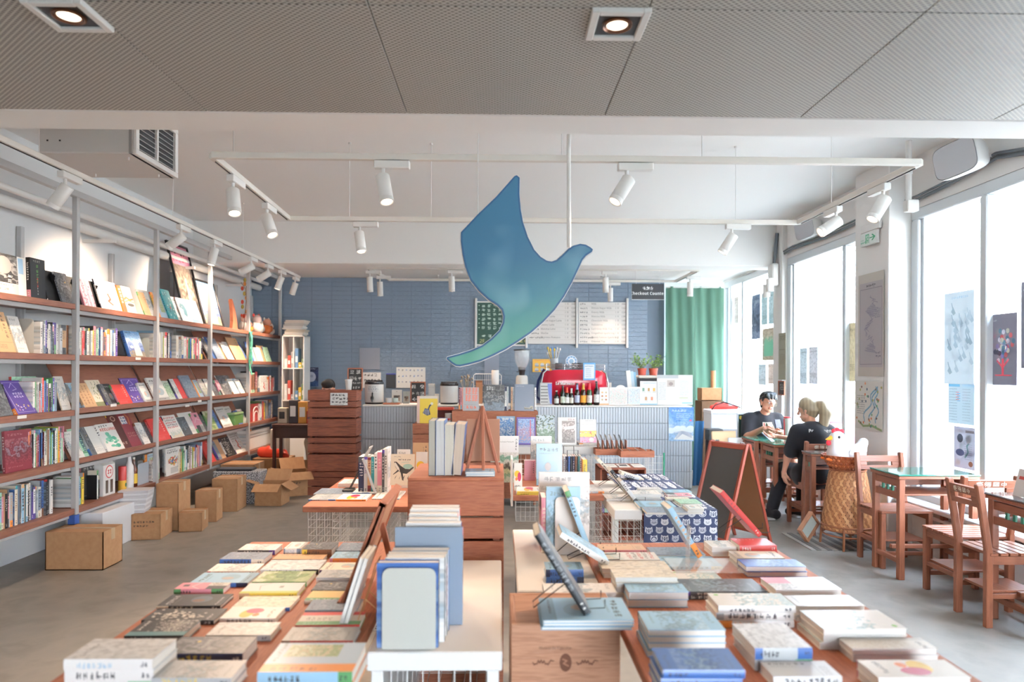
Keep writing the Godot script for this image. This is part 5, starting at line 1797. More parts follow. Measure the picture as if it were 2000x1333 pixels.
func lean_book(u0:float,u1:float,v0:float,v1:float,d:float,w:float,sp:String,cov:int,label:String,foot_y:float,stand:=true):
	var top:=at_d(u0,v0,d)
	var bot:=at_d(u1,v1,d)
	bot.y=maxf(bot.y,foot_y+0.006)
	var up:=(top-bot).normalized()
	var out:=V(up.y,-up.x,0)
	var h:=top.distance_to(bot)
	var t:=0.022
	book(label,w*0.62,h,t,cov,sp,lay(V(0,0,-1),out,bot+up*h*0.5-out*t),"books leaning on wire stands")
	if stand:
		wire_stand(V(bot.x,foot_y,bot.z-w*0.31),PI/2,w*0.55,h*0.9,"wire stand under the "+label.left(label.find(" leaning")),"black wire book stands","dark_steel",rad_to_deg(atan2(bot.x-top.x,top.y-bot.y))+3.0)
func build_middle():
	var m:Mb
	slat_crate("slat_crate","red-brown slatted wooden crate standing upright behind the row of books","crate",V(-0.185,0,-2.95),0.415,0.46,1.02,[[0.152,0.008],[0.09,0.012],[0.16,0.012],[0.16,0.012],[0.16,0.012],[0.16,0.012]])
	var y:=1.033
	var k:=0
	for q in [[837,850,822,"g","grey-covered book, leftmost of four on the slatted crate"],[851,868,822,"b","book with a blue edge, second on the slatted crate"],[869,886,830,"w","third of the four thick books on the slatted crate"],[886,905,829,"n","rightmost thick book leaning on the slatted crate"]]:
		var a:=at_d(q[0],900,3.0)
		var b:=at_d(q[1],900,3.0)
		var top:=at_d(q[0],q[2],3.0).y
		var th:=(b.x-a.x)*1.02
		var xf:=lay(V(0,0,1),V(-1,0,0),V(b.x,y+(top-y)/2,-3.17))
		if k==3:xf.basis=Basis(V(0,0,1),deg_to_rad(-5))*xf.basis
		book(q[4],0.165,top-y,th,[48,60,52,60][k],q[3],xf,"books standing fore-edge out on the slatted crate",["b9bbb6","d3dbe4","d4d6d2","cfc4ba"][k])
		k+=1
	var c:=at_d(943,905,3.12)
	var t:=thing("table_easel","small wooden tripod easel with a brown board on the slatted crate","easel",V(c.x,y,-3.12))
	var apex:=V(-0.003,0.3,-0.02)
	for q in [[V(-0.075,0,0.0)],[V(0.075,0,0.01)],[V(0.005,0,0.09)]]:
		m=Mb.new()
		m.bar(q[0],apex,0.014,0.012,0.002)
		put("leg",m,M.crate_1,t)
	m=Mb.new()
	m.bar(V(-0.08,0.035,-0.02),V(0.08,0.035,-0.02),0.012,0.014)
	put("ledge",m,M.crate_0,t)
	m=Mb.new(L("a8765a"))
	m.x=Transform3D(Basis(V(1,0,0),-0.12),V(0,0.045,-0.03))
	m.bx(V(-0.077,0,-0.006),V(0.077,0.195,0.0),0.001)
	put("board",m,M.paint,t)
	flat(908,965,922,918,0.01,2,2,61,"w","thin white book behind the small easel on the crate",y)
	var tl=table("book_table","red-brown wooden table top on wire cubes, middle left",V2(-1.115,3.9),V2(-0.36,4.95),TY,0.035,M.crate_0,M.white_metal,false)
	tl.set_meta("label","red-brown wooden table top on white wire cubes, left of the slatted crate")
	for q in [[-0.905,3.93,"front left"],[-0.53,3.93,"front right"],[-0.905,4.5,"back left"],[-0.53,4.5,"back right"]]:
		wire_cube("white wire cube under the middle left table, "+q[2],V(q[0],0.002,-q[1]),0.37,0.5,0.68,"white wire cubes under the middle left table",8,15)
	flat(602,655,976,966,0.008,1,1,53,"g","thin grey book nearest the left corner, middle left table")
	flat(612,685,965,954,0.008,1,1,63,"g","grey-green book behind the thin grey one, middle left table")
	flat(656,715,976,965,0.01,1,1,40,"o","orange and yellow cover at the front, middle left table")
	flat(688,735,963,953,0.012,1,1,30,"b","white book with a blue edge, middle left table")
	flat(722,780,974,957,0.008,1,1,52,"w","white book with red flowers at the front, middle left table")
	flat(660,700,945,936,0.012,2,2,62,"w","small white book in a low pile, middle left table")
	t=thing("display_stand","grey metal display stand with a tilted plate, middle left table","stand",V(-0.83,TY+0.001,-4.35))
	m=Mb.new()
	m.bar(V(0.06,0.0,0),V(-0.02,0.22,0),0.012,0.16,0.002)
	m.bar(V(-0.02,0.22,0),V(0.02,0.29,0),0.008,0.1,0.002)
	put("plate",m,M.grey_steel,t)
	m=Mb.new()
	m.tube([V(-0.02,0.2,0.03),V(-0.12,0.01,0.03),V(-0.12,0.01,-0.03),V(-0.02,0.2,-0.03)],0.003)
	m.box(V(-0.12,0.012,0),V(0.07,0.02,0.08),0.004)
	put("foot",m,M.black_plastic,t)
	k=0
	for q in [[700,711,893,"n","navy-topped spine"],[711,718,893,"f","pale grey spine"],[718,725,894,"s","tan spine"],[725,731,893,"t","teal-capped spine"],[731,737,886,"w","white spine"],[737,746,884,"p","white and red spine"],[746,751,879,"d","dark spine"],[751,757,877,"w","tall white spine"]]:
		var a:=at_d(q[0],920,4.3)
		var b:=at_d(q[1],920,4.3)
		var top:=at_d(q[0],q[2],4.3).y
		book("%s in the standing row on the middle left table" % q[4],0.15,top-TY-0.001,(b.x-a.x)*0.97,30,q[3],lay(V(0,0,-1),V(1,0,0),V(a.x,TY+0.001+(top-TY)/2,-4.3)),"books standing on the middle left table")
		k+=1
	front_book(762,808,889,948,4.25,0,"c","cream book with a whale on a clear stand, middle left table",0.015,12.0)
	front_book(806,838,866,908,4.75,41,"s","kraft-coloured boxed notebook behind the whale cover",0.03,3.0,TY)
	front_book(812,834,884,918,4.6,40,"w","small white card set in front of the kraft notebook",0.02,6.0,TY)
	front_book(775,800,879,905,4.5,30,"w","white book behind the whale cover, middle left table",0.02,5.0,TY)
	build_far_middle()
func front_book(u0:float,u1:float,v0:float,v1:float,d:float,cov:int,sp:String,label:String,t:=0.015,lean:=8.0,rest:=-1.0,grp:=""):
	var a:=at_d(u0,v1,d)
	var b:=at_d(u1,v1,d)
	var c:=at_d(u0,v0,d)
	var foot:=a.y if rest<0 else rest+0.001
	var l:=deg_to_rad(lean)
	var h:=(c.y-foot)/cos(l)
	var up:=V(0,cos(l),-sin(l))
	var out:=V(0,sin(l),cos(l))
	return book(label,b.x-a.x,h,t,cov,sp,lay(V(1,0,0),out,V(a.x,foot,-d)+up*h*0.5-out*t),grp)
var sheet_im:Image
var sheet_at:=Vector2i.ZERO
var sheet_row:=0
func sheet_pen(w:int,h:int,sd:int)->Pt:
	if sheet_im==null:
		sheet_im=Image.create(2048,2048,false,Image.FORMAT_RGB8)
	if sheet_at.x+w>2046:
		sheet_at=Vector2i(0,sheet_at.y+sheet_row+2)
		sheet_row=0
	var p:=pen(sheet_im,sheet_at.x,sheet_at.y,w,h,sd)
	sheet_at.x+=w+2
	sheet_row=maxi(sheet_row,h)
	return p
func pen_uv(p:Pt)->Rect2:
	return Rect2(p.o/2048.0,p.s/2048.0).grow(-0.0004)
func finish_sheet():
	M.sign_print.albedo_texture=ImageTexture.create_from_image(sheet_im)
	M.sign_back.albedo_texture=M.sign_print.albedo_texture
func poster(label:String,cat:String,u0:float,v0:float,u1:float,v1:float,d:float,p:Pt,called:="poster",thick:=0.001,grp:=""):
	var a:=at_d(u0,v1,d)
	var b:=at_d(u1,v0,d)
	var t:=thing(called,label,cat,V((a.x+b.x)/2,a.y,-d),0.0,grp)
	var w:=(b.x-a.x)/2
	var h:=b.y-a.y
	var m:=Mb.new(L("e8e6e0"))
	m.bx(V(-w,0,-thick),V(w,h,-0.0002))
	put("backing",m,M.paper,t)
	m=Mb.new()
	m.quad(V(-w,0,0),V(w,0,0),V(w,h,0),V(-w,h,0),pen_uv(p))
	put("print",m,M.sign_print,t)
	return t
func chalk_board(label:String,u0:float,v0:float,u1:float,v1:float,d:float,p:Pt,frame:Material,fw:=0.014):
	var a:=at_d(u0,v1,d)
	var b:=at_d(u1,v0,d)
	var t:=thing("chalkboard",label,"chalkboard",V((a.x+b.x)/2,a.y,-d))
	var w:=(b.x-a.x)/2
	var h:=b.y-a.y
	var tl:=Transform3D(Basis(V(1,0,0),-0.08),Vector3.ZERO)
	var m:=Mb.new()
	m.x=tl
	m.quad(V(-w,0,0),V(w,0,0),V(w,h,0),V(-w,h,0),pen_uv(p))
	m.quad(V(w,0,-0.006),V(-w,0,-0.006),V(-w,h,-0.006),V(w,h,-0.006),Rect2(pen_uv(p).position,Vector2.ZERO))
	put("slate",m,M.sign_print,t)
	m=Mb.new()
	m.x=tl
	for s in [[-w,0.0,-w+fw,h],[w-fw,0.0,w,h],[-w,0.0,w,fw],[-w,h-fw,w,h]]:m.bx(V(s[0],s[1],-0.008),V(s[2],s[3],0.006),0.002)
	put("frame",m,frame,t)
	return t
func build_far_middle():
	var m:Mb
	var t:Node3D
	mat("sign_print","ffffff",0.55)
	table("book_table","red-brown table top between the slatted crate and the white grid shelves",V2(0.075,4.24),V2(0.655,5.05),TY,0.035,M.crate_0,M.white_metal,false)
	for q in [[0.5,4.27,"in front"],[0.5,4.68,"behind"]]:
		wire_cube("white wire cube under the middle right table, "+q[2],V(q[0],0.002,-q[1]),0.29,0.36,0.68,"white wire cubes under the middle right table",7,15)
	var w:=at_d(1000,940,4.2)
	t=thing("foam_board","white foam board standing on edge at the crate's right side","board",V(w.x,TY-0.06,-4.2))
	m=Mb.new(L("eceae6"))
	m.bx(V(-0.006,0,-0.2),V(0.006,0.29,0.0),0.002)
	put("panel",m,M.paint,t)
	front_book(958,1013,853,938,4.72,1,"c","large landscape book with green hills behind the slatted crate",0.015,8.0,TY)
	front_book(1004,1020,906,957,4.4,40,"w","comic book with a bold red title, right of the foam board",0.012,10.0,TY)
	front_book(1037,1078,853,890,4.95,30,"g","grey cover standing behind the blue books, middle right table",0.012,6.0,TY)
	front_book(1024,1046,900,944,4.8,69,"p","pink boxed card set left of the blue book, middle right table",0.05,2.0,TY)
	front_book(1048,1098,868,934,4.6,61,"l","light blue book with a cream slip, middle right table",0.02,6.0,TY)
	flat(1010,1060,960,951,0.012,2,1,40,"y","yellow-topped thin book lying by the comic, middle right table")
	flat(1120,1180,960,945,0.014,1,1,44,"g","glossy grey book at the right corner, middle right table")
	var k:=0
	for q in [["g",4.0],["n",5.0],["b",4.0],["k",4.0],["n",5.0],["u",5.0],["t",3.5],["f",6.0]]:
		var u:=1100.0+k*4.6
		var a:=at_d(u,930,4.62)
		book("%s spine, %s from the left in the black wire rack" % [INK[q[0]][0],ORD[k]],0.14,0.19,0.0145,30+k,q[0],lay(V(0,0,-1),V(1,0,0),V(a.x,TY+0.1,-4.62)),"books in the black wire rack")
		k+=1
	book("pale book with a yellow band beside the black wire rack",0.14,0.18,0.03,59,"y",lay(V(0,0,-1),V(1,0,0),V(at_d(1138,930,4.55).x,TY+0.092,-4.55)))
	var a:=at_d(1098,930,4.66)
	var b:=at_d(1136,930,4.66)
	t=thing("wire_rack","black wire rack holding dark spines on the middle right table","rack",V((a.x+b.x)/2,TY+0.001,-4.7))
	m=Mb.new()
	var hw:=(b.x-a.x)/2
	for z in [0.1,-0.16]:
		m.tube([V(-hw,0.003,z),V(-hw+0.03,0.003,z),V(-hw+0.03,0.235,z-0.02),V(hw-0.03,0.235,z-0.02),V(hw-0.03,0.003,z),V(hw,0.003,z)],0.0025,5)
	put("wire_loop",m,M.dark_steel,t)
	t=table("display_table","white box-shaped display table left of the navy cloth",V2(0.672,3.95),V2(0.835,5.0),0.69,0.06,M.white_metal,M.white_metal,false)
	wire_cube("white wire cube under the white box table",V(0.753,0.002,-3.97),0.155,0.9,0.62,"",4,14)
	t=table("cloth_table","table under the navy cat-patterned cloth, full of pale books",V2(0.845,3.96),V2(1.27,5.3),0.69,0.03,M.white_metal,M.white_metal)
	wire_cube("white wire cube below the navy cloth",V(1.055,0.002,-4.04),0.3,0.5,0.6,"",8,14)
	var p:=sheet_pen(420,260,61)
	var nv:=Color("27345c")
	var wh:=Color("e4e6ea")
	p.r(0,0,1,1,nv)
	for j in 4:
		for i in 7:
			var cx:=0.07+i*0.145+(0.07 if j % 2 else 0.0)
			var cy:=0.13+j*0.25
			var kk:=(i*3+j*5) % 4
			p.e(cx,cy,0.052,0.09,wh)
			p.poly([V2(cx-0.05,cy-0.02),V2(cx-0.045,cy-0.12),V2(cx-0.01,cy-0.07)],wh)
			p.poly([V2(cx+0.05,cy-0.02),V2(cx+0.045,cy-0.12),V2(cx+0.01,cy-0.07)],wh)
			if kk==1:
				for q in 4:p.r(cx-0.05,cy-0.06+q*0.035,0.1,0.012,nv)
			elif kk==2:
				for q in 9:p.e(cx-0.03+0.03*(q % 3),cy-0.045+0.045*(q/3),0.01,0.015,nv)
			elif kk==3:
				p.e(cx,cy,0.04,0.07,nv)
				p.e(cx,cy+0.01,0.03,0.05,wh)
			p.e(cx-0.016,cy-0.01,0.006,0.01,nv); p.e(cx+0.016,cy-0.01,0.006,0.01,nv)
			p.ln([V2(cx-0.012,cy+0.03),V2(cx,cy+0.02),V2(cx+0.012,cy+0.03)],0.005,nv)
	t=thing("cat_cloth","navy tablecloth printed with white cat faces, hanging over the table front","tablecloth",V(1.055,0.6925,-3.95))
	m=Mb.new()
	var g:=[]
	for i in 9:
		var row:=[]
		for j in 25:
			var x:=-0.215+0.43*j/24.0
			row.append(V(x,-0.19+i*0.0236,0.012+0.006*sin(j*0.9)*(1.0-i/8.0)))
		g.append(row)
	m.sheet(g,true)
	for i in m.u.size():pass
	var uv:=pen_uv(p)
	for i in m.u.size():m.u[i]=uv.position+m.u[i]*uv.size
	put("front_drop",m,M.sign_print,t)
	m=Mb.new()
	m.quad(V(-0.215,0,0.012),V(0.215,0,0.012),V(0.215,0,-1.36),V(-0.215,0,-1.36),uv)
	m.quad(V(0.216,-0.16,0.012),V(0.216,-0.16,-1.36),V(0.216,0,-1.36),V(0.216,0,0.012),uv)
	put("top_cover",m,M.sign_print,t)
	var ty:=0.6935
	flat(1184,1232,975,966,0.012,1,2,30,"w","white book at the left end, white box table",0.6905)
	flat(1232,1292,966,958,0.014,3,2,62,"f","white book in the far left pile on the navy cloth",ty)
	flat(1240,1302,976,968,0.016,1,2,47,"t","white book with a mint edge on the navy cloth",ty)
	flat(1250,1322,990,979,0.016,1,2,61,"l","white and light blue cover in the middle of the navy cloth",ty)
	flat(1264,1344,1001,991,0.016,1,2,63,"g","grey photo book at the front of the navy cloth",ty)
	flat(1300,1352,962,957,0.014,1,2,61,"l","pale blue book at the far right of the navy cloth",ty)
	flat(1306,1352,969,963,0.012,1,2,34,"v","white book with a violet strip on the navy cloth",ty)
	flat(1328,1372,984,975,0.014,1,2,47,"a","mint-covered book near the blackboard on the navy cloth",ty)
	flat(1246,1300,983,977,0.014,1,2,62,"w","white book with a dark block beside the light blue cover, navy cloth",ty)
	flat(1306,1350,977,971,0.014,1,2,39,"c","cream book behind the mint-covered one, navy cloth",ty)
	flat(1334,1376,994,986,0.016,2,2,52,"w","white pictured book in a pair by the blackboard, navy cloth",ty)
	flat(1296,1342,956,952,0.016,2,2,30,"w","white book pair at the back of the navy cloth",ty)
	flat(1250,1294,957,952,0.018,2,2,44,"f","pale grey book pair at the back left of the navy cloth",ty)
	lean_book(1170,1222,895,972,4.7,0.24,"c",30,"cream board book leaning on a wire stand, farthest of three",0.6905)
	lean_book(1196,1234,917,982,4.4,0.24,"k",62,"white and black book leaning on a wire stand, middle of three",0.6905)
	lean_book(1216,1248,938,1000,4.15,0.22,"f",48,"grey book leaning on a wire stand, nearest of three",0.6905)
	lean_book(1214,1258,922,955,5.0,0.2,"f",39,"cream open magazine leaning on a wire stand",0.694)
	blackboard_stand()
	slat_crate("slat_crate","orange-brown wooden crate with art books on top, before the counter","crate",V(-0.045,0,-7.55),0.95,0.4,1.03,[[0.13,0.006],[0.2,0.006],[0.2,0.006],[0.2,0.006],[0.2,0.006]])
	slat_crate("slat_crate","lower orange-brown crate under the yellow bird book, before the counter","crate",V(-0.745,0,-7.6),0.43,0.35,0.885,[[0.1,0.006],[0.2,0.006],[0.2,0.006],[0.2,0.006]])
	front_book(903,935,757,803,7.6,2,"o","grey art book with orange-red brush characters on the crate",0.03,3.0,1.043)
	front_book(945,985,752,802,7.6,4,"g","dark grey photo book in a clear stand on the crate",0.02,5.0,1.043)
	front_book(1005,1043,751,803,7.6,5,"x","plain slate-blue book in a clear stand on the crate",0.02,5.0,1.043)
	k=0
	for q in [[986,989.5,"w"],[990,993,"f"],[998,1001,"s"],[1001.5,1004,"g"],[1044,1047.5,"w"],[896,899,"m"],[899.5,902,"p"]]:
		var c:=at_d(q[0],780,7.62)
		var e:=at_d(q[1],780,7.62)
		book(["white spine right of the photo book","pale grey spine right of the photo book","tan spine left of the slate-blue book","grey spine left of the slate-blue book","white spine right of the slate-blue book","maroon spine left of the orange-red art book","pink spine left of the orange-red art book"][k]+" on the crate",0.17,0.27-0.005*k,e.x-c.x,30,q[2],lay(V(0,0,-1),V(1,0,0),V(c.x,1.043+0.135,-7.62)),"spines beside the art books on the crate")
		k+=1
	front_book(814,854,774,829,7.65,3,"y","yellow book with a long-necked bird on the low crate",0.03,4.0,0.898)
	t=thing("red_box","dark red open-front box behind the white mug","box",at_d(868,829,7.9))
	m=Mb.new(L("5a2620"))
	m.bx(V(-0.09,0,-0.15),V(0.09,0.16,-0.02))
	put("body",m,M.paint,t)
	m=Mb.new(L("c8472f"))
	m.bx(V(-0.1,0.16,-0.16),V(0.1,0.19,-0.01),0.003)
	put("lid",m,M.paint,t)
	mug("white mug with a red dome print in front of the dark red box",at_d(877,825,7.7),0.045,0.1,"eceae6","c2303a")
	table("display_table","white magazine table before the tiled counter, on white wire cubes",V2(0.14,6.72),V2(0.985,7.2),0.74,0.07,M.white_metal,M.white_metal,false)
	for q in [[0.36,"left"],[0.78,"right"]]:wire_cube("white wire cube under the magazine table, %s one" % q[1],V(q[0],0.002,-6.75),0.38,0.4,0.66,"wire cubes under the magazine table",8,14)
	front_book(970,1006,814,866,7.1,6,"l","magazine with a blue seaside painting before the crate",0.012,8.0,0.742)
	front_book(1009,1046,816,878,6.9,7,"v","magazine with a violet street painting",0.012,8.0,0.742)
	front_book(1048,1084,812,870,6.95,8,"e","magazine with a leafy landscape photograph",0.012,8.0,0.742)
	front_book(1090,1126,816,868,6.9,9,"w","white magazine with a pinkish house photograph",0.015,8.0,0.742)
	front_book(1133,1165,820,862,6.9,10,"w","white booklet with yellow and pink bands",0.01,8.0,0.766)
	flat(1131,1172,866,860,0.011,2,1,30,"w","white booklet lying under the banded booklet",0.742)
	postcard_rack()
	build_counter()
func mug(label:String,at:Vector3,r:float,h:float,col:String,pr:String):
	var t:=thing("mug",label,"mug",at)
	var m:=Mb.new(L(col))
	m.lathe([V2(0,0),V2(r*0.95,0),V2(r,0.004),V2(r,h),V2(r-0.004,h),V2(r-0.004,0.008),V2(0,0.008)],18)
	m.k=L(pr)
	m.ell(V(0,h*0.35,r*0.72),V(r*0.6,h*0.28,r*0.3))
	put("cup",m,M.satin,t)
	m=Mb.new(L(col))
	var pts:=[]
	for i in 9:pts.append(V(r-0.003+0.03*sin(i*PI/8),h*0.2+h*0.6*i/8.0,0))
	m.tube(pts,0.006)
	put("handle",m,M.satin,t)
func blackboard_stand():
	var t:=thing("sandwich_board","red-framed sandwich blackboard standing open between the cloth table and the chairs","sandwich board",V(0,0,0))
	var n:=V(2.10,0.88,-5.72)
	var f:=V(1.90,0.88,-6.05)
	var ridge:=(n-f).normalized()
	var perp:=V(-ridge.z,0,ridge.x)
	if perp.x<0:perp=-perp
	for s in [-1.0,1.0]:
		var off=perp*0.29*s+V(0,-0.88,0)
		var m:=Mb.new()
		var gap=perp*0.014*s
		m.bar(n+gap,n+off+gap,0.022,0.045,0.003)
		m.bar(f+gap,f+off+gap,0.022,0.045,0.003)
		m.bar(n+gap+off*0.03,f+gap+off*0.03,0.045,0.02,0.003)
		m.bar(n+gap+off*0.9,f+gap+off*0.9,0.045,0.02,0.003)
		if not M.has("board_red"):mat("board_red","96402c",0.45); mat("slate","45413d",0.75)
		put("board_frame",m,M.board_red,t)
		m=Mb.new()
		var a=n+gap+off*0.05
		var b=f+gap+off*0.05
		var c=f+gap+off*0.9
		var d=n+gap+off*0.9
		m.quad(b,c,d,a) if s<0 else m.quad(a,d,c,b)
		put("slate_face",m,M.slate,t)
		m=Mb.new(L("8a5a3a"))
		var inn=perp*-0.012*s
		if s<0:m.quad(a+inn,d+inn,c+inn,b+inn)
		else:m.quad(b+inn,c+inn,d+inn,a+inn)
		put("inner_face",m,M.paint,t)
	var m:=Mb.new()
	for q in [0.15,0.85]:
		m.box(f.lerp(n,q)+V(0,0.004,0),V(0.03,0.012,0.03),0.003)
	m.ell(f.lerp(n,0.5)-perp*0.02+V(0,-0.03,0),V(0.01,0.01,0.01),5,8)
	put("hinge",m,M.chrome,t)
	for i in 4:
		var off=perp*0.29+V(0,-0.88,0)
		var c=n.lerp(f,0.25)+perp*0.03+off*(0.2+i*0.2)
		t=thing("flyer","white flyer clipped on the outer side of the sandwich board, %s from the top" % ORD[i],"flyer",c,0.0,"flyers on the sandwich board")
		m=Mb.new(L("e9e8e4"))
		m.x=Transform3D(Basis(ridge,off.normalized()*-1.0,ridge.cross(off.normalized()*-1.0)),Vector3.ZERO)
		m.box(V(0,0,0.004),V(0.15,0.19,0.001))
		put("sheet",m,M.paper,t)
func postcard_rack():
	var m:Mb
	var a:=at_d(1172,915,6.0)
	var b:=at_d(1262,915,6.0)
	var w:=(b.x-a.x)/2
	var cx:=(a.x+b.x)/2
	var h:=a.y
	var t:=thing("book_cabinet","small dark-red open wooden cabinet of books beside the postcard trays","cabinet",V(cx,0,-6.0))
	for q in [[-w,0.0,-w+0.015,h],[w-0.015,0.0,w,h]]:
		m=Mb.new()
		m.bx(V(q[0],q[1],-0.3),V(q[2],q[3],0.0),0.002)
		put("side_panel",m,M.pallet_1,t)
	for y in [0.0,0.22,h-0.016]:
		m=Mb.new()
		m.bx(V(-w,y,-0.3),V(w,y+0.016,0.0),0.002)
		put("shelf",m,M.pallet_0,t)
	m=Mb.new()
	m.bx(V(-w,0,-0.305),V(w,h,-0.3))
	put("back_panel",m,M.pallet_0,t)
	for k in 16:
		var x:=cx-w+0.02+k*(w*2-0.04)/16.0
		var c:String="dkeedkdekdetlusf"[k]
		book("%s spine, %s from the left in the small dark-red cabinet" % [INK[c][0],ORD[k]],0.13,0.19+0.02*sin(k*2.0),(w*2-0.045)/16.0,30+k,c,lay(V(0,0,-1),V(1,0,0),V(x,0.237+0.1+0.01*sin(k*2.0),-6.02)),"books in the small dark-red cabinet")
	for k in 3:
		var u:float=[1193,1218,1246][k]
		var c:=at_d(u,903,6.1)
		t=thing("flat_card",["white printed card left on top of the dark-red cabinet","white card with a dark photo, middle on the dark-red cabinet","plain white card right on top of the dark-red cabinet"][k],"card",V(c.x,h+0.002,-6.12),0.0,"cards lying on the dark-red cabinet")
		m=Mb.new(L("eceae6"))
		m.bx(V(-0.05,0,-0.09),V(0.05,0.006,0.09),0.001)
		m.k=L("55504c") if k==1 else L("d5d2cc")
		m.bx(V(-0.035,0.006,-0.06),V(0.035,0.0065,0.05))
		put("sheet",m,M.paper,t)
	wire_cube("white wire shelf behind the dark-red cabinet, carrying the postcard trays",V(cx+0.06,0.002,-6.35),0.58,0.36,0.68,"",9,10)
	for k in 2:
		var c:=at_d([1205,1243][k],[893,900][k],[6.55,6.42][k])
		var ww:float=[0.23,0.16][k]
		t=thing("postcard_tray",["long wooden tray with slots of upright postcards","short wooden tray of lying postcards in front of the long one"][k],"tray",V(c.x+[0.02,0.0][k],0.685,[-6.58,-6.42][k]))
		m=Mb.new()
		m.bx(V(-ww,0,-0.1),V(ww,0.012,0.05),0.002)
		m.bx(V(-ww,0.012,0.04),V(ww,0.06,0.05),0.002)
		m.bx(V(-ww,0.012,-0.1),V(ww,0.06,-0.09),0.002)
		m.bx(V(-ww,0.012,-0.09),V(-ww+0.01,0.06,0.04),0.002)
		m.bx(V(ww-0.01,0.012,-0.09),V(ww,0.06,0.04),0.002)
		put("tray_body",m,M.crate_0,t)
		for i in ([7,3][k]):
			m=Mb.new()
			m.bx(V(-ww+0.03+i*0.045,0.012,-0.07),V(-ww+0.036+i*0.045,0.14 if k==0 else 0.05,0.03),0.001)
			put("divider",m,M.crate_1,t)
		for i in ([6,4][k]):
			var lab:="%s postcard from the left in the %s wooden tray" % [ORD[i],["long","short"][k]]
			var cd:=thing("postcard",lab,"postcard",t.position+V(-ww+0.05+i*[0.045,0.075][k],0.0135,-0.02),0.0,"postcards in the %s wooden tray" % ["long","short"][k])
			m=Mb.new(L(["d9d6cf","8a8682","c9c2b4","efeeea","6d6a66","b4bcc2"][i]))
			m.x=Transform3D(Basis(V(0,0,1),[0.38,0.9][k]),V(0.03,0,0))
			m.bx(V(0,0.002,-0.05),V(0.003,[0.19,0.1][k],0.05))
			put("stock",m,M.satin,cd)
	var c:=at_d(1268,920,6.75)
	t=thing("grid_panel","white wire grid panel with a green edge right of the postcard trays","grid panel",V(c.x-0.01,0.0,-6.76))
	m=Mb.new()
	for i in 6:m.cyl(V(-0.03+i*0.035,0.3,0),V(-0.03+i*0.035,0.66,0),0.0025,-1,5)
	for i in 6:m.cyl(V(-0.03,0.32+i*0.065,0),V(0.15,0.32+i*0.065,0),0.0025,-1,5)
	put("grid",m,M.white_metal,t)
	m=Mb.new(L("e6e6e4"))
	m.bx(V(-0.04,0.0,-0.02),V(0.15,0.3,0.0),0.002)
	put("white_foot",m,M.paint,t)
	m=Mb.new(L("2f8a6a"))
	m.bx(V(0.152,0.0,-0.015),V(0.168,0.68,0.002),0.003)
	put("green_edge",m,M.paint,t)
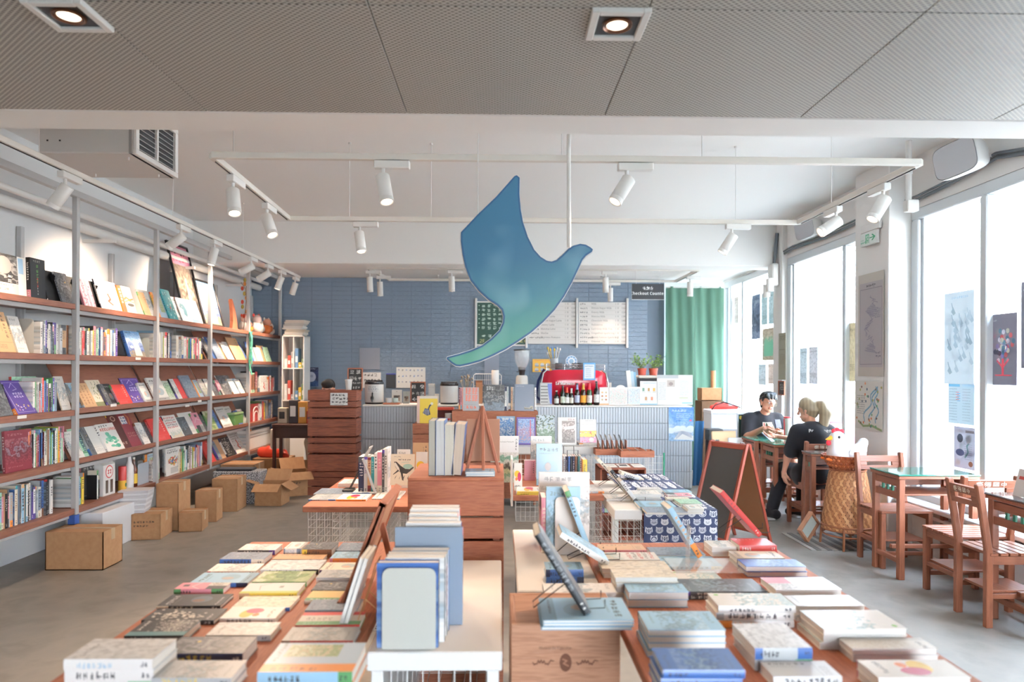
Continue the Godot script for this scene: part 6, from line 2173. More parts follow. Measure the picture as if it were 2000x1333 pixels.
func build_counter():
	var m:Mb
	var t:Node3D
	var x0:=-1.69
	var x1:=2.41
	var h:=1.06
	t=thing("drinks_counter","long pale drinks counter faced with narrow upright tiles","counter",V(0,0,0))
	m=Mb.new()
	m.bx(V(x0+0.006,0,-9.0),V(x1-0.006,h-0.02,-8.5))
	put("body",m,M.grout_pale,t)
	m=Mb.new()
	m.bx(V(x0,h-0.02,-9.02),V(x1,h,-8.48),0.004)
	put("counter_top",m,M.white_metal,t)
	var tile:=Mb.new()
	tile.box(Vector3.ZERO,V(0.031,0.198,0.012),0.004)
	var mm:=MultiMesh.new()
	mm.transform_format=MultiMesh.TRANSFORM_3D
	mm.mesh=tile.mesh()
	var pos:=[]
	for r in 5:
		var y:=h-0.12-r*0.202
		var x:=x0+0.018
		while x<x1-0.01:
			pos.append(Transform3D(Basis(),V(x,y,-8.494)))
			x+=0.0345
		for i in 14:
			pos.append(Transform3D(Basis(V(0,1,0),PI/2),V(x1,y,-8.52-i*0.0345)))
			pos.append(Transform3D(Basis(V(0,1,0),PI/2),V(x0,y,-8.52-i*0.0345)))
	mm.instance_count=pos.size()
	for i in pos.size():mm.set_instance_transform(i,pos[i])
	var mi:=MultiMeshInstance3D.new()
	mi.name="narrow_tiles"
	mi.multimesh=mm
	mi.material_override=M.counter_tile
	mi.set_meta("kind","stuff")
	t.add_child(mi)
	slat_crate("pallet_screen","tall dark red-brown pallet screen at the left end of the counter","pallet screen",V(-1.985,0,-8.15),0.575,0.3,1.24,[[0.115,0.012],[0.065,0.01],[0.11,0.02],[0.1,0.0],[0.105,0.02],[0.06,0.012],[0.105,0.02],[0.1,0.0],[0.1,0.01],[0.06,0.006],[0.1,0.01],[0.12,0.0]],"pallet_0")
	var p:=sheet_pen(120,100,71)
	p.r(0,0,1,1,Color("e6e6e2"))
	p.cjk("請先回收",0.08,0.08,0.16,Color("2d2c2b"),false,1.25,0.11)
	p.marks(0.12,0.38,0.16,5,1,Color("2d2c2b")); p.marks(0.08,0.66,0.16,5,1,Color("2d2c2b")); p.marks(0.25,0.9,0.06,7,1,Color("8a8a86"))
	poster("white handwritten notice on the pallet screen","notice",645,768,679,792,8.128,p,"notice")
	p=sheet_pen(110,150,72)
	p.r(0,0,1,1,Color("2c2c2b"))
	p.cjk("垃圾",0.16,0.08,0.27,Color("e3e1da"),false,1.5); p.cjk("回收",0.12,0.36,0.25,Color("e3e1da"),false,1.1); p.marks(0.72,0.38,0.2,1,1,Color("e3e1da"))
	p.marks(0.12,0.62,0.1,7,1,Color("e3e1da")); p.marks(0.35,0.8,0.14,3,1,Color("e3e1da"))
	chalk_board("wood-framed chalkboard on the pallet screen's top",678,719,708,764,8.3,p,M.crate_0)
	t=thing("paper_cup","white paper cup on the pallet screen in front of the chalkboard","cup",at_d(681,764,8.22))
	t.position.y=1.253
	m=Mb.new(L("ebe8e2"))
	m.lathe([V2(0,0),V2(0.032,0),V2(0.042,0.11),V2(0.042,0.115),V2(0,0.115)],16)
	put("cup",m,M.paint,t)
	m=Mb.new(L("f4f2ee"))
	m.lathe([V2(0,0.112),V2(0.045,0.112),V2(0.045,0.118),V2(0.04,0.128),V2(0,0.128)],16)
	put("lid",m,M.satin,t)
	var k:=0
	for q in [[731,18.0,745,790,"white tea urn with a black lid and tap, left end of the counter"],[877,17.5,748,790,"white tea urn with a black lid behind the yellow bird book"]]:
		var c:=at_d(q[0],q[3],8.72)
		var r:float=q[1]*8.72/FOC
		var hh:=at_d(q[0],q[2],8.72).y-h
		t=thing("tea_urn",q[4],"tea urn",V(c.x,h+0.001,-8.72),0.0,"white tea urns on the counter")
		m=Mb.new(L("1b1b1d"))
		m.lathe([V2(0,0),V2(r*0.95,0),V2(r*0.98,0.02),V2(r*0.9,0.025)],28)
		put("foot_ring",m,M.satin,t)
		m=Mb.new(L("dfdeda"))
		m.lathe([V2(0,0.02),V2(r*0.96,0.02),V2(r,0.026),V2(r,hh-0.04),V2(r*0.98,hh-0.034),V2(0,hh-0.034)],28)
		put("body",m,M.gloss,t)
		m=Mb.new(L("26262a"))
		m.lathe([V2(r*1.0,hh-0.04),V2(r*1.03,hh-0.036),V2(r*1.0,hh-0.012),V2(r*0.8,hh),V2(0,hh)],28)
		m.bx(V(-r*0.9,hh-0.004,-0.015),V(r*0.9,hh+0.012,0.015),0.004)
		put("lid",m,M.gloss,t)
		if k==0:
			m=Mb.new(L("1b1b1d"))
			m.bx(V(-0.016,0.06,r),V(0.016,0.1,r+0.05),0.004)
			m.cyl(V(0,0.08,r+0.04),V(0,0.03,r+0.04),0.01)
			m.bx(V(-0.008,0.1,r+0.005),V(0.008,0.15,r+0.018),0.003)
			put("tap",m,M.gloss,t)
			p=sheet_pen(110,80,73)
			p.r(0,0,1,1,Color("e2e1de")); p.marks(0.12,0.08,0.14,4,1,Color("55606a")); p.marks(0.06,0.38,0.17,5,1,Color("6a7580")); p.marks(0.05,0.72,0.1,7,1,Color("6a7580"))
			m=Mb.new()
			var ru:=pen_uv(p)
			for i in 6:
				var a0:=-0.6+1.2*i/6.0
				var a1:=-0.6+1.2*(i+1)/6.0
				var rr:=r+0.001
				m.quad(V(rr*sin(a0),0.15,rr*cos(a0)),V(rr*sin(a1),0.15,rr*cos(a1)),V(rr*sin(a1),0.23,rr*cos(a1)),V(rr*sin(a0),0.23,rr*cos(a0)),Rect2(ru.position.x+ru.size.x*i/6.0,ru.position.y,ru.size.x/6.0,ru.size.y))
			put("paper_label",m,M.sign_print,t)
		k+=1
	counter_items()
	wall_items()
func counter_items():
	var h:=1.061
	var m:Mb
	var t:Node3D
	var p:Pt
	t=thing("cup_tray","wooden tray under two pale cups on the counter","tray",V(at_d(765,788,8.6).x,h,-8.6))
	m=Mb.new()
	m.bx(V(-0.1,0,-0.06),V(0.1,0.02,0.06),0.004)
	put("board",m,M.crate_0,t)
	for q in [[759,"dfe3e4","pale grey cup on the wooden tray"],[772,"c3d9d6","mint cup on the wooden tray"]]:
		t=thing("cup",q[2],"cup",V(at_d(q[0],780,8.6).x,h+0.021,-8.6),0.0,"cups on the wooden tray")
		m=Mb.new(L(q[1]))
		m.lathe([V2(0,0),V2(0.03,0),V2(0.038,0.01),V2(0.039,0.06),V2(0.035,0.06),V2(0.033,0.012),V2(0,0.012)],16)
		put("bowl",m,M.satin,t)
	for q in [[765,785,762,788,"dcdad4","small pale picture card behind the cups"],[787,800,765,790,"a9b1ae","small grey upright card beside the order chalkboard"]]:
		p=sheet_pen(60,70,int(q[0]))
		p.r(0,0,1,1,Color(q[4])); p.scene(0.2,0.4,0.6,0.4,[Color("6d5a4c"),Color("3d3a38"),Color("9a8a7a")],0.4); p.e(0.5,0.12,0.03,0.03,Color("6a6560"))
		poster(q[5],"card",q[0],q[2],q[1],789,8.75,p,"card",0.01)
	p=sheet_pen(110,140,75)
	p.r(0,0,1,1,Color("2b2b2a")); p.cjk("點",0.1,0.14,0.26,Color("e6e4dd")); p.cjk("餐",0.64,0.14,0.26,Color("e6e4dd")); p.marks(0.12,0.5,0.16,1,1,Color("e6e4dd")); p.cjk("向",0.38,0.48,0.2,Color("e6e4dd")); p.cjk("這",0.66,0.46,0.26,Color("e6e4dd"))
	p.ln([V2(0.15,0.84),V2(0.85,0.8)],0.03,Color("e6e4dd")); p.ln([V2(0.3,0.76),V2(0.15,0.84),V2(0.32,0.9)],0.03,Color("e6e4dd"))
	chalk_board("wood-framed order chalkboard on the counter beside the cups",801,746,831,787,8.56,p,M.crate_0)
	var k:=0
	for q in [[843,750,12,"c9ccca","small grey machine box behind the order chalkboard"],[852,770,10,"e6e2da","white carton right of the order chalkboard"],[836,772,8,"b9c4c8","pale blue tin right of the order chalkboard"]]:
		var c:=at_d(q[0],790,8.78+0.07*k)
		var top:=at_d(q[0],q[1],8.78+0.07*k).y
		t=thing("box",q[4],"box",V(c.x,h,-8.78-0.07*k))
		m=Mb.new(L(q[3]))
		m.bx(V(-q[2]*0.0033,0,-0.03),V(q[2]*0.0033,(top-h)*0.85,0.03),0.004)
		put("body",m,M.paint,t)
		m=Mb.new(L(q[3]).darkened(0.2))
		m.bx(V(-q[2]*0.0034,(top-h)*0.85,-0.031),V(q[2]*0.0034,top-h,0.031),0.004)
		put("lid",m,M.paint,t)
		k+=1
	t=thing("dried_bouquet","dried grey-brown bouquet standing right of the second urn","dried flowers",V(at_d(911,789,8.9).x,h,-8.9))
	m=Mb.new(L("8a8f7a"))
	m.lathe([V2(0,0),V2(0.05,0),V2(0.06,0.17),V2(0.05,0.17),V2(0,0.16)],14)
	put("pot",m,M.paint,t)
	for i in 16:
		m=Mb.new(L(["8f8676","a59a88","766a5c"][i % 3]))
		var e:=V(rng.randf_range(-0.08,0.08),rng.randf_range(0.27,0.37),rng.randf_range(-0.05,0.05))
		m.tube([V(0,0.15,0),e*0.7,e],0.003,4)
		m.ell(e,V(0.012,0.016,0.012),5,6)
		put("stem",m,M.paint,t)
	var a:=at_d(925,789,8.95)
	var b:=at_d(979,731,8.95)
	t=thing("dish_rack","white wire rack standing behind the art books","rack",V((a.x+b.x)/2,h,-8.95))
	m=Mb.new()
	var w:=(b.x-a.x)/2
	var hh:=b.y-h
	m.tube([V(-w,0,0),V(-w,hh-0.02,0),V(-w+0.02,hh,0),V(w-0.02,hh,0),V(w,hh-0.02,0),V(w,0,0)],0.005)
	for i in 4:m.tube([V(-w,hh*(0.2+0.2*i),0),V(w,hh*(0.2+0.2*i),0)],0.003,5)
	for i in 12:m.tube([V(-w+w*2*(i+1)/13.0,0.0,0),V(-w+w*2*(i+1)/13.0,hh,0)],0.0015,4)
	put("wire_frame",m,M.white_metal,t)
	t=thing("paper_canister","tall white paper canister in front of the wire rack","canister",V(at_d(967,789,8.8).x,h,-8.8))
	m=Mb.new(L("e8e6e2"))
	var r:=0.046
	m.lathe([V2(0,0),V2(r,0),V2(r,0.26),V2(r+0.002,0.262),V2(r+0.002,0.43),V2(r-0.004,0.435),V2(0,0.435)],20)
	put("body",m,M.paint,t)
	m=Mb.new(L("262424"))
	m.lathe([V2(0,0.436),V2(0.026,0.436),V2(0.026,0.442),V2(0,0.442)],14)
	put("cap",m,M.satin,t)
	t=thing("paper_bag","brown kraft paper bag behind the white wire rack","bag",V(at_d(937,789,9.0).x-0.005,h,-8.86))
	m=Mb.new(L("9a6a4a"))
	m.bx(V(-0.045,0,-0.03),V(0.045,0.27,0.03),0.004)
	put("bag",m,M.paper,t)
	m=Mb.new(L("8a5c3e"))
	m.bx(V(-0.045,0.27,-0.006),V(0.045,0.3,0.006),0.002)
	put("fold",m,M.paper,t)
	t=thing("coffee_grinder","coffee grinder with a clear hopper behind the slate-blue book","coffee grinder",V(at_d(1019,789,8.8).x,h,-8.8))
	m=Mb.new(L("d9d4cc"))
	m.bx(V(-0.09,0,-0.12),V(0.09,0.03,0.12),0.01)
	m.lathe([V2(0,0.03),V2(0.085,0.03),V2(0.085,0.17),V2(0.075,0.35),V2(0.06,0.37),V2(0,0.37)],22)
	put("body",m,M.satin,t)
	m=Mb.new(L("1d1c1c"))
	m.lathe([V2(0,0.37),V2(0.035,0.37),V2(0.04,0.42),V2(0.05,0.44),V2(0,0.44)],18)
	m.bx(V(-0.07,0.41,-0.008),V(-0.03,0.42,0.008),0.002)
	put("collar",m,M.satin,t)
	m=Mb.new()
	m.lathe([V2(0.04,0.44),V2(0.055,0.47),V2(0.085,0.53),V2(0.098,0.6),V2(0.1,0.69),V2(0.097,0.69),V2(0.095,0.6),V2(0.082,0.535),V2(0.052,0.475),V2(0.037,0.445)],28)
	put("hopper",m,M.clear_plastic,t)
	m=Mb.new(L("3a1f12"))
	m.lathe([V2(0,0.445),V2(0.036,0.445),V2(0.05,0.475),V2(0,0.48)],18)
	put("beans",m,M.paint,t)
	m=Mb.new(L("2a2622"))
	m.lathe([V2(0,0.69),V2(0.108,0.69),V2(0.108,0.7),V2(0.04,0.705),V2(0,0.712)],28)
	put("lid",m,M.satin,t)
	espresso(h)
	k=0
	for q in [[1087,763,0.03,"141312","d8d6d0","2a2828","c9c4b8","small dark bottle with a white label, leftmost of eight",""],[1099,754,0.031,"16200f","cfd8c4","c23a34","1c1c1c","second dark bottle from the left with a red-dotted label",""],[1107,757,0.031,"20180f","e6e2da","c8482a","c8402e","bottle with an orange-red neck, third from the left","c8402e"],[1116,759,0.028,"1b1a12","d9d2c2","8a4a2a","cfd2cf","slim bottle with a silver neck, fourth from the left","cfd2cf"],[1127,749,0.033,"2a1c12","b9bfd4","e4e6ee","14161c","brown bottle with a lilac oval label","8e97b8"],[1139,749,0.035,"3a2412","e0952e","d8b03a","c9b28a","brown bottle with an orange round label","d8a53a"],[1151,749,0.035,"1f3a18","e6e4da","c8262a","c9262a","green bottle with a red neck and red mark","c02a30"],[1165,745,0.036,"17120e","e9e7e2","1d1c1b","1a1a1a","tall dark bottle with a brush-stroke label, rightmost",""]]:
		var c:=at_d(q[0],790,8.56)
		bottle(V(c.x,h,-8.56),q[7],at_d(q[0],q[1],8.56).y-h,q[2],q[3],q[4],q[5],q[6],"bottles in a row on the counter",q[8])
		k+=1
	p=sheet_pen(90,170,81)
	p.r(0,0,1,1,Color("c9c8c4"))
	for i in 6:p.r(0.05,0.14+i*0.14,0.6,0.07,Color("8f8d88")); p.r(0.05,0.22+i*0.14,0.6,0.03,Color("e2dfd8"))
	p.poly([V2(0.62,0.05),V2(1,0.05),V2(1,0.95),V2(0.85,0.95),V2(0.7,0.5)],Color("6f7fc0"))
	poster("desk calendar with grey photos and a blue side left of the bottles","calendar",1055,748,1078,791,8.54,p,"desk_calendar",0.02)
	k=0
	for q in [[1171,1189,757,"white card with small orange drawings right of the bottles"],[1190,1226,757,"white card of pink and green drawings on the counter"],[1227,1250,756,"pale blue-grey card third along the counter"],[1250,1284,745,"white menu card with five drink pictures"],[1283,1353,733,"wide white menu sheet at the right end of the counter"]]:
		p=sheet_pen(int((q[1]-q[0])*3.2),int((791-q[2])*3.2),90+k)
		p.r(0,0,1,1,Color("f1efec"))
		match k:
			0:
				for i in 6:p.e(0.3+0.4*(i % 2),0.3+0.2*(i/2),0.1,0.05,Color(["d9a06a","c9b48a","b9764a"][i % 3]))
				p.r(0,0.93,1,0.07,Color("e0a878"))
			1:
				p.scene(0.05,0.1,0.9,0.85,[Color("f2e2dc"),Color("e9ece4"),Color("d9e6dc"),Color("f0dcd2"),Color("ece6e0")],0.5,6.0)
			2:
				p.scene(0.05,0.1,0.9,0.85,[Color("e4e9ea"),Color("d4e0e6"),Color("e9e2dc"),Color("dbe6ea")],0.4,5.0)
			3:
				p.marks(0.2,0.07,0.05,11,1,Color("8ab4c9"))
				for i in 5:
					var cx:float=[0.2,0.5,0.8,0.35,0.68][i]
					var cy:float=[0.36,0.36,0.36,0.74,0.74][i]
					p.r(cx-0.06,cy-0.07,0.12,0.14,Color(["7fa08a","b08a5a","d9a24a","a87a52","d07a5a"][i])); p.marks(cx-0.08,cy+0.09,0.03,5,1,Color("a9a6a0"))
				p.r(0,0.95,1,0.05,Color("8fc4dc"))
			4:
				p.r(0,0,0.6,0.12,Color("c2c6c8")); p.r(0.6,0.12,0.4,0.88,Color("f4f6f6")); p.r(0.28,0.18,0.22,0.22,Color("c9beb6")); p.e(0.39,0.3,0.06,0.06,Color("8f7f7a"))
				for i in 12:p.marks(0.05,0.26+i*0.05,0.018,9,1,Color("a8b2b6")); p.marks(0.64,0.2+i*0.055,0.018,11,1,Color("b0c4ca"))
				p.r(0.62,0.76,0.24,0.02,Color("b8c25a")); p.r(0.7,0.92,0.28,0.03,Color("7fc4dc"))
		poster(q[3],"menu card",q[0],q[2],q[1],791,8.53,p,"menu_card",0.006,"cards and menus along the counter edge")
		k+=1
	t=thing("round_card","round-topped white card behind the pink and green drawings","card",V(at_d(1212,790,8.58).x,h,-8.58))
	m=Mb.new(L("f3efec"))
	var pl:=PackedVector2Array([V2(-0.075,0),V2(0.075,0)])
	for i in 11:pl.append(V2(0.075*cos(i*PI/10),0.18+0.075*sin(i*PI/10)))
	m.prism(pl,0,0.003)
	put("sheet",m,M.paper,t)
	t=thing("plant_stand","black box with a white tray carrying the two potted plants","stand",V(at_d(1266,790,8.8).x,h,-8.8))
	m=Mb.new(L("232427"))
	m.bx(V(-0.13,0,-0.09),V(0.13,0.34,0.09),0.006)
	put("black_box",m,M.paint,t)
	m=Mb.new(L("eceae4"))
	m.bx(V(-0.145,0.34,-0.1),V(0.145,0.375,0.1),0.012)
	put("tray",m,M.satin,t)
	k=0
	for q in [[1254,"bushy green plant in the left terracotta pot on the counter"],[1276,"bushy green plant in the right terracotta pot on the counter"]]:
		t=thing("potted_plant",q[1],"potted plant",V(at_d(q[0],730,8.8).x,h+0.377,-8.8),0.0,"two potted plants on the counter")
		m=Mb.new(L("a8432f"))
		m.lathe([V2(0,0),V2(0.047,0),V2(0.055,0.07),V2(0.059,0.07),V2(0.059,0.09),V2(0.052,0.09),V2(0.05,0.08),V2(0,0.08)],18)
		put("pot",m,M.paint,t)
		var lf:=Mb.new()
		var st:=Mb.new(L("6a7a44"))
		for i in 30:
			var e:=V(rng.randf_range(-0.13,0.11)+(0.05 if k==1 else -0.02),rng.randf_range(0.13,0.27),rng.randf_range(-0.1,0.1))
			st.tube([V(rng.randf_range(-0.03,0.03),0.08,0),e*V(0.5,0.75,0.5),e],0.0015,4)
			for j in 5:
				lf.k=L(["5f8a3a","7aa04a","4f7a34","93b05a"][(i+j) % 4])
				var c:=e*(0.55+0.1*j)+V(rng.randf_range(-0.02,0.02),0.03,rng.randf_range(-0.02,0.02))
				var d:=V(rng.randf_range(-1,1),rng.randf_range(-0.4,0.6),rng.randf_range(-1,1)).normalized()*0.034
				var s:=d.cross(V(0.3,1,0.2)).normalized()*0.014
				lf.tri(c,c+d*0.5+s,c+d); lf.tri(c,c+d,c+d*0.5-s)
		put("stems",st,M.paint,t).set_meta("kind","stuff")
		put("leaves",lf,M.paint,t).set_meta("kind","stuff")
		k+=1
	k=0
	for q in [[1230,1237,"e6e6e2","white brochure standing left of the potted plants"],[1237,1243,"bcd0dc","pale blue brochure standing left of the potted plants"],[1242,1248,"8fbcd6","light blue brochure nearest the potted plants"]]:
		var c:=at_d((q[0]+q[1])/2.0,790,8.72)
		t=thing("brochure",q[3],"brochure",V(c.x,h,-8.72-0.02*k),0.3,"brochures beside the plants")
		m=Mb.new(L(q[2]))
		m.x=Transform3D(Basis(V(0,0,1),0.12),Vector3.ZERO)
		m.bx(V(-0.03,0,-0.003),V(0.03,0.44-0.01*k,0.003))
		put("sheet",m,M.paper,t)
		k+=1
	t=thing("cup_stack","stack of white paper cups right of the red machine","cups",V(at_d(1188,790,8.85).x,h,-8.85))
	for i in 6:
		m=Mb.new(L("e4e0da"))
		m.lathe([V2(0,i*0.035),V2(0.034,i*0.035),V2(0.043,i*0.035+0.1),V2(0.046,i*0.035+0.103),V2(0,i*0.035+0.1)],14)
		put("paper_cup",m,M.paint,t)
func espresso(h:float):
	var a:=at_d(1055,790,8.9)
	var b:=at_d(1184,790,8.9)
	var w:=(b.x-a.x)/2
	var t:=thing("espresso_machine","red espresso machine with a chrome rail behind the bottles","espresso machine",V((a.x+b.x)/2,h,-8.85))
	var red:=L("a3152a")
	var m:=Mb.new(red)
	var prof:=[V2(0.10,0.15),V2(0.16,0.17),V2(0.215,0.18),V2(0.28,0.19),V2(0.35,0.185),V2(0.41,0.165),V2(0.445,0.13)]
	var g:=[]
	for q in prof:
		var row:=[]
		for j in 25:
			var s:=-1.0+2.0*j/24.0
			var e:=pow(absf(s),6.0)
			var yy:float=q.x+e*(0.27-q.x)*0.45
			row.append(V(s*(w-0.01),yy,q.y*(1.0-0.55*e)))
		g.append(row)
	m.sheet(g)
	m.bx(V(-w*0.97,0.1,-0.2),V(w*0.97,0.43,0.06),0.03)
	put("hood",m,M.gloss,t)
	m=Mb.new(L("7d1222"))
	var gr:=[]
	for i in 6:
		var row:=[]
		for j in 25:
			var s:=-1.0+2.0*j/24.0
			row.append(V(s*(w-0.06),0.0+i*0.044,0.12+0.006*sin(j*PI/2.0)*sin(i*PI/5.0)))
		gr.append(row)
	m.sheet(gr)
	m.bx(V(-w+0.06,0,-0.2),V(w-0.06,0.22,0.11))
	put("back_panel",m,M.gloss,t)
	for s in [-1.0,1.0]:
		m=Mb.new()
		m.tube([V(s*(w-0.05),0.0,0.1),V(s*(w-0.04),0.1,0.14),V(s*w,0.25,0.12),V(s*(w-0.03),0.4,0.1),V(s*(w-0.08),0.44,0.06)],0.012)
		put("side_trim",m,M.chrome,t)
	m=Mb.new()
	for y in [0.47,0.49,0.51]:
		m.tube([V(-w*0.85,y,-0.15),V(-w*0.85,y,0.12),V(w*0.9,y,0.12),V(w*0.9,y,-0.15)],0.004)
	for s in [-0.84,-0.3,0.3,0.89]:m.tube([V(w*s,0.44,0.12),V(w*s,0.515,0.12)],0.004)
	put("cup_rail",m,M.chrome,t)
	var tm:=TextMesh.new()
	var f:=SystemFont.new()
	f.font_names=PackedStringArray(["Droid Serif"])
	f.font_weight=700
	tm.text="La Marzocco"
	tm.font=f
	tm.font_size=32
	tm.pixel_size=0.0012
	tm.depth=0.003
	var lo:=put("lettering",tm,M.white_metal,t,V(-w*0.3,0.27,0.2))
	lo.scale=Vector3(1,1.25,1)
	m=Mb.new(L("2a3a6a"))
	m.tube([V(-w-0.0,0.05,0.06),V(-w-0.06,0.1,0.04),V(-w-0.03,0.3,0.02),V(-w+0.05,0.45,0.0)],0.018)
	put("blue_cloth",m,M.cloth,t)
	var k:=0
	for q in [[-0.45,0.05],[0.2,0.06],[0.05,0.05]]:
		m=Mb.new(L(["3a3a3c","26262a","55565a"][k]))
		m.lathe([V2(0,0.45),V2(q[1],0.45),V2(q[1],0.52),V2(q[1]-0.006,0.53),V2(0,0.53)],16,Transform3D(Basis(),V(q[0]*w,0.0,0.0)))
		put("pitcher",m,M.satin,t)
		k+=1
	var p:=sheet_pen(80,110,85)
	p.r(0,0,1,1,Color("6aa6d6")); p.r(0.1,0.1,0.8,0.8,Color("e6eaee")); p.marks(0.14,0.18,0.07,8,1,Color("3f5f8a"))
	for i in 5:p.marks(0.2,0.34+i*0.11,0.045,8,1,Color("7a9ab8"))
	poster("blue-bordered price card hung on the red machine's front","price card",1139,709,1163,743,8.62,p,"price_card",0.002)
	t=thing("utensil_jar","glass jar of tools and straws on top of the red machine","jar",V(at_d(1083,712,8.9).x,h+0.452,-8.93))
	m=Mb.new(L("b9c0c4"))
	m.lathe([V2(0,0),V2(0.05,0),V2(0.052,0.14),V2(0.048,0.14),V2(0,0.02)],16)
	put("jar",m,M.satin,t)
	for i in 14:
		m=Mb.new(L(["e9e6e0","d9b43a","8f8a84","4a7ab0","c9c6c0","f2f0ec"][i % 6]))
		var e:=V(rng.randf_range(-0.09,0.08),rng.randf_range(0.2,0.28),rng.randf_range(-0.04,0.04))
		m.tube([V(e.x*0.2,0.03,0),e],0.005,5)
		m.ell(e,V(0.012,0.02,0.008),5,6)
		put("utensil",m,M.satin,t)
	p=sheet_pen(90,90,86)
	p.r(0,0,1,1,Color("e8eef2")); p.e(0.5,0.5,0.46,0.46,Color("6d9cc4")); p.e(0.5,0.5,0.3,0.3,Color("e8eef2")); p.e(0.5,0.5,0.2,0.2,Color("86aecb"))
	for i in 10:p.e(0.5+0.38*cos(i*0.63),0.5+0.38*sin(i*0.63),0.04,0.04,Color("e8eef2"))
	var c:=at_d(1116,706,9.0)
	t=thing("round_sign","round blue and white sign on top of the red machine","sign",V(c.x,c.y,-9.0))
	m=Mb.new()
	var uv:=pen_uv(p)
	m.x=Transform3D(Basis(V(1,0,0),PI/2),Vector3.ZERO)
	m.lathe([V2(0.075,0.0),V2(0,0.0)],28)
	for i in m.u.size():
		var q:=m.v[i]
		m.u[i]=uv.get_center()+V2(q.x,-q.y)/0.15*uv.size
		m.n[i]=V(0,0,1)
	put("print",m,M.sign_print,t)
	m=Mb.new(L("e2e8ec"))
	m.x=Transform3D(Basis(V(1,0,0),PI/2),V(0,0,-0.006))
	m.lathe([V2(0.0,0.0),V2(0.077,0.0),V2(0.077,0.005),V2(0,0.005)],28)
	put("backing",m,M.paint,t)
func wall_items():
	var p:Pt
	var m:Mb
	var t:Node3D
	var d:=10.37
	p=sheet_pen(90,120,111)
	p.scene(0,0,1,1,[Color("1f2340"),Color("27305a"),Color("1d2444"),Color("2c4a7a")],0.1)
	p.e(0.5,0.5,0.32,0.26,Color("b9bcc9")); p.e(0.55,0.46,0.1,0.07,Color("9a9db0")); p.marks(0.1,0.06,0.08,7,1,Color("c9c9d6"))
	poster("dark blue moon poster on the blue tiles at the left","poster",593,718,622,755,d,p)
	p=sheet_pen(60,60,112)
	p.r(0,0,1,1,Color("8d929e"))
	poster("plain grey translucent sheet on the blue tiles with a red pin","poster",702,680,742,722,d,p)
	p=sheet_pen(150,130,113)
	p.r(0,0,1,1,Color("dfe0df")); p.marks(0.06,0.08,0.15,4,1,Color("3a3c40")); p.marks(0.1,0.42,0.14,5,1,Color("3a3c40")); p.marks(0.1,0.72,0.1,6,1,Color("8a8c90"))
	poster("white brush-written notice on the blue wall behind the urn","notice",708,728,744,758,d,p,"notice")
	p=sheet_pen(40,60,114)
	p.r(0,0,1,1,Color("2f3338")); p.r(0,0,1,0.08,Color("3a3f9a"))
	poster("small black sheet with a blue top edge on the blue wall","notice",754,730,773,758,d,p,"notice")
	p=sheet_pen(160,110,115)
	p.r(0,0,1,1,Color("dcdcd8"))
	for j in 3:
		for i in 7:p.marks(0.06+i*0.13,0.1+j*0.28,0.06,1,1,Color(["5a6a9a","6a6c70","4a7ac0"][(i+j) % 3]))
	poster("white sheet with three rows of small drawings on the blue wall","poster",774,718,831,758,d,p)
	p=sheet_pen(110,80,116)
	p.r(0,0,1,1,Color("f0b84a")); p.marks(0.1,0.06,0.06,11,1,Color("d06a4a"))
	for i in 6:p.e(0.22+0.28*(i % 3),0.42+0.36*(i/3),0.1,0.12,Color("e9e4dc")); p.r(0.14+0.28*(i % 3),0.5+0.36*(i/3),0.18,0.06,Color("5a8fc4"))
	poster("orange-yellow poster with six round pictures behind the red machine","poster",1040,702,1078,727,d,p)
	p=sheet_pen(60,60,117)
	p.r(0,0,1,1,Color("97a0b0"))
	poster("pale translucent sheet on the blue wall below the bird's tail","poster",946,690,975,752,d,p)
	t=thing("menu_board","drinks menu of one green chalkboard and two white panels on the blue wall","menu board",V(0,0,0))
	p=sheet_pen(300,300,118)
	p.r(0,0,1,1,Color("23483c"))
	var ch:=Color("c9d8cc")
	for i in 6:
		p.e(0.05,0.07+i*0.105,0.012,0.012,ch)
		p.marks(0.1,0.04+i*0.105,0.075,6+i % 3,1,ch,1.5)
	p.marks(0.1,0.76,0.08,4,1,ch,1.6); p.text("★ 2F",0.03,0.87,0.11,Color("e0d48a")); p.marks(0.75,0.88,0.08,3,1,Color("e0d48a"))
	var q:=at_d(931,673,d)
	var r:=at_d(1027,592,d)
	m=Mb.new()
	m.quad(V(q.x,q.y,-d),V(r.x,q.y,-d),V(r.x,r.y,-d),V(q.x,r.y,-d),pen_uv(p))
	put("chalk_panel",m,M.sign_print,t)
	m=Mb.new()
	m.bx(V(q.x,q.y-0.02,-d-0.02),V(r.x,q.y,-d+0.01)); m.bx(V(q.x,r.y,-d-0.02),V(r.x,r.y+0.02,-d+0.01))
	put("chalk_frame",m,M.white_metal,t)
	var items:=[["Americano","Cappuccino","Latte","Vanilla Latte","Brown Sugar Latte","Honey Latte","Matcha Latte","Mocha","Espresso Romano",""],["Milk","Brown Sugar Milk","Honey Milk","Matcha Milk","Chocolate Milk","Bubbletea","Earl Grey Milk Tea","Grapefruit Sparkling","Honey Lemon Sparkling","Oriental Tea"]]
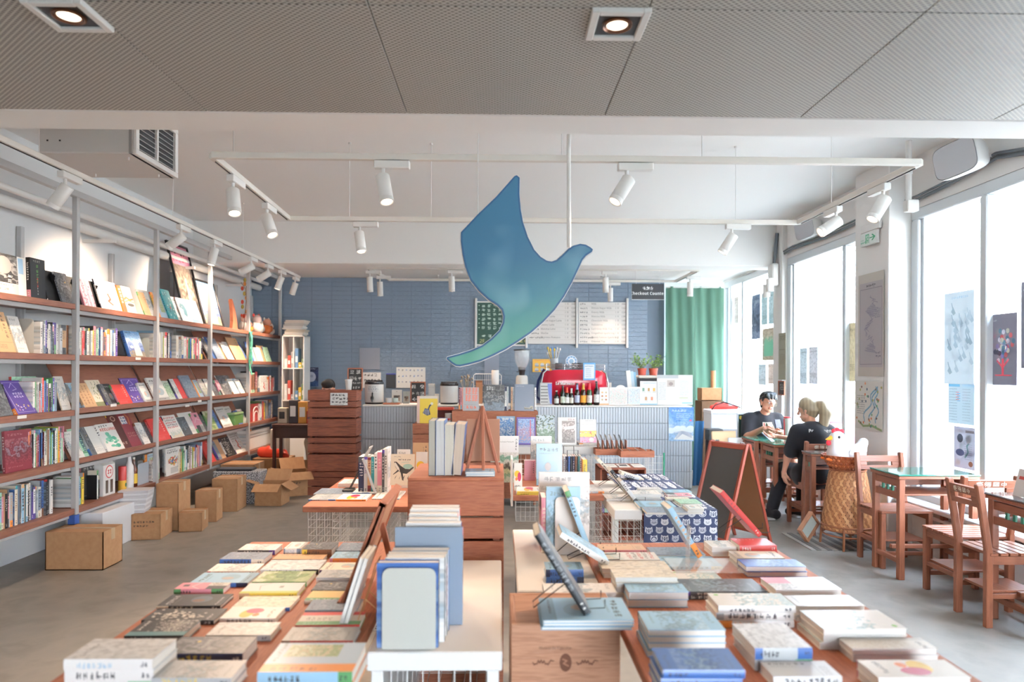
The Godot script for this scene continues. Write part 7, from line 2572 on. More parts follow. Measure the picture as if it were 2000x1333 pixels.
	for k in 2:
		var a:=at_d([1031,1130][k],672,d)
		var b:=at_d([1124,1222][k],591,d)
		for i in 10:
			p=sheet_pen(380,33,120+i+10*k)
			p.r(0,0,1,1,Color("eeebe6"))
			if items[k][i] !="":
				p.marks(0.03,0.3,0.036,[3,4,4,4,4,4,5,5,7,4][i],1,Color("55524f"),1.15)
				p.text(items[k][i],0.27,0.2,0.05,Color("77736e"),false,true)
				p.text("I  H",0.78,0.2,0.045,Color("8a8680"),false,true); p.text(str(100+10*((i*7) % 6)),0.91,0.2,0.05,Color("77736e"),false,true)
			var hh:=(b.y-a.y)/10.0
			var y:=b.y-(i+1)*hh
			m=Mb.new()
			m.quad(V(a.x,y+0.003,-d+0.006),V(b.x,y+0.003,-d+0.006),V(b.x,y+hh,-d+0.006),V(a.x,y+hh,-d+0.006),pen_uv(p))
			put("menu_slat",m,M.sign_print,t)
		m=Mb.new(L("cfcac4"))
		m.bx(V(a.x,a.y,-d-0.02),V(b.x,b.y,-d+0.002))
		put("slat_backing",m,M.paint,t)
	for u in [929.5,1028,1126.5,1224.5]:
		m=Mb.new()
		var a:=at_d(u,680,d)
		m.bx(V(a.x-0.016,a.y,-d-0.02),V(a.x+0.016,at_d(u,583,d).y,-d+0.03),0.004)
		put("post",m,M.white_metal,t)
	p=sheet_pen(256,122,141)
	p.r(0,0,1,1,Color("26262a"))
	p.cjk("收銀台",0.335,0.16,0.105,Color("f2f2f0"),false,1.08,0.11); p.text("Checkout Counter",0.5,0.5,0.125,Color("f2f2f0"),true,false,true)
	t=poster("black checkout counter sign with white letters hanging before the green curtain","sign",1234,555,1297,585,8.7,p,"sign",0.015)
	m=Mb.new()
	for s in [-0.15,0.15]:m.cyl(V(s,0.19,-0.006),V(s,2.805-t.position.y,-0.006),0.002,-1,5)
	m.bx(V(-0.207,-0.004,-0.012),V(0.207,0.0,0.004))
	put("hanger_wire",m,M.white_metal,t)
	t=thing("poster","blue sky poster with a white building of stacked floors on the counter front","poster",V(0,0,0))
	q=at_d(1306,862,8.483)
	r=at_d(1355,795,8.483)
	m=Mb.new()
	m.quad(V(q.x,q.y,-8.483),V(r.x,q.y,-8.483),V(r.x,r.y,-8.483),V(q.x,r.y,-8.483),cover_uv(29))
	put("print",m,M.cover_print,t)
	curtain()
func curtain():
	var a:=at_d(1300,930,10.2)
	var b:=at_d(1416,560,10.2)
	var t:=thing("curtain","green cloth curtain of two pleated halves at the end of the blue wall","curtain",V(0,0,0))
	for k in 2:
		var g:=[]
		for i in 14:
			var row:=[]
			for j in 40:
				var s:=j/39.0
				var x:float=lerpf(a.x,b.x,(k+s)*0.5)
				var y:=lerpf(a.y,b.y,i/13.0)
				row.append(V(x,y,-10.24+0.022*sin(s*9.0+k)*(1.1-i/16.0)+0.008*sin(s*19.0+i*0.3)))
			g.append(row)
		var m:=Mb.new(L("4c6f5e"))
		m.sheet(g,true)
		put("cloth_half",m,M.cloth,t)
	var m:=Mb.new()
	m.cyl(V(a.x,b.y-0.01,-10.24),V(b.x,b.y-0.01,-10.24),0.012)
	put("rod",m,M.white_metal,t)
	t=thing("hanging_cloth","blue patterned cloth hanging from the counter's right end","cloth",V(0,0,0))
	var g:=[]
	for i in 10:
		var row:=[]
		for j in 8:row.append(at_d(1352+j*2.6+i*0.6,949-i*14,8.8)+V(0,0,0.02*sin(j*1.4)))
		g.append(row)
	m=Mb.new(L("2f5f8a"))
	m.sheet(g,true)
	put("cloth",m,M.cloth,t)
func side_poster(label:String,u0:float,v0:float,u1:float,v1:float,x:float,p:Pt,called:="poster",lit:=false,cat:="poster",grp:=""):
	var a:=at_x(u0,v1,x)
	var b:=at_x(u1,v1,x)
	var top:=at_x(u0,v0,x).y
	var t:=thing(called,label,cat,V(x,a.y,a.z),0.0,grp)
	var m:=Mb.new()
	m.quad(V(0,0,0),V(0,0,b.z-a.z),V(0,top-a.y,b.z-a.z),V(0,top-a.y,0),pen_uv(p))
	m.quad(V(0.0015,0,b.z-a.z),V(0.0015,0,0),V(0.0015,top-a.y,0),V(0.0015,top-a.y,b.z-a.z),pen_uv(p))
	put("print",m,M.sign_back if lit else M.sign_print,t)
	return t
func build_window_side():
	var sb:=mat("sign_back","ffffff",0.8)
	sb.backlight_enabled=true
	sb.backlight=Color(0.85,0.85,0.85)
	var p:Pt
	var m:Mb
	var t:Node3D
	p=sheet_pen(150,300,151)
	p.r(0,0,1,1,Color("c9c2b8")); p.r(0.05,0.09,0.9,0.82,Color("b5aeb0")); p.marks(0.32,0.11,0.06,5,1,Color("4a4648"))
	for q in [[0.08,0.15,0.84,0.004],[0.08,0.88,0.84,0.004]]:p.r(q[0],q[1],q[2],q[3],Color("55505a"))
	for q in [0.08,0.915]:p.r(q,0.15,0.006,0.73,Color("55505a"))
	for i in 60:
		var y:=0.22+i*0.009
		p.ln([V2(0.4+0.14*sin(i*0.3)+p.rg.randf()*0.1,y),V2(0.42+0.2*sin(i*0.13)+p.rg.randf()*0.2,y+0.02)],0.012,Color("8a8492"))
	p.marks(0.65,0.35,0.03,6,5,Color("8a8490")); p.marks(0.7,0.76,0.05,3,2,Color("6a6470"))
	side_poster("tall beige mountain map scroll on the near window pier",1676,540,1726,735,3.302,p)
	p=sheet_pen(150,130,152)
	p.r(0,0,1,1,Color("dfdcd4"))
	for k in 3:
		var pts:=[]
		for i in 14:pts.append(V2(0.75-i*0.02*(k-0.2)+0.07*sin(i*0.9+k),0.12+i*0.055))
		p.ln(pts,0.025,Color("6d9ab4"))
	p.ln([V2(0.12,0.84),V2(0.3,0.93),V2(0.6,0.9),V2(0.95,0.97)],0.035,Color("8a9a6a"))
	for i in 34:p.e(p.rg.randf_range(0.05,0.95),p.rg.randf_range(0.04,0.92),0.025,0.025,Color(["5f9a6a","c9713f","6a4a3a","9a9a4a","4a5a6a"][i % 5]))
	for i in 9:p.marks(0.06,0.3+i*0.045,0.02,12,1,Color("9a9a94"))
	side_poster("illustrated river map with blue streams on the near window pier",1671,744,1724,836,3.302,p)
	p=sheet_pen(150,300,153)
	p.r(0,0,1,1,Color("d6dcdf")); p.marks(0.25,0.05,0.05,9,1,Color("a9c0cf"))
	for i in 22:
		var c:=V2(p.rg.randf_range(0.1,0.85),p.rg.randf_range(0.15,0.92))
		var k:=Color(["a9b6be","bac4ca","9caab2"][i % 3])
		p.poly([c,c+V2(0.07,-0.05),c+V2(0.16,0.02),c+V2(0.08,0.04)],k); p.ln([c+V2(0.06,-0.03),c+V2(0.02,-0.09)],0.025,k)
	side_poster("large pale poster of many birds stuck on the near window",1844,575,1902,750,3.55,p,"poster",true)
	p=sheet_pen(130,200,154)
	p.r(0,0,1,1,Color("cdd8dd")); p.r(0,0,0.45,0.07,Color("7fb4cf"))
	for i in 12:p.marks(0.05,0.12+i*0.07,0.03,8,1,Color("93a2aa")); p.marks(0.55,0.12+i*0.07,0.03,8,1,Color("a3adb2"))
	for i in 8:p.r(0.3+0.05*(i % 2),0.2+i*0.03,0.12,0.02,Color(["d08a8a","7fb0cf"][i % 2]))
	side_poster("pale printed chart with columns below the bird poster",1852,750,1903,826,3.55,p,"poster",true)
	p=sheet_pen(130,200,155)
	p.r(0,0,1,1,Color("c6c6cf")); p.r(0.55,0.08,0.4,0.06,Color("8a7f80"))
	p.e(0.3,0.28,0.14,0.1,Color("4f5058")); p.e(0.3,0.62,0.2,0.08,Color("4a4c66")); p.ln([V2(0.55,0.72),V2(0.68,0.6),V2(0.62,0.45),V2(0.7,0.4)],0.05,Color("6a8f86")); p.e(0.8,0.86,0.1,0.06,Color("8a5f4a"))
	for i in 8:p.marks(0.5,0.4+i*0.05,0.03,10,1,Color("9a9aa4"))
	side_poster("pale poster of dark animals low on the near window",1863,832,1904,912,3.55,p,"poster",true)
	p=sheet_pen(130,260,156)
	p.r(0,0,1,1,Color("908e96")); p.marks(0.1,0.08,0.05,3,1,Color("d0ced0"))
	for i in 40:p.e(0.5+p.rg.randfn(0,0.17),0.42+p.rg.randfn(0,0.11),0.06,0.035,Color(["8a86b0","b5605f","e0dcc9","5f7f8f","d9d5da","4a4a58"][i % 6]))
	p.ln([V2(0.5,0.85),V2(0.5,0.65)],0.07,Color("b55a66")); p.ln([V2(0.3,0.66),V2(0.5,0.75),V2(0.7,0.64)],0.04,Color("b55a66")); p.r(0.22,0.85,0.6,0.02,Color("b55a66"))
	side_poster("dark grey poster of a red-trunked tree of creatures on the near window",1932,616,1986,752,3.55,p,"poster",true)
	side_poster("dark grey poster cut by the photo's right edge",1994,552,2040,720,3.55,p,"poster",true)
	var k:=0
	for q in [[1562,1576,681,750,"cbd3d6"],[1580,1597,679,750,"d2d2d4"],[1658,1671,632,745,"cfc6ae"],[1468,1485,578,664,"7a8798"],[1487,1499,574,636,"b4c4c6"],[1501,1513,571,634,"b9c8ca"],[1489,1513,643,705,"b3a99a"],[1434,1442,582,633,"d4d0ca"],[1481,1496,712,752,"c3cdd0"],[1500,1514,711,750,"cfc4bc"]]:
		p=sheet_pen(60,150,160+k)
		var c:=Color(q[4])
		p.scene(0,0,1,1,[c.lightened(0.3),c,c.darkened(0.2),c.lightened(0.2)] if k==3 else [c,c.lightened(0.15),c],0.2)
		if k==6:
			for i in 16:p.ln([V2(0.15+i*0.045,0.85),V2(0.2+i*0.045,0.25+0.2*p.rg.randf())],0.05,Color("86ad9b"))
		else:p.marks(0.15,0.1,0.1,6,1,c.darkened(0.3)); p.marks(0.15,0.7,0.06,9,4,c.darkened(0.2))
		side_poster(["pale blue leaflet left on the middle window","grey leaflet right of the pale blue one, middle window","cream and mint poster between the middle mullion and pier","blue mountain poster on the far window","slim grey-green sheet left of its twin, far window","slim grey-green sheet right of its twin, far window","poster of green strokes on brown, far window","pale sheet in the narrow far pane","pale blue sheet at the foot of the far window posters","peach sheet at the foot of the far window posters"][k],q[0],q[2],q[1],q[3],3.55,p,"poster",true)
		k+=1
	p=sheet_pen(50,220,175)
	p.r(0,0,1,1,Color("a39d88")); p.marks(0.2,0.06,0.12,5,3,Color("6a6555")); p.r(0.1,0.35,0.8,0.01,Color("6a6555")); p.marks(0.2,0.45,0.1,5,8,Color("8a846f"))
	side_poster("narrow olive poster on the far window pier",1520.5,652,1534,742,3.432,p)
	p=sheet_pen(60,90,176)
	p.r(0,0,1,1,Color("3a3c3c")); p.marks(0.2,0.2,0.2,3,3,Color("c9c6be"))
	t=side_poster("small orange-framed chalkboard hanging on the far window pier",1521.5,746,1532,770,3.43,p,"chalkboard",false,"chalkboard")
	m=Mb.new()
	var zz:=at_x(1532,770,3.43).z-at_x(1521.5,770,3.43).z
	var hh:=at_x(1521.5,746,3.43).y-at_x(1521.5,770,3.43).y
	for s in [[0.0,-0.012,hh,0.0],[0.0,zz,hh,zz+0.012],[-0.012,-0.012,0.0,zz+0.012],[hh,-0.012,hh+0.012,zz+0.012]]:m.bx(V(-0.008,s[0],s[1]),V(0.004,s[2],s[3]))
	put("frame",m,M.crate_1,t)
	p=sheet_pen(130,110,177)
	p.r(0,0,1,1,Color("eef4f0"))
	var gn:=Color("2f9a6a")
	p.ln([V2(0.62,0.5),V2(0.9,0.5)],0.06,gn); p.ln([V2(0.76,0.3),V2(0.91,0.5),V2(0.76,0.7)],0.06,gn)
	p.r(0.34,0.18,0.22,0.68,gn); p.r(0.38,0.26,0.14,0.6,Color("eef4f0")); p.e(0.45,0.34,0.03,0.04,gn); p.ln([V2(0.46,0.4),V2(0.42,0.56),V2(0.48,0.66),V2(0.44,0.84)],0.035,gn); p.ln([V2(0.42,0.56),V2(0.38,0.78)],0.03,gn); p.ln([V2(0.38,0.46),V2(0.53,0.44)],0.025,gn)
	p.marks(0.05,0.5,0.06,3,1,gn); p.text("EXIT",0.05,0.66,0.14,gn,true)
	t=side_poster("green and white running-man exit sign on the near window pier",1680,459,1711,484,3.27,p,"exit_sign",false,"exit sign")
	m=Mb.new()
	m.bx(V(0.002,0,0),V(0.03,at_x(1680,459,3.27).y-at_x(1680,484,3.27).y,at_x(1711,484,3.27).z-at_x(1680,484,3.27).z),0.003)
	m.bx(V(0.002,0.12,0.0),V(0.03,0.19,0.3),0.003)
	put("housing",m,M.white_metal,t)
	var c:=at_x(1512,560,3.4)
	t=thing("emergency_light","white emergency light unit on the far window pier","emergency light",V(3.38,c.y,-8.4))
	m=Mb.new()
	m.bx(V(-0.03,0,-0.08),V(0.055,0.28,0.08),0.015)
	put("case",m,M.white_metal,t)
	for s in [-0.05,0.05]:
		m=Mb.new()
		m.cyl(V(-0.05,-0.1+s*0.6,s),V(-0.05,0.06+s*0.6,s),0.045,0.05,12)
		put("lamp_head",m,M.white_metal,t)
	k=0
	for q in [[1880,310,4.75,0.16,"large white loudspeaker bracketed high above the near window"],[1580,447,7.4,0.14,"smaller white loudspeaker above the middle window, farther back"]]:
		c=at_d(q[0],q[1],q[2])
		var s:float=q[3]
		t=thing("loudspeaker",q[4],"loudspeaker",c,0.0,"white loudspeakers on the window wall")
		t.rotation=Vector3(0.12,-1.25,0.12)
		m=Mb.new()
		var g:=[]
		for i in 7:
			var row:=[]
			var f:float=[1.0,1.02,0.98,0.85,0.66,0.45,0.0][i]
			for j in 33:
				var a:=TAU*j/32.0
				var ex:=signf(cos(a))*pow(absf(cos(a)),0.45)*s*f
				var ey:=signf(sin(a))*pow(absf(sin(a)),0.45)*s*0.75*f
				row.append(V(ex,ey,[0.5,0.3,0.0,-0.4,-0.75,-0.95,-1.0][i]*s))
			g.push_front(row)
		m.sheet(g)
		put("cabinet",m,M.white_metal,t)
		m=Mb.new(L("c3c5c9"))
		var pl:=PackedVector2Array()
		for j in 32:
			var a:=TAU*j/32.0
			pl.append(V2(signf(cos(a))*pow(absf(cos(a)),0.45)*s*0.97,signf(sin(a))*pow(absf(sin(a)),0.45)*s*0.72))
		m.prism(pl,s*0.45,s*0.52)
		put("grille",m,M.paint,t)
		m=Mb.new()
		var wd:=t.basis.inverse()*V(3.5-c.x,0.03,0)
		m.bar(V(0,0,-s*0.6),wd,0.03,0.06,0.004)
		m.ell(V(0,0,-s*0.7),V(0.05,0.06,0.05))
		put("bracket",m,M.white_metal,t)
		k+=1
	t=thing("cable_bundle","grey cable bundle running along the wall above the windows","cable",V(0,0,0))
	m=Mb.new()
	var pts:=[]
	for q in [[-3.36,2.93],[-4.4,2.94],[-4.7,3.0],[-5.2,2.95],[-5.6,2.93],[-6.4,2.95],[-7.2,2.93],[-8.0,2.95],[-8.4,2.92]]:pts.append(V(3.47 if q[0]<-6.35 or q[0]>-5.7 else 3.27,q[1],q[0]))
	m.tube(pts,0.016)
	var pt2:=[]
	for q in pts:pt2.append(q+V(-0.012,0.026,0))
	m.tube(pt2,0.011)
	put("conduit",m,M.grey_pipe,t)
	m=Mb.new()
	m.tube([V(3.42,3.2,-8.36),V(3.40,2.9,-8.38),V(3.40,2.75,-8.4)],0.022)
	put("drop",m,M.grey_pipe,t)
	t=thing("ceiling_pipe","white drop pipe from the ceiling at the track's right corner","pipe",V(0,0,0))
	m=Mb.new()
	c=at_d(1775,285,5.3)
	m.cyl(V(c.x,2.78,c.z),V(c.x,3.31,c.z),0.022)
	m.cyl(V(c.x,3.05,c.z),V(c.x,3.12,c.z),0.028)
	m.box(V(c.x+0.02,2.8,c.z),V(0.09,0.09,0.07),0.006)
	put("pipe",m,M.white_metal,t)
	school_furniture()
func chair(label:String,at:Vector3,turn:float,w:float,text:=true,tint:=1.0,hgt:=0.84):
	var t:=thing("school_chair",label,"chair",at,turn)
	var k:=Color(tint,tint,tint)
	var d:=0.34
	for s in [-1.0,1.0]:
		var m:=Mb.new(k)
		m.bar(V(s*(w/2-0.02),0,0.0),V(s*(w/2-0.02),0.46,0.0),0.034,0.04,0.003)
		m.bar(V(s*(w/2-0.02),0.45,0.0),V(s*(w/2-0.02),hgt,-0.06),0.034,0.04,0.006)
		put("back_post",m,M.desk_1,t)
		m=Mb.new(k)
		m.bar(V(s*(w/2-0.02),0,d-0.02),V(s*(w/2-0.02),0.42,d-0.02),0.036,0.036,0.003)
		put("front_leg",m,M.desk_1,t)
		m=Mb.new(k.darkened(0.1))
		m.bx(V(s*(w/2-0.02)-0.012,0.37,0.02),V(s*(w/2-0.02)+0.012,0.42,d-0.03),0.002)
		put("side_rail",m,M.desk_2,t)
		m=Mb.new(k.darkened(0.1))
		m.bx(V(s*(w/2-0.02)-0.012,0.17,0.02),V(s*(w/2-0.02)+0.012,0.2,d-0.03),0.002)
		put("side_rail",m,M.desk_2,t)
	for i in 6:
		var m:=Mb.new(k.lightened(0.05*(i % 2)))
		m.box(V(0,0.43,0.025+i*(d-0.01)/5.6),V(w,0.018,0.05),0.003)
		put("seat_slat",m,M.desk_0,t)
	var m:=Mb.new(k)
	m.bx(V(-w/2+0.03,0.2,0.03),V(w/2-0.03,0.214,d-0.04),0.002)
	put("book_shelf",m,M.desk_0,t)
	m=Mb.new(k)
	m.bx(V(-w/2+0.03,0.1,d-0.03),V(w/2-0.03,0.13,d-0.01),0.002)
	put("stretcher",m,M.desk_0,t)
	m=Mb.new(k)
	m.x=Transform3D(Basis(V(1,0,0),-0.15),V(0,hgt-0.14,-0.045))
	var hw:=w/2-0.035
	for q in [[-hw,0.0,hw,0.035],[-hw,0.065,hw,0.115],[-hw,0.035,-hw*0.62,0.065],[hw*0.62,0.035,hw,0.065]]:m.bx(V(q[0],q[1],-0.01),V(q[2],q[3],0.01),0.002)
	put("back_rail",m,M.desk_0,t)
	if text:
		var p:=sheet_pen(150,34,180)
		var im:=Image.create(150,34,false,Image.FORMAT_RGBA8)
		im.fill(Color(0.9,0.85,0.78,0))
		p.im=im; p.o=Vector2.ZERO
		p.cjk("建德國中",0.03,0.06,0.2,Color("e9dcc8"),false,1.2,0.1)
		if not M.has("chair_text"):
			var cm:=mat("chair_text","ffffff",0.7)
			cm.albedo_texture=ImageTexture.create_from_image(im)
			cm.transparency=BaseMaterial3D.TRANSPARENCY_ALPHA
		m=Mb.new()
		m.x=Transform3D(Basis(V(1,0,0),-0.15),V(0,hgt-0.14,-0.045))
		m.quad(V(hw*0.7,0.07,-0.0106),V(-hw*0.7,0.07,-0.0106),V(-hw*0.7,0.11,-0.0106),V(hw*0.7,0.11,-0.0106))
		put("lettering",m,M.chair_text,t)
func desk(label:String,x0:float,z0:float,w:float,d:float,top:String,tint:=1.0,turn:=0.0):
	var t:=thing("school_desk",label,"desk",V(x0+w/2,0,-z0-d/2),turn)
	var k:=Color(tint,tint,tint)
	var h:=0.76
	var m:=Mb.new(L(top))
	m.box(V(0,h-0.006,0),V(w,0.012,d),0.004)
	put("top_sheet",m,M.desk_top,t)
	m=Mb.new(k)
	m.box(V(0,h-0.023,0),V(w-0.01,0.022,d-0.01),0.003)
	put("top_board",m,M.desk_0,t)
	m=Mb.new(k)
	m.box(V(0,h-0.15,0),V(w-0.1,0.012,d-0.06),0.002)
	put("drawer_floor",m,M.desk_0,t)
	for sx in [-1.0,1.0]:
		for sz in [-1.0,1.0]:
			m=Mb.new(k)
			m.box(V(sx*(w/2-0.035),(h-0.034)/2,sz*(d/2-0.035)),V(0.042,h-0.034,0.042),0.003)
			put("leg",m,M.desk_1,t)
		for y in [h-0.07,h-0.16,0.13]:
			m=Mb.new(k)
			m.box(V(sx*(w/2-0.035),y,0),V(0.024,0.05 if y>0.2 else 0.035,d-0.1),0.002)
			put("side_rail",m,M.desk_2,t)
		for i in 3:
			m=Mb.new(L("1f6a50"))
			m.box(V(sx*(w/2-0.035),h-0.112,-0.06+i*0.06),V(0.016,0.05,0.02),0.002)
			put("green_slat",m,M.satin,t)
	m=Mb.new(k)
	m.box(V(0,h-0.07,-d/2+0.035),V(w-0.11,0.12,0.014),0.002)
	put("cross_rail",m,M.desk_0,t)
	m=Mb.new(k)
	m.box(V(0,0.2,0),V(w-0.11,0.03,0.03),0.003)
	put("cross_rail",m,M.desk_0,t)
	return t
func school_furniture():
	var dt:=mat("desk_top","ffffff",0.12,0.0,true)
	dt.clearcoat_enabled=true
	dt.clearcoat=0.6
	dt.clearcoat_roughness=0.05
	desk("old wooden school desk with a shiny green top at the near window",2.86,4.83,0.6,0.39,"2f7a68")
	desk("dark-topped old school desk cut by the photo's right edge",2.98,3.72,0.55,0.42,"4a4c50",0.72)
	desk("green-topped school desk in front of the talking pair, nearer one",2.78,6.86,0.6,0.4,"3d8f7a")
	desk("green-topped school desk nearer the man, behind the other one",2.74,7.28,0.6,0.4,"3d8f7a")
	desk("worn grey-topped school desk between the woman's chair and the basket",2.82,6.12,0.42,0.2,"8a857c",0.8)
	chair("wooden school chair facing out behind the green-topped near desk",V(3.1,0,-5.46),0.0,0.4,false,1.25)
	chair("wooden school chair with lettered back, pulled to the near desk",V(3.12,0,-4.33),PI,0.38,true,0.95)
	chair("nearest wooden school chair, turned side-on with its back to the room",V(2.87,0,-4.08),PI/2,0.3,true,0.9)
	chair("wooden school chair under the seated woman",V(3.06,0,-6.42),PI,0.38,true,1.0)
	chair("wooden school chair under the seated man",V(3.1,0,-8.12),0.0,0.38,false,0.9)
	basket()
	var t:Node3D
	var m:Mb
	t=thing("floor_mat","grey striped mat on the floor under the wicker basket","mat",V(2.93,0.001,-5.95))
	for i in 14:
		m=Mb.new(L("77736c" if i % 2 else "b0aba2"))
		m.bx(V(-0.32+i*0.046,0,-0.3),V(-0.32+(i+1)*0.046-0.004,0.006,0.3),0.002)
		put("strip",m,M.cloth,t)
	t=thing("picture_frame","small tilted wooden picture frame leaning at the basket's left","frame",V(2.76,0.08,-5.95),0.5)
	t.rotation.z=0.75
	m=Mb.new()
	for s in [[-0.11,0.0,0.11,0.018],[-0.11,0.14,0.11,0.158],[-0.11,0.018,-0.092,0.14],[0.092,0.018,0.11,0.14]]:m.bx(V(s[0],s[1],-0.02),V(s[2],s[3],0.02),0.002)
	put("frame",m,M.pale_0,t)
	m=Mb.new(L("b9c0b8"))
	m.bx(V(-0.095,0.015,-0.006),V(0.095,0.143,0.0))
	put("picture",m,M.paper,t)
	t=thing("table_card","folded printed menu card standing on the dark-topped desk","card",V(3.12,0.761,-3.98))
	m=Mb.new(L("e3dfd8"))
	m.bar(V(-0.04,0.0,0),V(0.0,0.16,0),0.003,0.11)
	m.bar(V(0.06,0.0,0),V(0.0,0.16,0),0.003,0.11)
	put("card_fold",m,M.paper,t)
	m=Mb.new(L("b5483f"))
	for i in 3:m.bar(V(-0.013-0.004,0.1-i*0.03,0),V(-0.0125+0.0005,0.118-i*0.03,0),0.002,0.07)
	put("print",m,M.paper,t)
	t=thing("socket_box","blue and white socket box low on the wall beyond the near desk","socket",V(3.46,0.3,-4.95))
	m=Mb.new(L("2f5fa0"))
	m.bx(V(0,0,-0.05),V(0.06,0.1,0.05),0.004)
	put("blue_case",m,M.satin,t)
	m=Mb.new(L("e9e9e6"))
	m.bx(V(-0.01,0.02,-0.03),V(0.0,0.08,0.03),0.004)
	m.bx(V(-0.03,0.04,-0.012),V(-0.01,0.065,0.012),0.004)
	put("plug",m,M.satin,t)
func basket():
	var c:=V(2.985,0.0,-5.79)
	var t:=thing("wicker_basket","tall woven cane basket on legs carrying the bowl and toy hen","basket",c)
	var m:Mb
	mat("cane","ffffff",0.55,0.0,true)
	var prof:=func(s:float)->float:return lerpf(0.2,0.19,s) if s<0.25 else 0.19-0.05*pow((s-0.25)/0.75,1.6)
	var y0:=0.16
	var y1:=0.66
	for way in [-1.0,1.0]:
		m=Mb.new()
		for k in 40:
			m.k=L(["b5794c","c98d5c","a66a40","d29a68"][(k*7) % 4])
			var g:=[]
			for i in 19:
				var s:=i/18.0
				var row:=[]
				for e in 2:
					var a:float=TAU*k/40.0+way*s*1.5+(e*0.112*way)
					var r:float=prof.call(s)+0.003*way*(1 if i % 2 else -1)
					row.append(V(r*cos(a),lerpf(y0,y1,s),-r*sin(a)))
				if way<0:row.reverse()
				g.append(row)
			m.sheet(g,true)
		put("weave",m,M.cane,t).set_meta("kind","stuff")
	m=Mb.new(L("7d5238"))
	var pr:=[]
	for i in 9:pr.append(V2(prof.call(i/8.0)-0.012,lerpf(y0,y1,i/8.0)))
	m.lathe(pr,28)
	put("lining",m,M.paint,t)
	for q in [[0.19,0.205],[0.155,0.2],[0.11,0.195],[0.66,0.142]]:
		m=Mb.new(L("9a5c38"))
		var pts:=[]
		for i in 33:pts.append(V(q[1]*cos(TAU*i/32.0),q[0],q[1]*sin(TAU*i/32.0)))
		m.tube(pts,0.008)
		put("hoop",m,M.cane,t)
	for i in 4:
		m=Mb.new(L("8f5534"))
		var a:=0.6+i*PI/2
		m.bar(V(0.215*cos(a),0,0.215*sin(a)),V(0.2*cos(a),0.2,0.2*sin(a)),0.018,0.014,0.003)
		put("leg",m,M.cane,t)
	t=thing("cane_bowl","round reddish cane bowl on top of the tall basket","bowl",c+V(-0.03,0.668,0.02))
	m=Mb.new(L("a8562f"))
	m.lathe([V2(0,0),V2(0.11,0),V2(0.15,0.05),V2(0.185,0.115),V2(0.19,0.12),V2(0.18,0.12),V2(0.14,0.055),V2(0,0.012)],28)
	put("shell",m,M.cane,t)
	for j in 5:
		m=Mb.new(L("b8683c" if j % 2 else "8f4525"))
		for i in 28:
			var a:=TAU*(i+0.5*(j % 2))/28.0
			var r:=0.118+j*0.0155
			m.ell(V(r*cos(a),0.012+j*0.024,r*sin(a)),V(0.013,0.014,0.013),4,6)
		put("woven_row",m,M.cane,t).set_meta("kind","stuff")
	t=thing("plush_hen","white plush hen with a red comb sitting in the cane bowl","plush toy",c+V(-0.03,0.69,0.02))
	var hb:=body_mesh([[V(-0.045,0.1,0),0.105,V(0.03,0.08,0),0.105],[V(0.03,0.09,0),0.1,V(0.13,0.13,-0.02),0.055],[V(0.13,0.13,-0.02),0.045,V(0.165,0.2,-0.02),0.04],[V(-0.055,0.12,0),0.08,V(-0.07,0.235,0.0),0.066]],0.012,0.03,L("f1f0ee"))
	put("body",hb,M.cloth,t)
	m=Mb.new(L("d02a34"))
	for q in [[-0.1,0.298,0.022],[-0.07,0.305,0.026],[-0.035,0.295,0.024]]:m.ell(V(q[0],q[1],0),V(q[2],q[2],0.012))
	put("comb",m,M.cloth,t)
	m=Mb.new(L("f0a030"))
	m.cyl(V(-0.125,0.24,0.01),V(-0.175,0.228,0.012),0.024,0.004,10)
	put("beak",m,M.cloth,t)
	m=Mb.new(L("d02a34"))
	m.ell(V(-0.15,0.2,0.012),V(0.022,0.024,0.014))
	put("wattle",m,M.cloth,t)
	for s in [-1.0,1.0]:
		m=Mb.new(L("15161a"))
		m.ell(V(-0.083,0.252,s*0.06),V(0.011,0.012,0.008))
		put("eye",m,M.gloss,t)
		m=Mb.new(L("e8782f"))
		m.ell(V(-0.14,0.065,s*0.05),V(0.05,0.018,0.03))
		put("foot",m,M.cloth,t)
		m=Mb.new(L("ecebe8"))
		m.ell(V(0.05,0.11,s*0.1),V(0.08,0.06,0.025))
		put("wing",m,M.cloth,t)
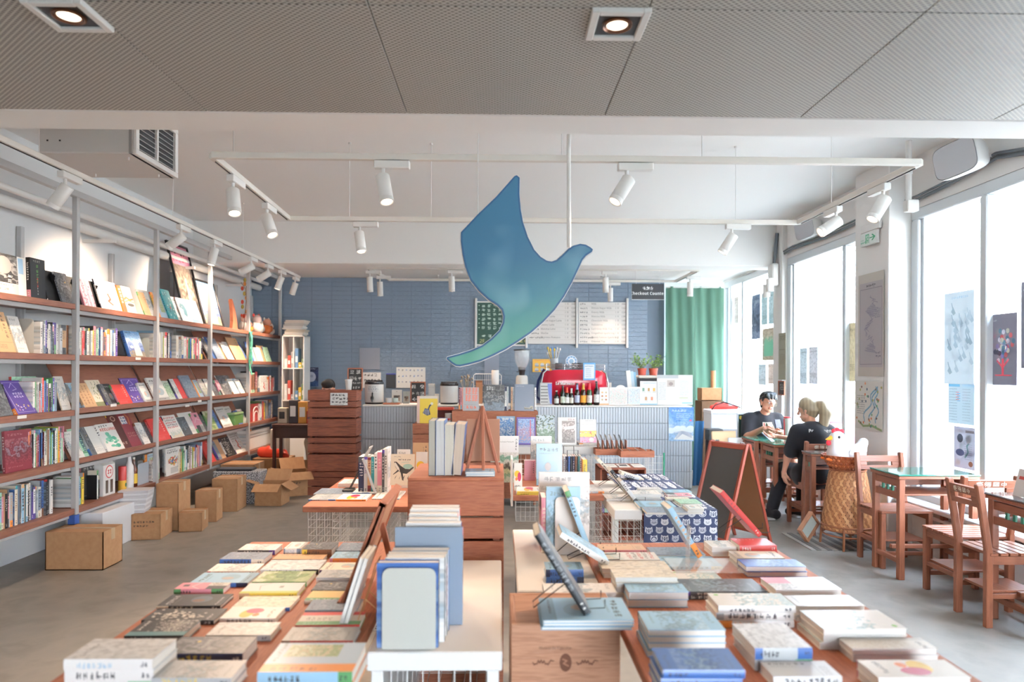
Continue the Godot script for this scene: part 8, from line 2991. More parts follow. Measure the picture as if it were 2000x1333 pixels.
func body_mesh(bones:Array,cell:float,k:float,col:Color,tint=null)->Mb:
	var lo:=Vector3(1e9,1e9,1e9)
	var hi:=-lo
	for b in bones:
		for e in [0,2]:
			var r:=Vector3.ONE*(absf(b[e+1])+cell*3.0+k)
			lo=lo.min(b[e]-r); hi=hi.max(b[e]+r)
	var nx:=int((hi.x-lo.x)/cell)+2
	var ny:=int((hi.y-lo.y)/cell)+2
	var nz:=int((hi.z-lo.z)/cell)+2
	var fld:=PackedFloat32Array()
	fld.resize(nx*ny*nz)
	fld.fill(1.0)
	for b in bones:
		var a:Vector3=b[0]
		var e:Vector3=b[2]
		var ra:float=b[1]
		var rb:float=b[3]
		var sq:Vector3=b[4] if b.size()>4 else Vector3.ONE
		var cut:bool=b.size()>5
		var rr:=Vector3.ONE*(maxf(ra,rb)/minf(sq.x,minf(sq.y,sq.z))+cell*2.0+k)
		var l:=((a.min(e)-rr-lo)/cell).floor()
		var h:=((a.max(e)+rr-lo)/cell).ceil()
		var ab:=e-a
		var abl:=maxf(ab.length_squared(),1e-9)
		for z in range(maxi(0,int(l.z)),mini(nz,int(h.z))):
			for y in range(maxi(0,int(l.y)),mini(ny,int(h.y))):
				for x in range(maxi(0,int(l.x)),mini(nx,int(h.x))):
					var p:=lo+Vector3(x,y,z)*cell
					var t:=clampf((p-a).dot(ab)/abl,0.0,1.0)
					var d:=((p-a-ab*t)*sq).length()-lerpf(ra,rb,t)
					var i:=(z*ny+y)*nx+x
					var o:=fld[i]
					if cut:
						fld[i]=maxf(o,-d)
					else:
						var m:=maxf(k-absf(o-d),0.0)/k
						fld[i]=minf(o,d)-m*m*k*0.25
	var mb:=Mb.new(col)
	var idx:=PackedInt32Array()
	idx.resize(nx*ny*nz)
	idx.fill(-1)
	var off:=[0,1,nx,nx+1,nx*ny,nx*ny+1,nx*ny+nx,nx*ny+nx+1]
	for z in nz-1:
		for y in ny-1:
			for x in nx-1:
				var i:=(z*ny+y)*nx+x
				var c:=0
				for q in 8:
					if fld[i+off[q]]<0.0:c+=1
				if c==0 or c==8:continue
				var s:=Vector3.ZERO
				var n:=0
				for q in 8:
					for ax in 3:
						if q & (1<<ax):continue
						var r:int=q | (1<<ax)
						var f0:=fld[i+off[q]]
						var f1:=fld[i+off[r]]
						if (f0<0.0) !=(f1<0.0):
							var pq:=Vector3(q & 1,(q>>1) & 1,(q>>2) & 1)
							pq[ax]=f0/(f0-f1)
							s+=pq; n+=1
				s/=n
				var g:=Vector3(fld[i+1]-fld[i]+fld[i+off[7]]-fld[i+off[6]],fld[i+nx]-fld[i]+fld[i+off[7]]-fld[i+off[5]],fld[i+nx*ny]-fld[i]+fld[i+off[7]]-fld[i+off[3]])
				var wp:=lo+(Vector3(x,y,z)+s)*cell
				if tint !=null:mb.k=tint.call(wp)
				idx[i]=mb.vt(wp,g)
	for z in range(1,nz-1):
		for y in range(1,ny-1):
			for x in range(1,nx-1):
				var i:=(z*ny+y)*nx+x
				var st:=[1,nx,nx*ny]
				for ax in 3:
					var f0:=fld[i]
					var f1:=fld[i+st[ax]]
					if (f0<0.0)==(f1<0.0):continue
					var u:int=st[(ax+1) % 3]
					var v:int=st[(ax+2) % 3]
					var q:=[idx[i-u-v],idx[i-v],idx[i],idx[i-u]]
					if q.min()<0:continue
					if f0<0.0:mb.f3(q[0],q[1],q[2]); mb.f3(q[0],q[2],q[3])
					else:mb.f3(q[0],q[2],q[1]); mb.f3(q[0],q[3],q[2])
	return mb
func moved(bones:Array,tr:Transform3D)->Array:
	var o:=[]
	for b in bones:
		var c:Array=b.duplicate()
		c[0]=tr*c[0]; c[2]=tr*c[2]
		o.append(c)
	return o
func head_bones()->Array:
	return [[V(0,0.035,-0.012),0.079,V(0,0.03,0.012),0.074],[V(0,-0.03,0.02),0.06,V(0,-0.075,0.04),0.036],[V(-0.03,-0.06,0.02),0.032,V(0.03,-0.06,0.02),0.032],
		[V(0,0.005,0.088),0.008,V(0,-0.026,0.104),0.0115],[V(-0.012,-0.028,0.094),0.008,V(0.012,-0.028,0.094),0.008],[V(-0.018,-0.057,0.078),0.0085,V(0.018,-0.057,0.078),0.0085],
		[V(-0.045,0.02,0.068),0.012,V(-0.015,0.022,0.08),0.012],[V(0.045,0.02,0.068),0.012,V(0.015,0.022,0.08),0.012],
		[V(-0.078,0.0,-0.005),0.016,V(-0.08,-0.03,0.0),0.01,V(1.6,1,1)],[V(0.078,0.0,-0.005),0.016,V(0.08,-0.03,0.0),0.01,V(1.6,1,1)],
		[V(-0.034,0.004,0.098),0.014,V(-0.03,0.004,0.098),0.014,Vector3.ONE,1],[V(0.034,0.004,0.098),0.014,V(0.03,0.004,0.098),0.014,Vector3.ONE,1]]
func hand_bones(curl:float)->Array:
	var o:=[[V(0,0,0),0.024,V(0,0.045,0),0.026,V(0.9,1,1.5)],[V(-0.022,0.05,0),0.015,V(0.022,0.06,0),0.015]]
	for i in 4:
		var x:=-0.03+i*0.02
		var l:float=[0.026,0.032,0.035,0.031][i]
		var p:=V(x,0.072,0)
		var a:=curl*0.5
		var q:=p+V(x*0.08,cos(a),sin(a))*l*1.1
		a+=curl
		var r:=q+V(0,cos(a),sin(a))*l*0.8
		a+=curl*0.8
		var s:=r+V(0,cos(a),sin(a))*l*0.6
		o.append([p,0.0095,q,0.0088]); o.append([q,0.0088,r,0.008]); o.append([r,0.008,s,0.007])
	o.append([V(0.02,0.02,0.006),0.013,V(0.042,0.05,0.018),0.0105]); o.append([V(0.042,0.05,0.018),0.0105,V(0.04,0.075,0.034),0.0085])
	return o
func skin_head(t:Node3D,tr:Transform3D,skin:Color,parent_name:="head"):
	var inv:=tr.affine_inverse()
	var tint:=func(w:Vector3)->Color:
		var p:=inv*w
		if absf(p.y+0.057)<0.009 and absf(p.x)<0.024 and p.z>0.07:return L("b5675c")
		if absf(p.y-0.03+absf(p.x)*0.05)<0.006 and absf(p.x)>0.014 and absf(p.x)<0.048 and p.z>0.06:return L("2a2320")
		return skin
	var m:=body_mesh(moved(head_bones(),tr),0.004,0.014,skin,tint)
	return m
func merge(a:Mb,b:Mb):
	var o:=a.v.size()
	a.v.append_array(b.v); a.n.append_array(b.n); a.c.append_array(b.c); a.u.append_array(b.u)
	for i in b.ix:a.ix.append(o+i)
func build_people():
	mat("skin","ffffff",0.5,0.0,true)
	M.skin.subsurf_scatter_enabled=true
	M.skin.subsurf_scatter_strength=0.08
	mat("hair","ffffff",0.4,0.0,true)
	var skin:=L("cb9176")
	var t:Node3D
	var m:Mb
	t=thing("person","seated man in glasses and a black t-shirt holding an open booklet","person",V(3.1,0,-7.95),0.0)
	var hd:=Transform3D(Basis(V(0,1,0),0.32)*Basis(V(0,0,1),-0.16)*Basis(V(1,0,0),0.05),V(0.02,1.125,0.06))
	m=skin_head(t,hd,skin)
	var lh:=Transform3D(Basis(V(0.2,0.9,0.35).normalized(),V(0.35,0.25,0.9).normalized(),V(0.9,-0.2,-0.3).normalized()).orthonormalized(),V(-0.13,0.86,0.36))
	var rh:=Transform3D(Basis(V(-0.3,0.9,0.3).normalized(),V(-0.4,0.2,0.9).normalized(),V(0.85,0.3,0.3).normalized()).orthonormalized(),V(0.02,0.83,0.34))
	merge(m,body_mesh([[V(0.015,1.05,0.03),0.052,V(0.0,0.95,-0.01),0.058],[V(0,0.95,-0.02),0.08,V(0,0.6,-0.04),0.13],
		[V(-0.2,0.78,0.06),0.044,V(-0.23,0.74,0.12),0.042],[V(-0.23,0.74,0.12),0.042,lh.origin,0.027],[V(0.21,0.8,0.05),0.044,V(0.2,0.77,0.12),0.042],[V(0.2,0.77,0.12),0.042,rh.origin,0.027],
		[V(-0.14,0.47,0.18),0.075,V(-0.26,0.5,0.4),0.06],[V(-0.26,0.5,0.4),0.058,V(-0.2,0.28,0.38),0.05],[V(-0.2,0.28,0.38),0.05,V(-0.16,0.09,0.36),0.036],
		[V(0.13,0.47,0.18),0.075,V(0.16,0.5,0.42),0.06],[V(0.16,0.5,0.42),0.058,V(0.16,0.28,0.38),0.05],[V(0.16,0.28,0.38),0.05,V(0.16,0.09,0.34),0.036]],0.012,0.03,skin))
	merge(m,body_mesh(moved(hand_bones(0.7),lh),0.004,0.006,skin))
	merge(m,body_mesh(moved(hand_bones(0.7),rh),0.004,0.006,skin))
	put("body",m,M.skin,t)
	m=body_mesh([[V(-0.12,0.92,-0.03),0.09,V(0.12,0.92,-0.03),0.09],[V(0,0.86,-0.03),0.155,V(0,0.55,-0.03),0.15],[V(-0.05,0.98,-0.015),0.05,V(0.05,0.98,-0.015),0.05],[V(-0.1,0.8,-0.03),0.12,V(0.1,0.8,-0.03),0.12],
		[V(-0.17,0.93,-0.02),0.08,V(-0.215,0.76,0.07),0.075],[V(0.17,0.93,-0.02),0.08,V(0.22,0.78,0.06),0.075]],0.013,0.04,L("1b1b20"))
	put("shirt",m,M.cloth,t)
	m=body_mesh([[V(-0.1,0.5,-0.04),0.13,V(0.1,0.5,-0.04),0.13],[V(-0.1,0.5,0.0),0.105,V(-0.2,0.5,0.3),0.09],[V(0.1,0.5,0.0),0.105,V(0.15,0.5,0.32),0.09]],0.015,0.04,L("cfc9be"))
	put("shorts",m,M.cloth,t)
	for s in [-1.0,1.0]:
		m=body_mesh([[V(0.18*s-0.02,0.05,0.33),0.045,V(0.18*s-0.02,0.04,0.46),0.04]],0.01,0.02,L("d6d2cb"))
		put("shoe",m,M.cloth,t)
	m=body_mesh(moved([[V(0,0.06,-0.025),0.083,V(0,0.075,0.01),0.072],[V(-0.06,0.085,0.045),0.03,V(0.03,0.105,0.055),0.03],[V(0.03,0.105,0.05),0.034,V(0.065,0.07,0.05),0.022],[V(-0.06,0.085,0.05),0.028,V(-0.045,0.05,0.078),0.012],[V(-0.02,0.09,0.075),0.022,V(-0.012,0.055,0.085),0.009],[V(0.02,0.09,0.072),0.022,V(0.03,0.06,0.08),0.01],
		[V(-0.076,0.05,0.01),0.02,V(-0.08,0.015,0.012),0.008],[V(0.076,0.05,0.01),0.02,V(0.08,0.015,0.012),0.008],[V(0,0.02,-0.06),0.06,V(0,-0.04,-0.06),0.035]],hd),0.006,0.012,L("17161a"))
	put("hair",m,M.hair,t)
	m=Mb.new(L("a89a88"))
	m.x=hd
	for s in [-1.0,1.0]:
		var pts:=[]
		for i in 17:pts.append(V(s*0.034+0.026*cos(TAU*i/16.0),0.0+0.021*sin(TAU*i/16.0),0.104-0.008*absf(cos(TAU*i/16.0))))
		m.tube(pts,0.0014,5)
		m.tube([V(s*0.06,0.006,0.096),V(s*0.082,0.01,0.03),V(s*0.084,0.0,-0.01)],0.0014,5)
	m.tube([V(-0.008,0.005,0.106),V(0.008,0.005,0.106)],0.0014,5)
	put("glasses",m,M.satin,t)
	for s in [-1.0,1.0]:
		m=Mb.new(L("efe9e4"))
		m.x=hd
		m.ell(V(s*0.032,0.002,0.077),V(0.013,0.009,0.012))
		m.k=L("1d1512")
		m.ell(V(s*0.032,0.002,0.0855),V(0.006,0.0065,0.005))
		put("eye",m,M.gloss,t)
	var o:=t.position
	t=thing("booklet","open striped booklet held in the man's hands","booklet",o+V(-0.06,0.8,0.42),0.2)
	for s in [-1.0,1.0]:
		m=Mb.new(L("e6d9c2") if s<0 else L("d9cbb0"))
		m.x=Transform3D(Basis(V(0,1,0),s*0.5)*Basis(V(1,0,0),-0.5),Vector3.ZERO)
		m.bx(V(0 if s>0 else -0.1,0,-0.003),V(0.1 if s>0 else 0.0,0.14,0.0))
		for i in 3:
			m.k=L(["b8403a","3a5a4a","c9503f"][i])
			m.bx(V(0.02+i*0.025 if s>0 else -0.09+i*0.025,0.005,0.0),V(0.03+i*0.025 if s>0 else -0.08+i*0.025,0.13,0.0012))
		put("page",m,M.paper,t)
	cup_with_lid("tall white and red paper cup on the man's desk",V(3.16,0.761,-7.42),0.24,0.04,"efebe6","cf3038")
	cup_with_lid("dark cup with a red and white rim beside the woman's hand",V(3.2,0.761,-7.2),0.09,0.036,"2c2d33","d9504a")
	t=thing("phone","dark phone held upright behind the booklet","phone",o+V(0.03,0.86,0.37),0.3)
	m=Mb.new(L("1d2638"))
	m.x=Transform3D(Basis(V(1,0,0),-0.3),Vector3.ZERO)
	m.bx(V(-0.04,0,-0.005),V(0.04,0.1,0.005),0.003)
	put("case",m,M.gloss,t)
	t=thing("person","seated woman with an ash-blond ponytail and black lettered t-shirt, seen from behind","person",V(3.05,0,-6.58),0.0)
	hd=Transform3D(Basis(V(0,1,0),PI+0.75)*Basis(V(1,0,0),0.1),V(-0.01,1.11,-0.08))
	m=skin_head(t,hd,L("d6a086"))
	skin=L("d6a086")
	rh=Transform3D(Basis(V(0,0.3,-1).normalized(),V(-0.8,0.1,-0.3).normalized(),V(0.2,0.9,0.2).normalized()).orthonormalized(),V(-0.2,0.83,-0.36))
	lh=Transform3D(Basis(V(0,0,1),V(0.1,-1,0.1).normalized(),V(1,0,0)).orthonormalized(),V(-0.23,0.5,-0.12))
	merge(m,body_mesh([[V(0,1.03,-0.05),0.045,V(0,0.93,0.0),0.05],[V(0,0.93,0),0.07,V(0,0.6,0.02),0.11],
		[V(0.14,0.72,-0.1),0.036,V(0.08,0.78,-0.25),0.034],[V(0.08,0.78,-0.25),0.034,rh.origin,0.022],[V(-0.21,0.74,-0.03),0.036,V(-0.22,0.66,-0.06),0.034],[V(-0.22,0.66,-0.06),0.034,lh.origin,0.022]],0.012,0.03,skin))
	merge(m,body_mesh(moved(hand_bones(0.45),rh),0.004,0.006,skin))
	merge(m,body_mesh(moved(hand_bones(0.6),lh),0.004,0.006,skin))
	put("body",m,M.skin,t)
	m=body_mesh([[V(-0.11,0.91,0.01),0.075,V(0.11,0.91,0.01),0.075],[V(0,0.86,0.02),0.14,V(0,0.5,0.03),0.15],[V(-0.04,0.955,-0.0),0.05,V(0.04,0.955,0.0),0.05],[V(-0.08,0.8,0.015),0.115,V(0.08,0.8,0.015),0.115],
		[V(-0.15,0.91,0.0),0.075,V(-0.205,0.72,-0.02),0.07],[V(0.15,0.91,0.0),0.075,V(0.16,0.73,-0.1),0.07]],0.013,0.04,L("191a1f"))
	put("shirt",m,M.cloth,t)
	var tm:=TextMesh.new()
	var f:=SystemFont.new()
	f.font_names=PackedStringArray(["Droid Sans"])
	f.font_weight=700
	tm.text="Permanent"
	tm.font=f
	tm.font_size=32
	tm.pixel_size=0.0014
	tm.depth=0.002
	put("lettering",tm,M.white_metal,t,V(0.02,0.93,0.125)).rotation=Vector3(-0.08,0,0)
	m=Mb.new(L("d9c9c6"))
	m.ell(V(0.08,0.79,0.15),V(0.035,0.035,0.012))
	put("badge",m,M.cloth,t)
	m=body_mesh([[V(-0.08,0.49,0.03),0.13,V(0.08,0.49,0.03),0.13],[V(-0.09,0.5,-0.02),0.1,V(-0.13,0.49,-0.38),0.075],[V(0.09,0.5,-0.02),0.1,V(0.08,0.49,-0.38),0.075],[V(-0.13,0.47,-0.38),0.075,V(-0.28,0.12,-0.28),0.06],[V(0.08,0.47,-0.38),0.075,V(0.06,0.1,-0.35),0.06]],0.014,0.04,L("1a1b20"))
	put("trousers",m,M.cloth,t)
	for q in [V(-0.3,0.0,-0.25),V(0.04,0.0,-0.36)]:
		m=body_mesh([[q+V(0.03,0.06,0.03),0.05,q+V(-0.02,0.05,-0.06),0.045],[q+V(-0.02,0.05,-0.06),0.045,q+V(-0.07,0.038,-0.12),0.037]],0.01,0.02,L("26262a"))
		m.k=L("d6d3cd")
		m.box(q+V(-0.02,0.012,-0.04),V(0.085,0.024,0.2),0.01)
		put("shoe",m,M.cloth,t)
	var hc:=L("a8987c")
	var ht:=func(w:Vector3)->Color:return hc.lerp(L("6f604c"),clampf(0.5+0.5*sin(w.x*190.0+w.z*60.0),0,1)*0.5)
	m=body_mesh(moved([[V(0,0.04,-0.018),0.089,V(0,0.055,0.0),0.083],[V(0,0.0,-0.05),0.066,V(0,-0.03,-0.045),0.05],[V(0,0.06,-0.1),0.03,V(0,0.05,-0.135),0.036],[V(0,0.05,-0.135),0.04,V(-0.005,-0.04,-0.165),0.055],[V(-0.005,-0.04,-0.165),0.055,V(0.005,-0.15,-0.135),0.045],[V(-0.02,-0.08,-0.15),0.035,V(-0.045,-0.2,-0.11),0.012],[V(0.02,-0.08,-0.15),0.035,V(0.04,-0.2,-0.115),0.012],[V(0,-0.1,-0.14),0.035,V(0,-0.215,-0.12),0.014]],hd),0.006,0.02,hc,ht)
	put("hair",m,M.hair,t)
	m=Mb.new(L("17181b"))
	m.x=hd
	m.ell(V(0,0.058,-0.112),V(0.034,0.034,0.012))
	put("hair_tie",m,M.cloth,t)
	t=thing("phone","grey phone propped in the woman's hand above the desk","phone",V(2.83,0.77,-7.0),0.7)
	m=Mb.new(L("8a94a0"))
	m.x=Transform3D(Basis(V(1,0,0),-0.9),Vector3.ZERO)
	m.bx(V(-0.035,0,-0.004),V(0.035,0.14,0.004),0.003)
	put("case",m,M.gloss,t)
	t=thing("person","clerk with dark hair and pale trousers seated behind the pallet screen","person",V(-2.42,0,-9.25),0.0)
	hd=Transform3D(Basis(V(1,0,0),0.35),V(0.13,1.235,0.05))
	skin=L("cf9a80")
	m=skin_head(t,hd,skin)
	merge(m,body_mesh([[V(0.13,1.12,0.0),0.05,V(0.12,1.0,-0.05),0.06],[V(0.12,1.0,-0.05),0.08,V(0.08,0.55,-0.1),0.13]],0.014,0.03,skin))
	put("body",m,M.skin,t)
	m=body_mesh([[V(0.0,0.97,-0.06),0.08,V(0.24,0.97,-0.06),0.08],[V(0.1,0.9,-0.06),0.14,V(0.08,0.55,-0.1),0.15],[V(0.25,0.95,-0.05),0.07,V(0.3,0.72,0.02),0.05],[V(0.3,0.72,0.02),0.05,V(0.2,0.74,0.25),0.04],[V(-0.01,0.95,-0.05),0.07,V(-0.03,0.72,0.0),0.05],[V(-0.03,0.72,0.0),0.05,V(0.08,0.74,0.25),0.04]],0.015,0.04,L("3a3f4c"))
	put("shirt",m,M.cloth,t)
	m=body_mesh(moved([[V(0,0.045,-0.02),0.09,V(0,0.06,0.01),0.078],[V(0,0.0,-0.05),0.07,V(0,-0.06,-0.05),0.05],[V(-0.05,0.09,0.04),0.03,V(0.05,0.09,0.04),0.03]],hd),0.008,0.02,L("1a181a"))
	put("hair",m,M.hair,t)
	m=body_mesh([[V(0.02,0.5,-0.1),0.13,V(0.14,0.5,-0.1),0.13],[V(0.0,0.52,-0.05),0.11,V(-0.02,0.55,0.28),0.095],[V(-0.02,0.53,0.28),0.095,V(-0.0,0.14,0.3),0.065],[V(0.16,0.5,-0.05),0.1,V(0.2,0.5,0.28),0.09],[V(0.2,0.5,0.28),0.09,V(0.2,0.14,0.3),0.065]],0.015,0.04,L("cfc0aa"))
	put("trousers",m,M.cloth,t)
	for x in [0.0,0.2]:
		m=body_mesh([[V(x,0.05,0.28),0.045,V(x,0.045,0.42),0.042]],0.01,0.02,L("232326"))
		put("shoe",m,M.cloth,t)
	t=thing("stool","low dark stool under the clerk behind the pallet screen","stool",V(-2.34,0,-9.35))
	m=Mb.new(L("2a2624"))
	m.bx(V(-0.17,0.33,-0.17),V(0.17,0.37,0.17),0.01)
	put("seat",m,M.paint,t)
	for sx in [-0.14,0.14]:
		for sz in [-0.14,0.14]:
			m=Mb.new(L("2a2624"))
			m.bar(V(sx,0,sz),V(sx,0.33,sz),0.03,0.03)
			put("leg",m,M.paint,t)
func cup_with_lid(label:String,at:Vector3,h:float,r:float,col:String,pr:String):
	var t:=thing("paper_cup",label,"cup",at)
	var m:=Mb.new(L(col))
	m.lathe([V2(0,0),V2(r*0.75,0),V2(r,h*0.96),V2(0,h*0.96)],18)
	put("cup",m,M.satin,t)
	m=Mb.new(L(pr))
	m.lathe([V2(r*0.99,h*0.93),V2(r*1.05,h*0.94),V2(r*1.05,h*0.98),V2(0,h)],18)
	m.bar(V(-r*0.88,h*0.08,0.004),V(-r*1.02,h*0.9,0.004),0.004,r*0.6)
	put("red_trim",m,M.satin,t)
func build_bird():
	var raw:=[550,80,568,95,566,200,575,300,590,380,620,470,660,550,700,595,740,620,770,625,800,615,835,585,875,545,905,525,950,513,985,518,1015,535,1030,548,1025,562,990,585,965,615,940,670,900,755,850,845,790,930,720,1005,640,1075,560,1130,480,1180,400,1220,320,1255,250,1275,190,1288,165,1285,140,1270,105,1240,110,1228,180,1210,260,1185,330,1155,390,1110,440,1060,462,1010,465,970,455,930,425,900,370,865,310,810,255,740,225,660,208,580,197,500,197,440,300,330,420,215,535,85]
	var d:=3.7
	var c:=at_d(1020,530,d)
	var pl:=PackedVector2Array()
	for i in range(0,raw.size(),2):
		var q:=at_d(840+raw[i]*0.3077,320+raw[i+1]*0.3077,d)-c
		pl.append(V2(q.x,q.y))
	var t:=thing("bird_sign","large flying bird sign in blue fading to green, hung in mid-room","hanging sign",c)
	var rim:=mat("bird_rim","275880",0.45)
	var m:=Mb.new()
	m.prism(pl,-0.02,0.02)
	put("rim",m,rim,t)
	m=Mb.new()
	m.prism(Geometry2D.offset_polygon(pl,0.004)[0],-0.022,0.0)
	put("white_edge",m,M.white_metal,t)
	var im:=Image.create(128,128,false,Image.FORMAT_RGB8)
	var fn:=FastNoiseLite.new()
	fn.frequency=0.022
	fn.fractal_octaves=2
	for y in 128:
		for x in 128:
			var s:=clampf((y/128.0-0.42)*2.0+(x/128.0-0.5)*0.25,0,1)
			var k:=Color("356d8c").lerp(Color("3f8590"),clampf(s*1.6,0,1)).lerp(Color("4c967e"),clampf((s-0.45)*1.8,0,1))
			im.set_pixel(x,y,k.lightened(clampf(fn.get_noise_2d(x+y*0.5,y-x*0.3)*0.25,0,0.18)))
	var bm:=mat("bird_face","ffffff",0.4)
	bm.albedo_texture=ImageTexture.create_from_image(im)
	m=Mb.new()
	m.prism(Geometry2D.offset_polygon(pl,-0.009)[0],0.0,0.0215,false,false)
	put("face",m,bm,t)
	m=Mb.new()
	var q:=at_d(1111,484,d+0.03)-c
	m.cyl(q,V(q.x-0.005,3.31-c.y,q.z),0.011,0.011,10)
	m.box(V(q.x,3.3-c.y,q.z),V(0.06,0.02,0.06),0.004)
	put("hanging_pole",m,M.white_metal,t)
	m=Mb.new()
	q=at_d(933,420,d+0.03)-c
	m.cyl(q,V(q.x,3.31-c.y,q.z),0.003,-1,6)
	put("hanging_wire",m,M.white_metal,t)
func build_services():
	var t:=thing("air_duct","grey-white ceiling air-conditioning box with a louvred outlet, upper left","air conditioner",V(-2.66,2.9,-4.77))
	var m:=Mb.new(L("d2d0cc"))
	m.bx(V(-0.34,0,-0.3),V(0.27,0.4,0.28),0.008)
	put("case",m,M.paint,t)
	m=Mb.new(L("8f8c88"))
	m.bx(V(0.245,0.0,-0.302),V(0.262,0.4,0.284))
	put("seam",m,M.paint,t)
	m=Mb.new()
	for q in [[0.0,-0.3,0.035,0.28],[0.32,-0.3,0.355,0.28],[0.035,-0.3,0.32,-0.26],[0.035,0.24,0.32,0.28],[0.035,-0.015,0.32,0.005]]:m.bx(V(0.27,q[0],q[1]),V(0.292,q[2],q[3]),0.003)
	put("outlet_frame",m,M.white_metal,t)
	for i in 8:
		m=Mb.new(L("c9c8c5"))
		m.x=Transform3D(Basis(V(0,0,1),-0.5),V(0.276,0.05+i*0.034,0))
		m.box(Vector3.ZERO,V(0.022,0.004,0.5),0.001)
		put("louvre",m,M.paint,t)
	m=Mb.new(L("2b2b2c"))
	m.bx(V(0.268,0.03,-0.27),V(0.271,0.325,0.25))
	for q in [[-0.28,0.08],[-0.2,0.08],[-0.28,0.28],[-0.2,0.28]]:m.box(V(q[0],q[1],0.281),V(0.01,0.01,0.003))
	put("dark_gap",m,M.paint,t)
	for s in [[-0.25,-0.2],[0.2,-0.2],[0.2,0.2]]:
		m=Mb.new()
		m.cyl(V(s[0],-0.02,s[1]),V(s[0],0.41,s[1]),0.006,-1,6)
		put("hanger_rod",m,M.white_metal,t)
	t=thing("service_pipe","white insulated pipes running along the left wall above the shelves","pipe",V(0,0,0))
	m=Mb.new()
	m.cyl(V(-3.62,2.72,-3.4),V(-3.62,2.72,-10.35),0.045,-1,12)
	m.cyl(V(-3.5,2.78,-3.4),V(-3.5,2.78,-10.35),0.025,-1,10)
	for z in [4.6,6.2,7.8,9.4]:m.bx(V(-3.748,2.63,-z),V(-3.46,2.66,-z-0.03))
	put("pipe",m,M.white_metal,t)
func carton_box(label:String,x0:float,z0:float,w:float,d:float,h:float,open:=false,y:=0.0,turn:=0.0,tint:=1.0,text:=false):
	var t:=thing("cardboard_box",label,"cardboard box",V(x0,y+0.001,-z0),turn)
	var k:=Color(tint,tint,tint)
	var m:=Mb.new(k)
	var th:=0.006
	m.bx(V(-w/2,0,-th),V(w/2,h,0)); m.bx(V(-w/2,0,-d),V(w/2,h,-d+th))
	m.bx(V(-w/2,0,-d),V(-w/2+th,h,0)); m.bx(V(w/2-th,0,-d),V(w/2,h,0))
	m.bx(V(-w/2,0,-d),V(w/2,th,0))
	put("body",m,M.cardboard,t)
	if open:
		for q in 4:
			m=Mb.new(k.darkened(0.06*q))
			var a:float=[0.5,-0.7,0.35,0.6][q]
			if q<2:
				var sg:=1.0 if q==0 else -1.0
				m.x=Transform3D(Basis(V(1,0,0),0.0),V(0,h,0.0 if q==0 else -d))
				m.bar(V(0,0,0),V(0,(-0.5 if q==0 else 0.85)*d*0.5,sg*d*0.42),w*0.98,0.004)
			else:
				var sg:=-1.0 if q==2 else 1.0
				m.x=Transform3D(Basis(),V(sg*w/2,h,-d/2))
				m.bar(V(0,0,0),V(sg*d*0.4,(0.12 if q==2 else -0.25)*d,0),0.004,d*0.98)
			put("flap",m,M.cardboard,t)
	else:
		m=Mb.new(k.lightened(0.03))
		m.bx(V(-w/2,h,-d/2+0.001),V(w/2,h+0.004,0)); m.bx(V(-w/2,h,-d),V(w/2,h+0.004,-d/2-0.001))
		put("top_flap",m,M.cardboard,t)
		m=Mb.new(L("b59a7a"))
		m.bx(V(-w/2-0.0005,h+0.004,-d/2-0.025),V(w/2+0.0005,h+0.005,-d/2+0.025)); m.bx(V(w/2,h-0.08,-d/2-0.025),V(w/2+0.0008,h+0.005,-d/2+0.025))
		put("tape",m,M.satin,t)
	if text:
		var p:=sheet_pen(140,60,201)
		p.r(0,0,1,1,Color("a87850")); p.marks(0.04,0.12,0.11,7,1,Color("4a3626")); p.marks(0.04,0.56,0.11,5,1,Color("4a3626"))
		m=Mb.new()
		m.quad(V(-w*0.45,h*0.45,0.0006),V(w*0.3,h*0.45,0.0006),V(w*0.3,h*0.8,0.0006),V(-w*0.45,h*0.8,0.0006),pen_uv(p))
		put("print",m,M.sign_print,t)
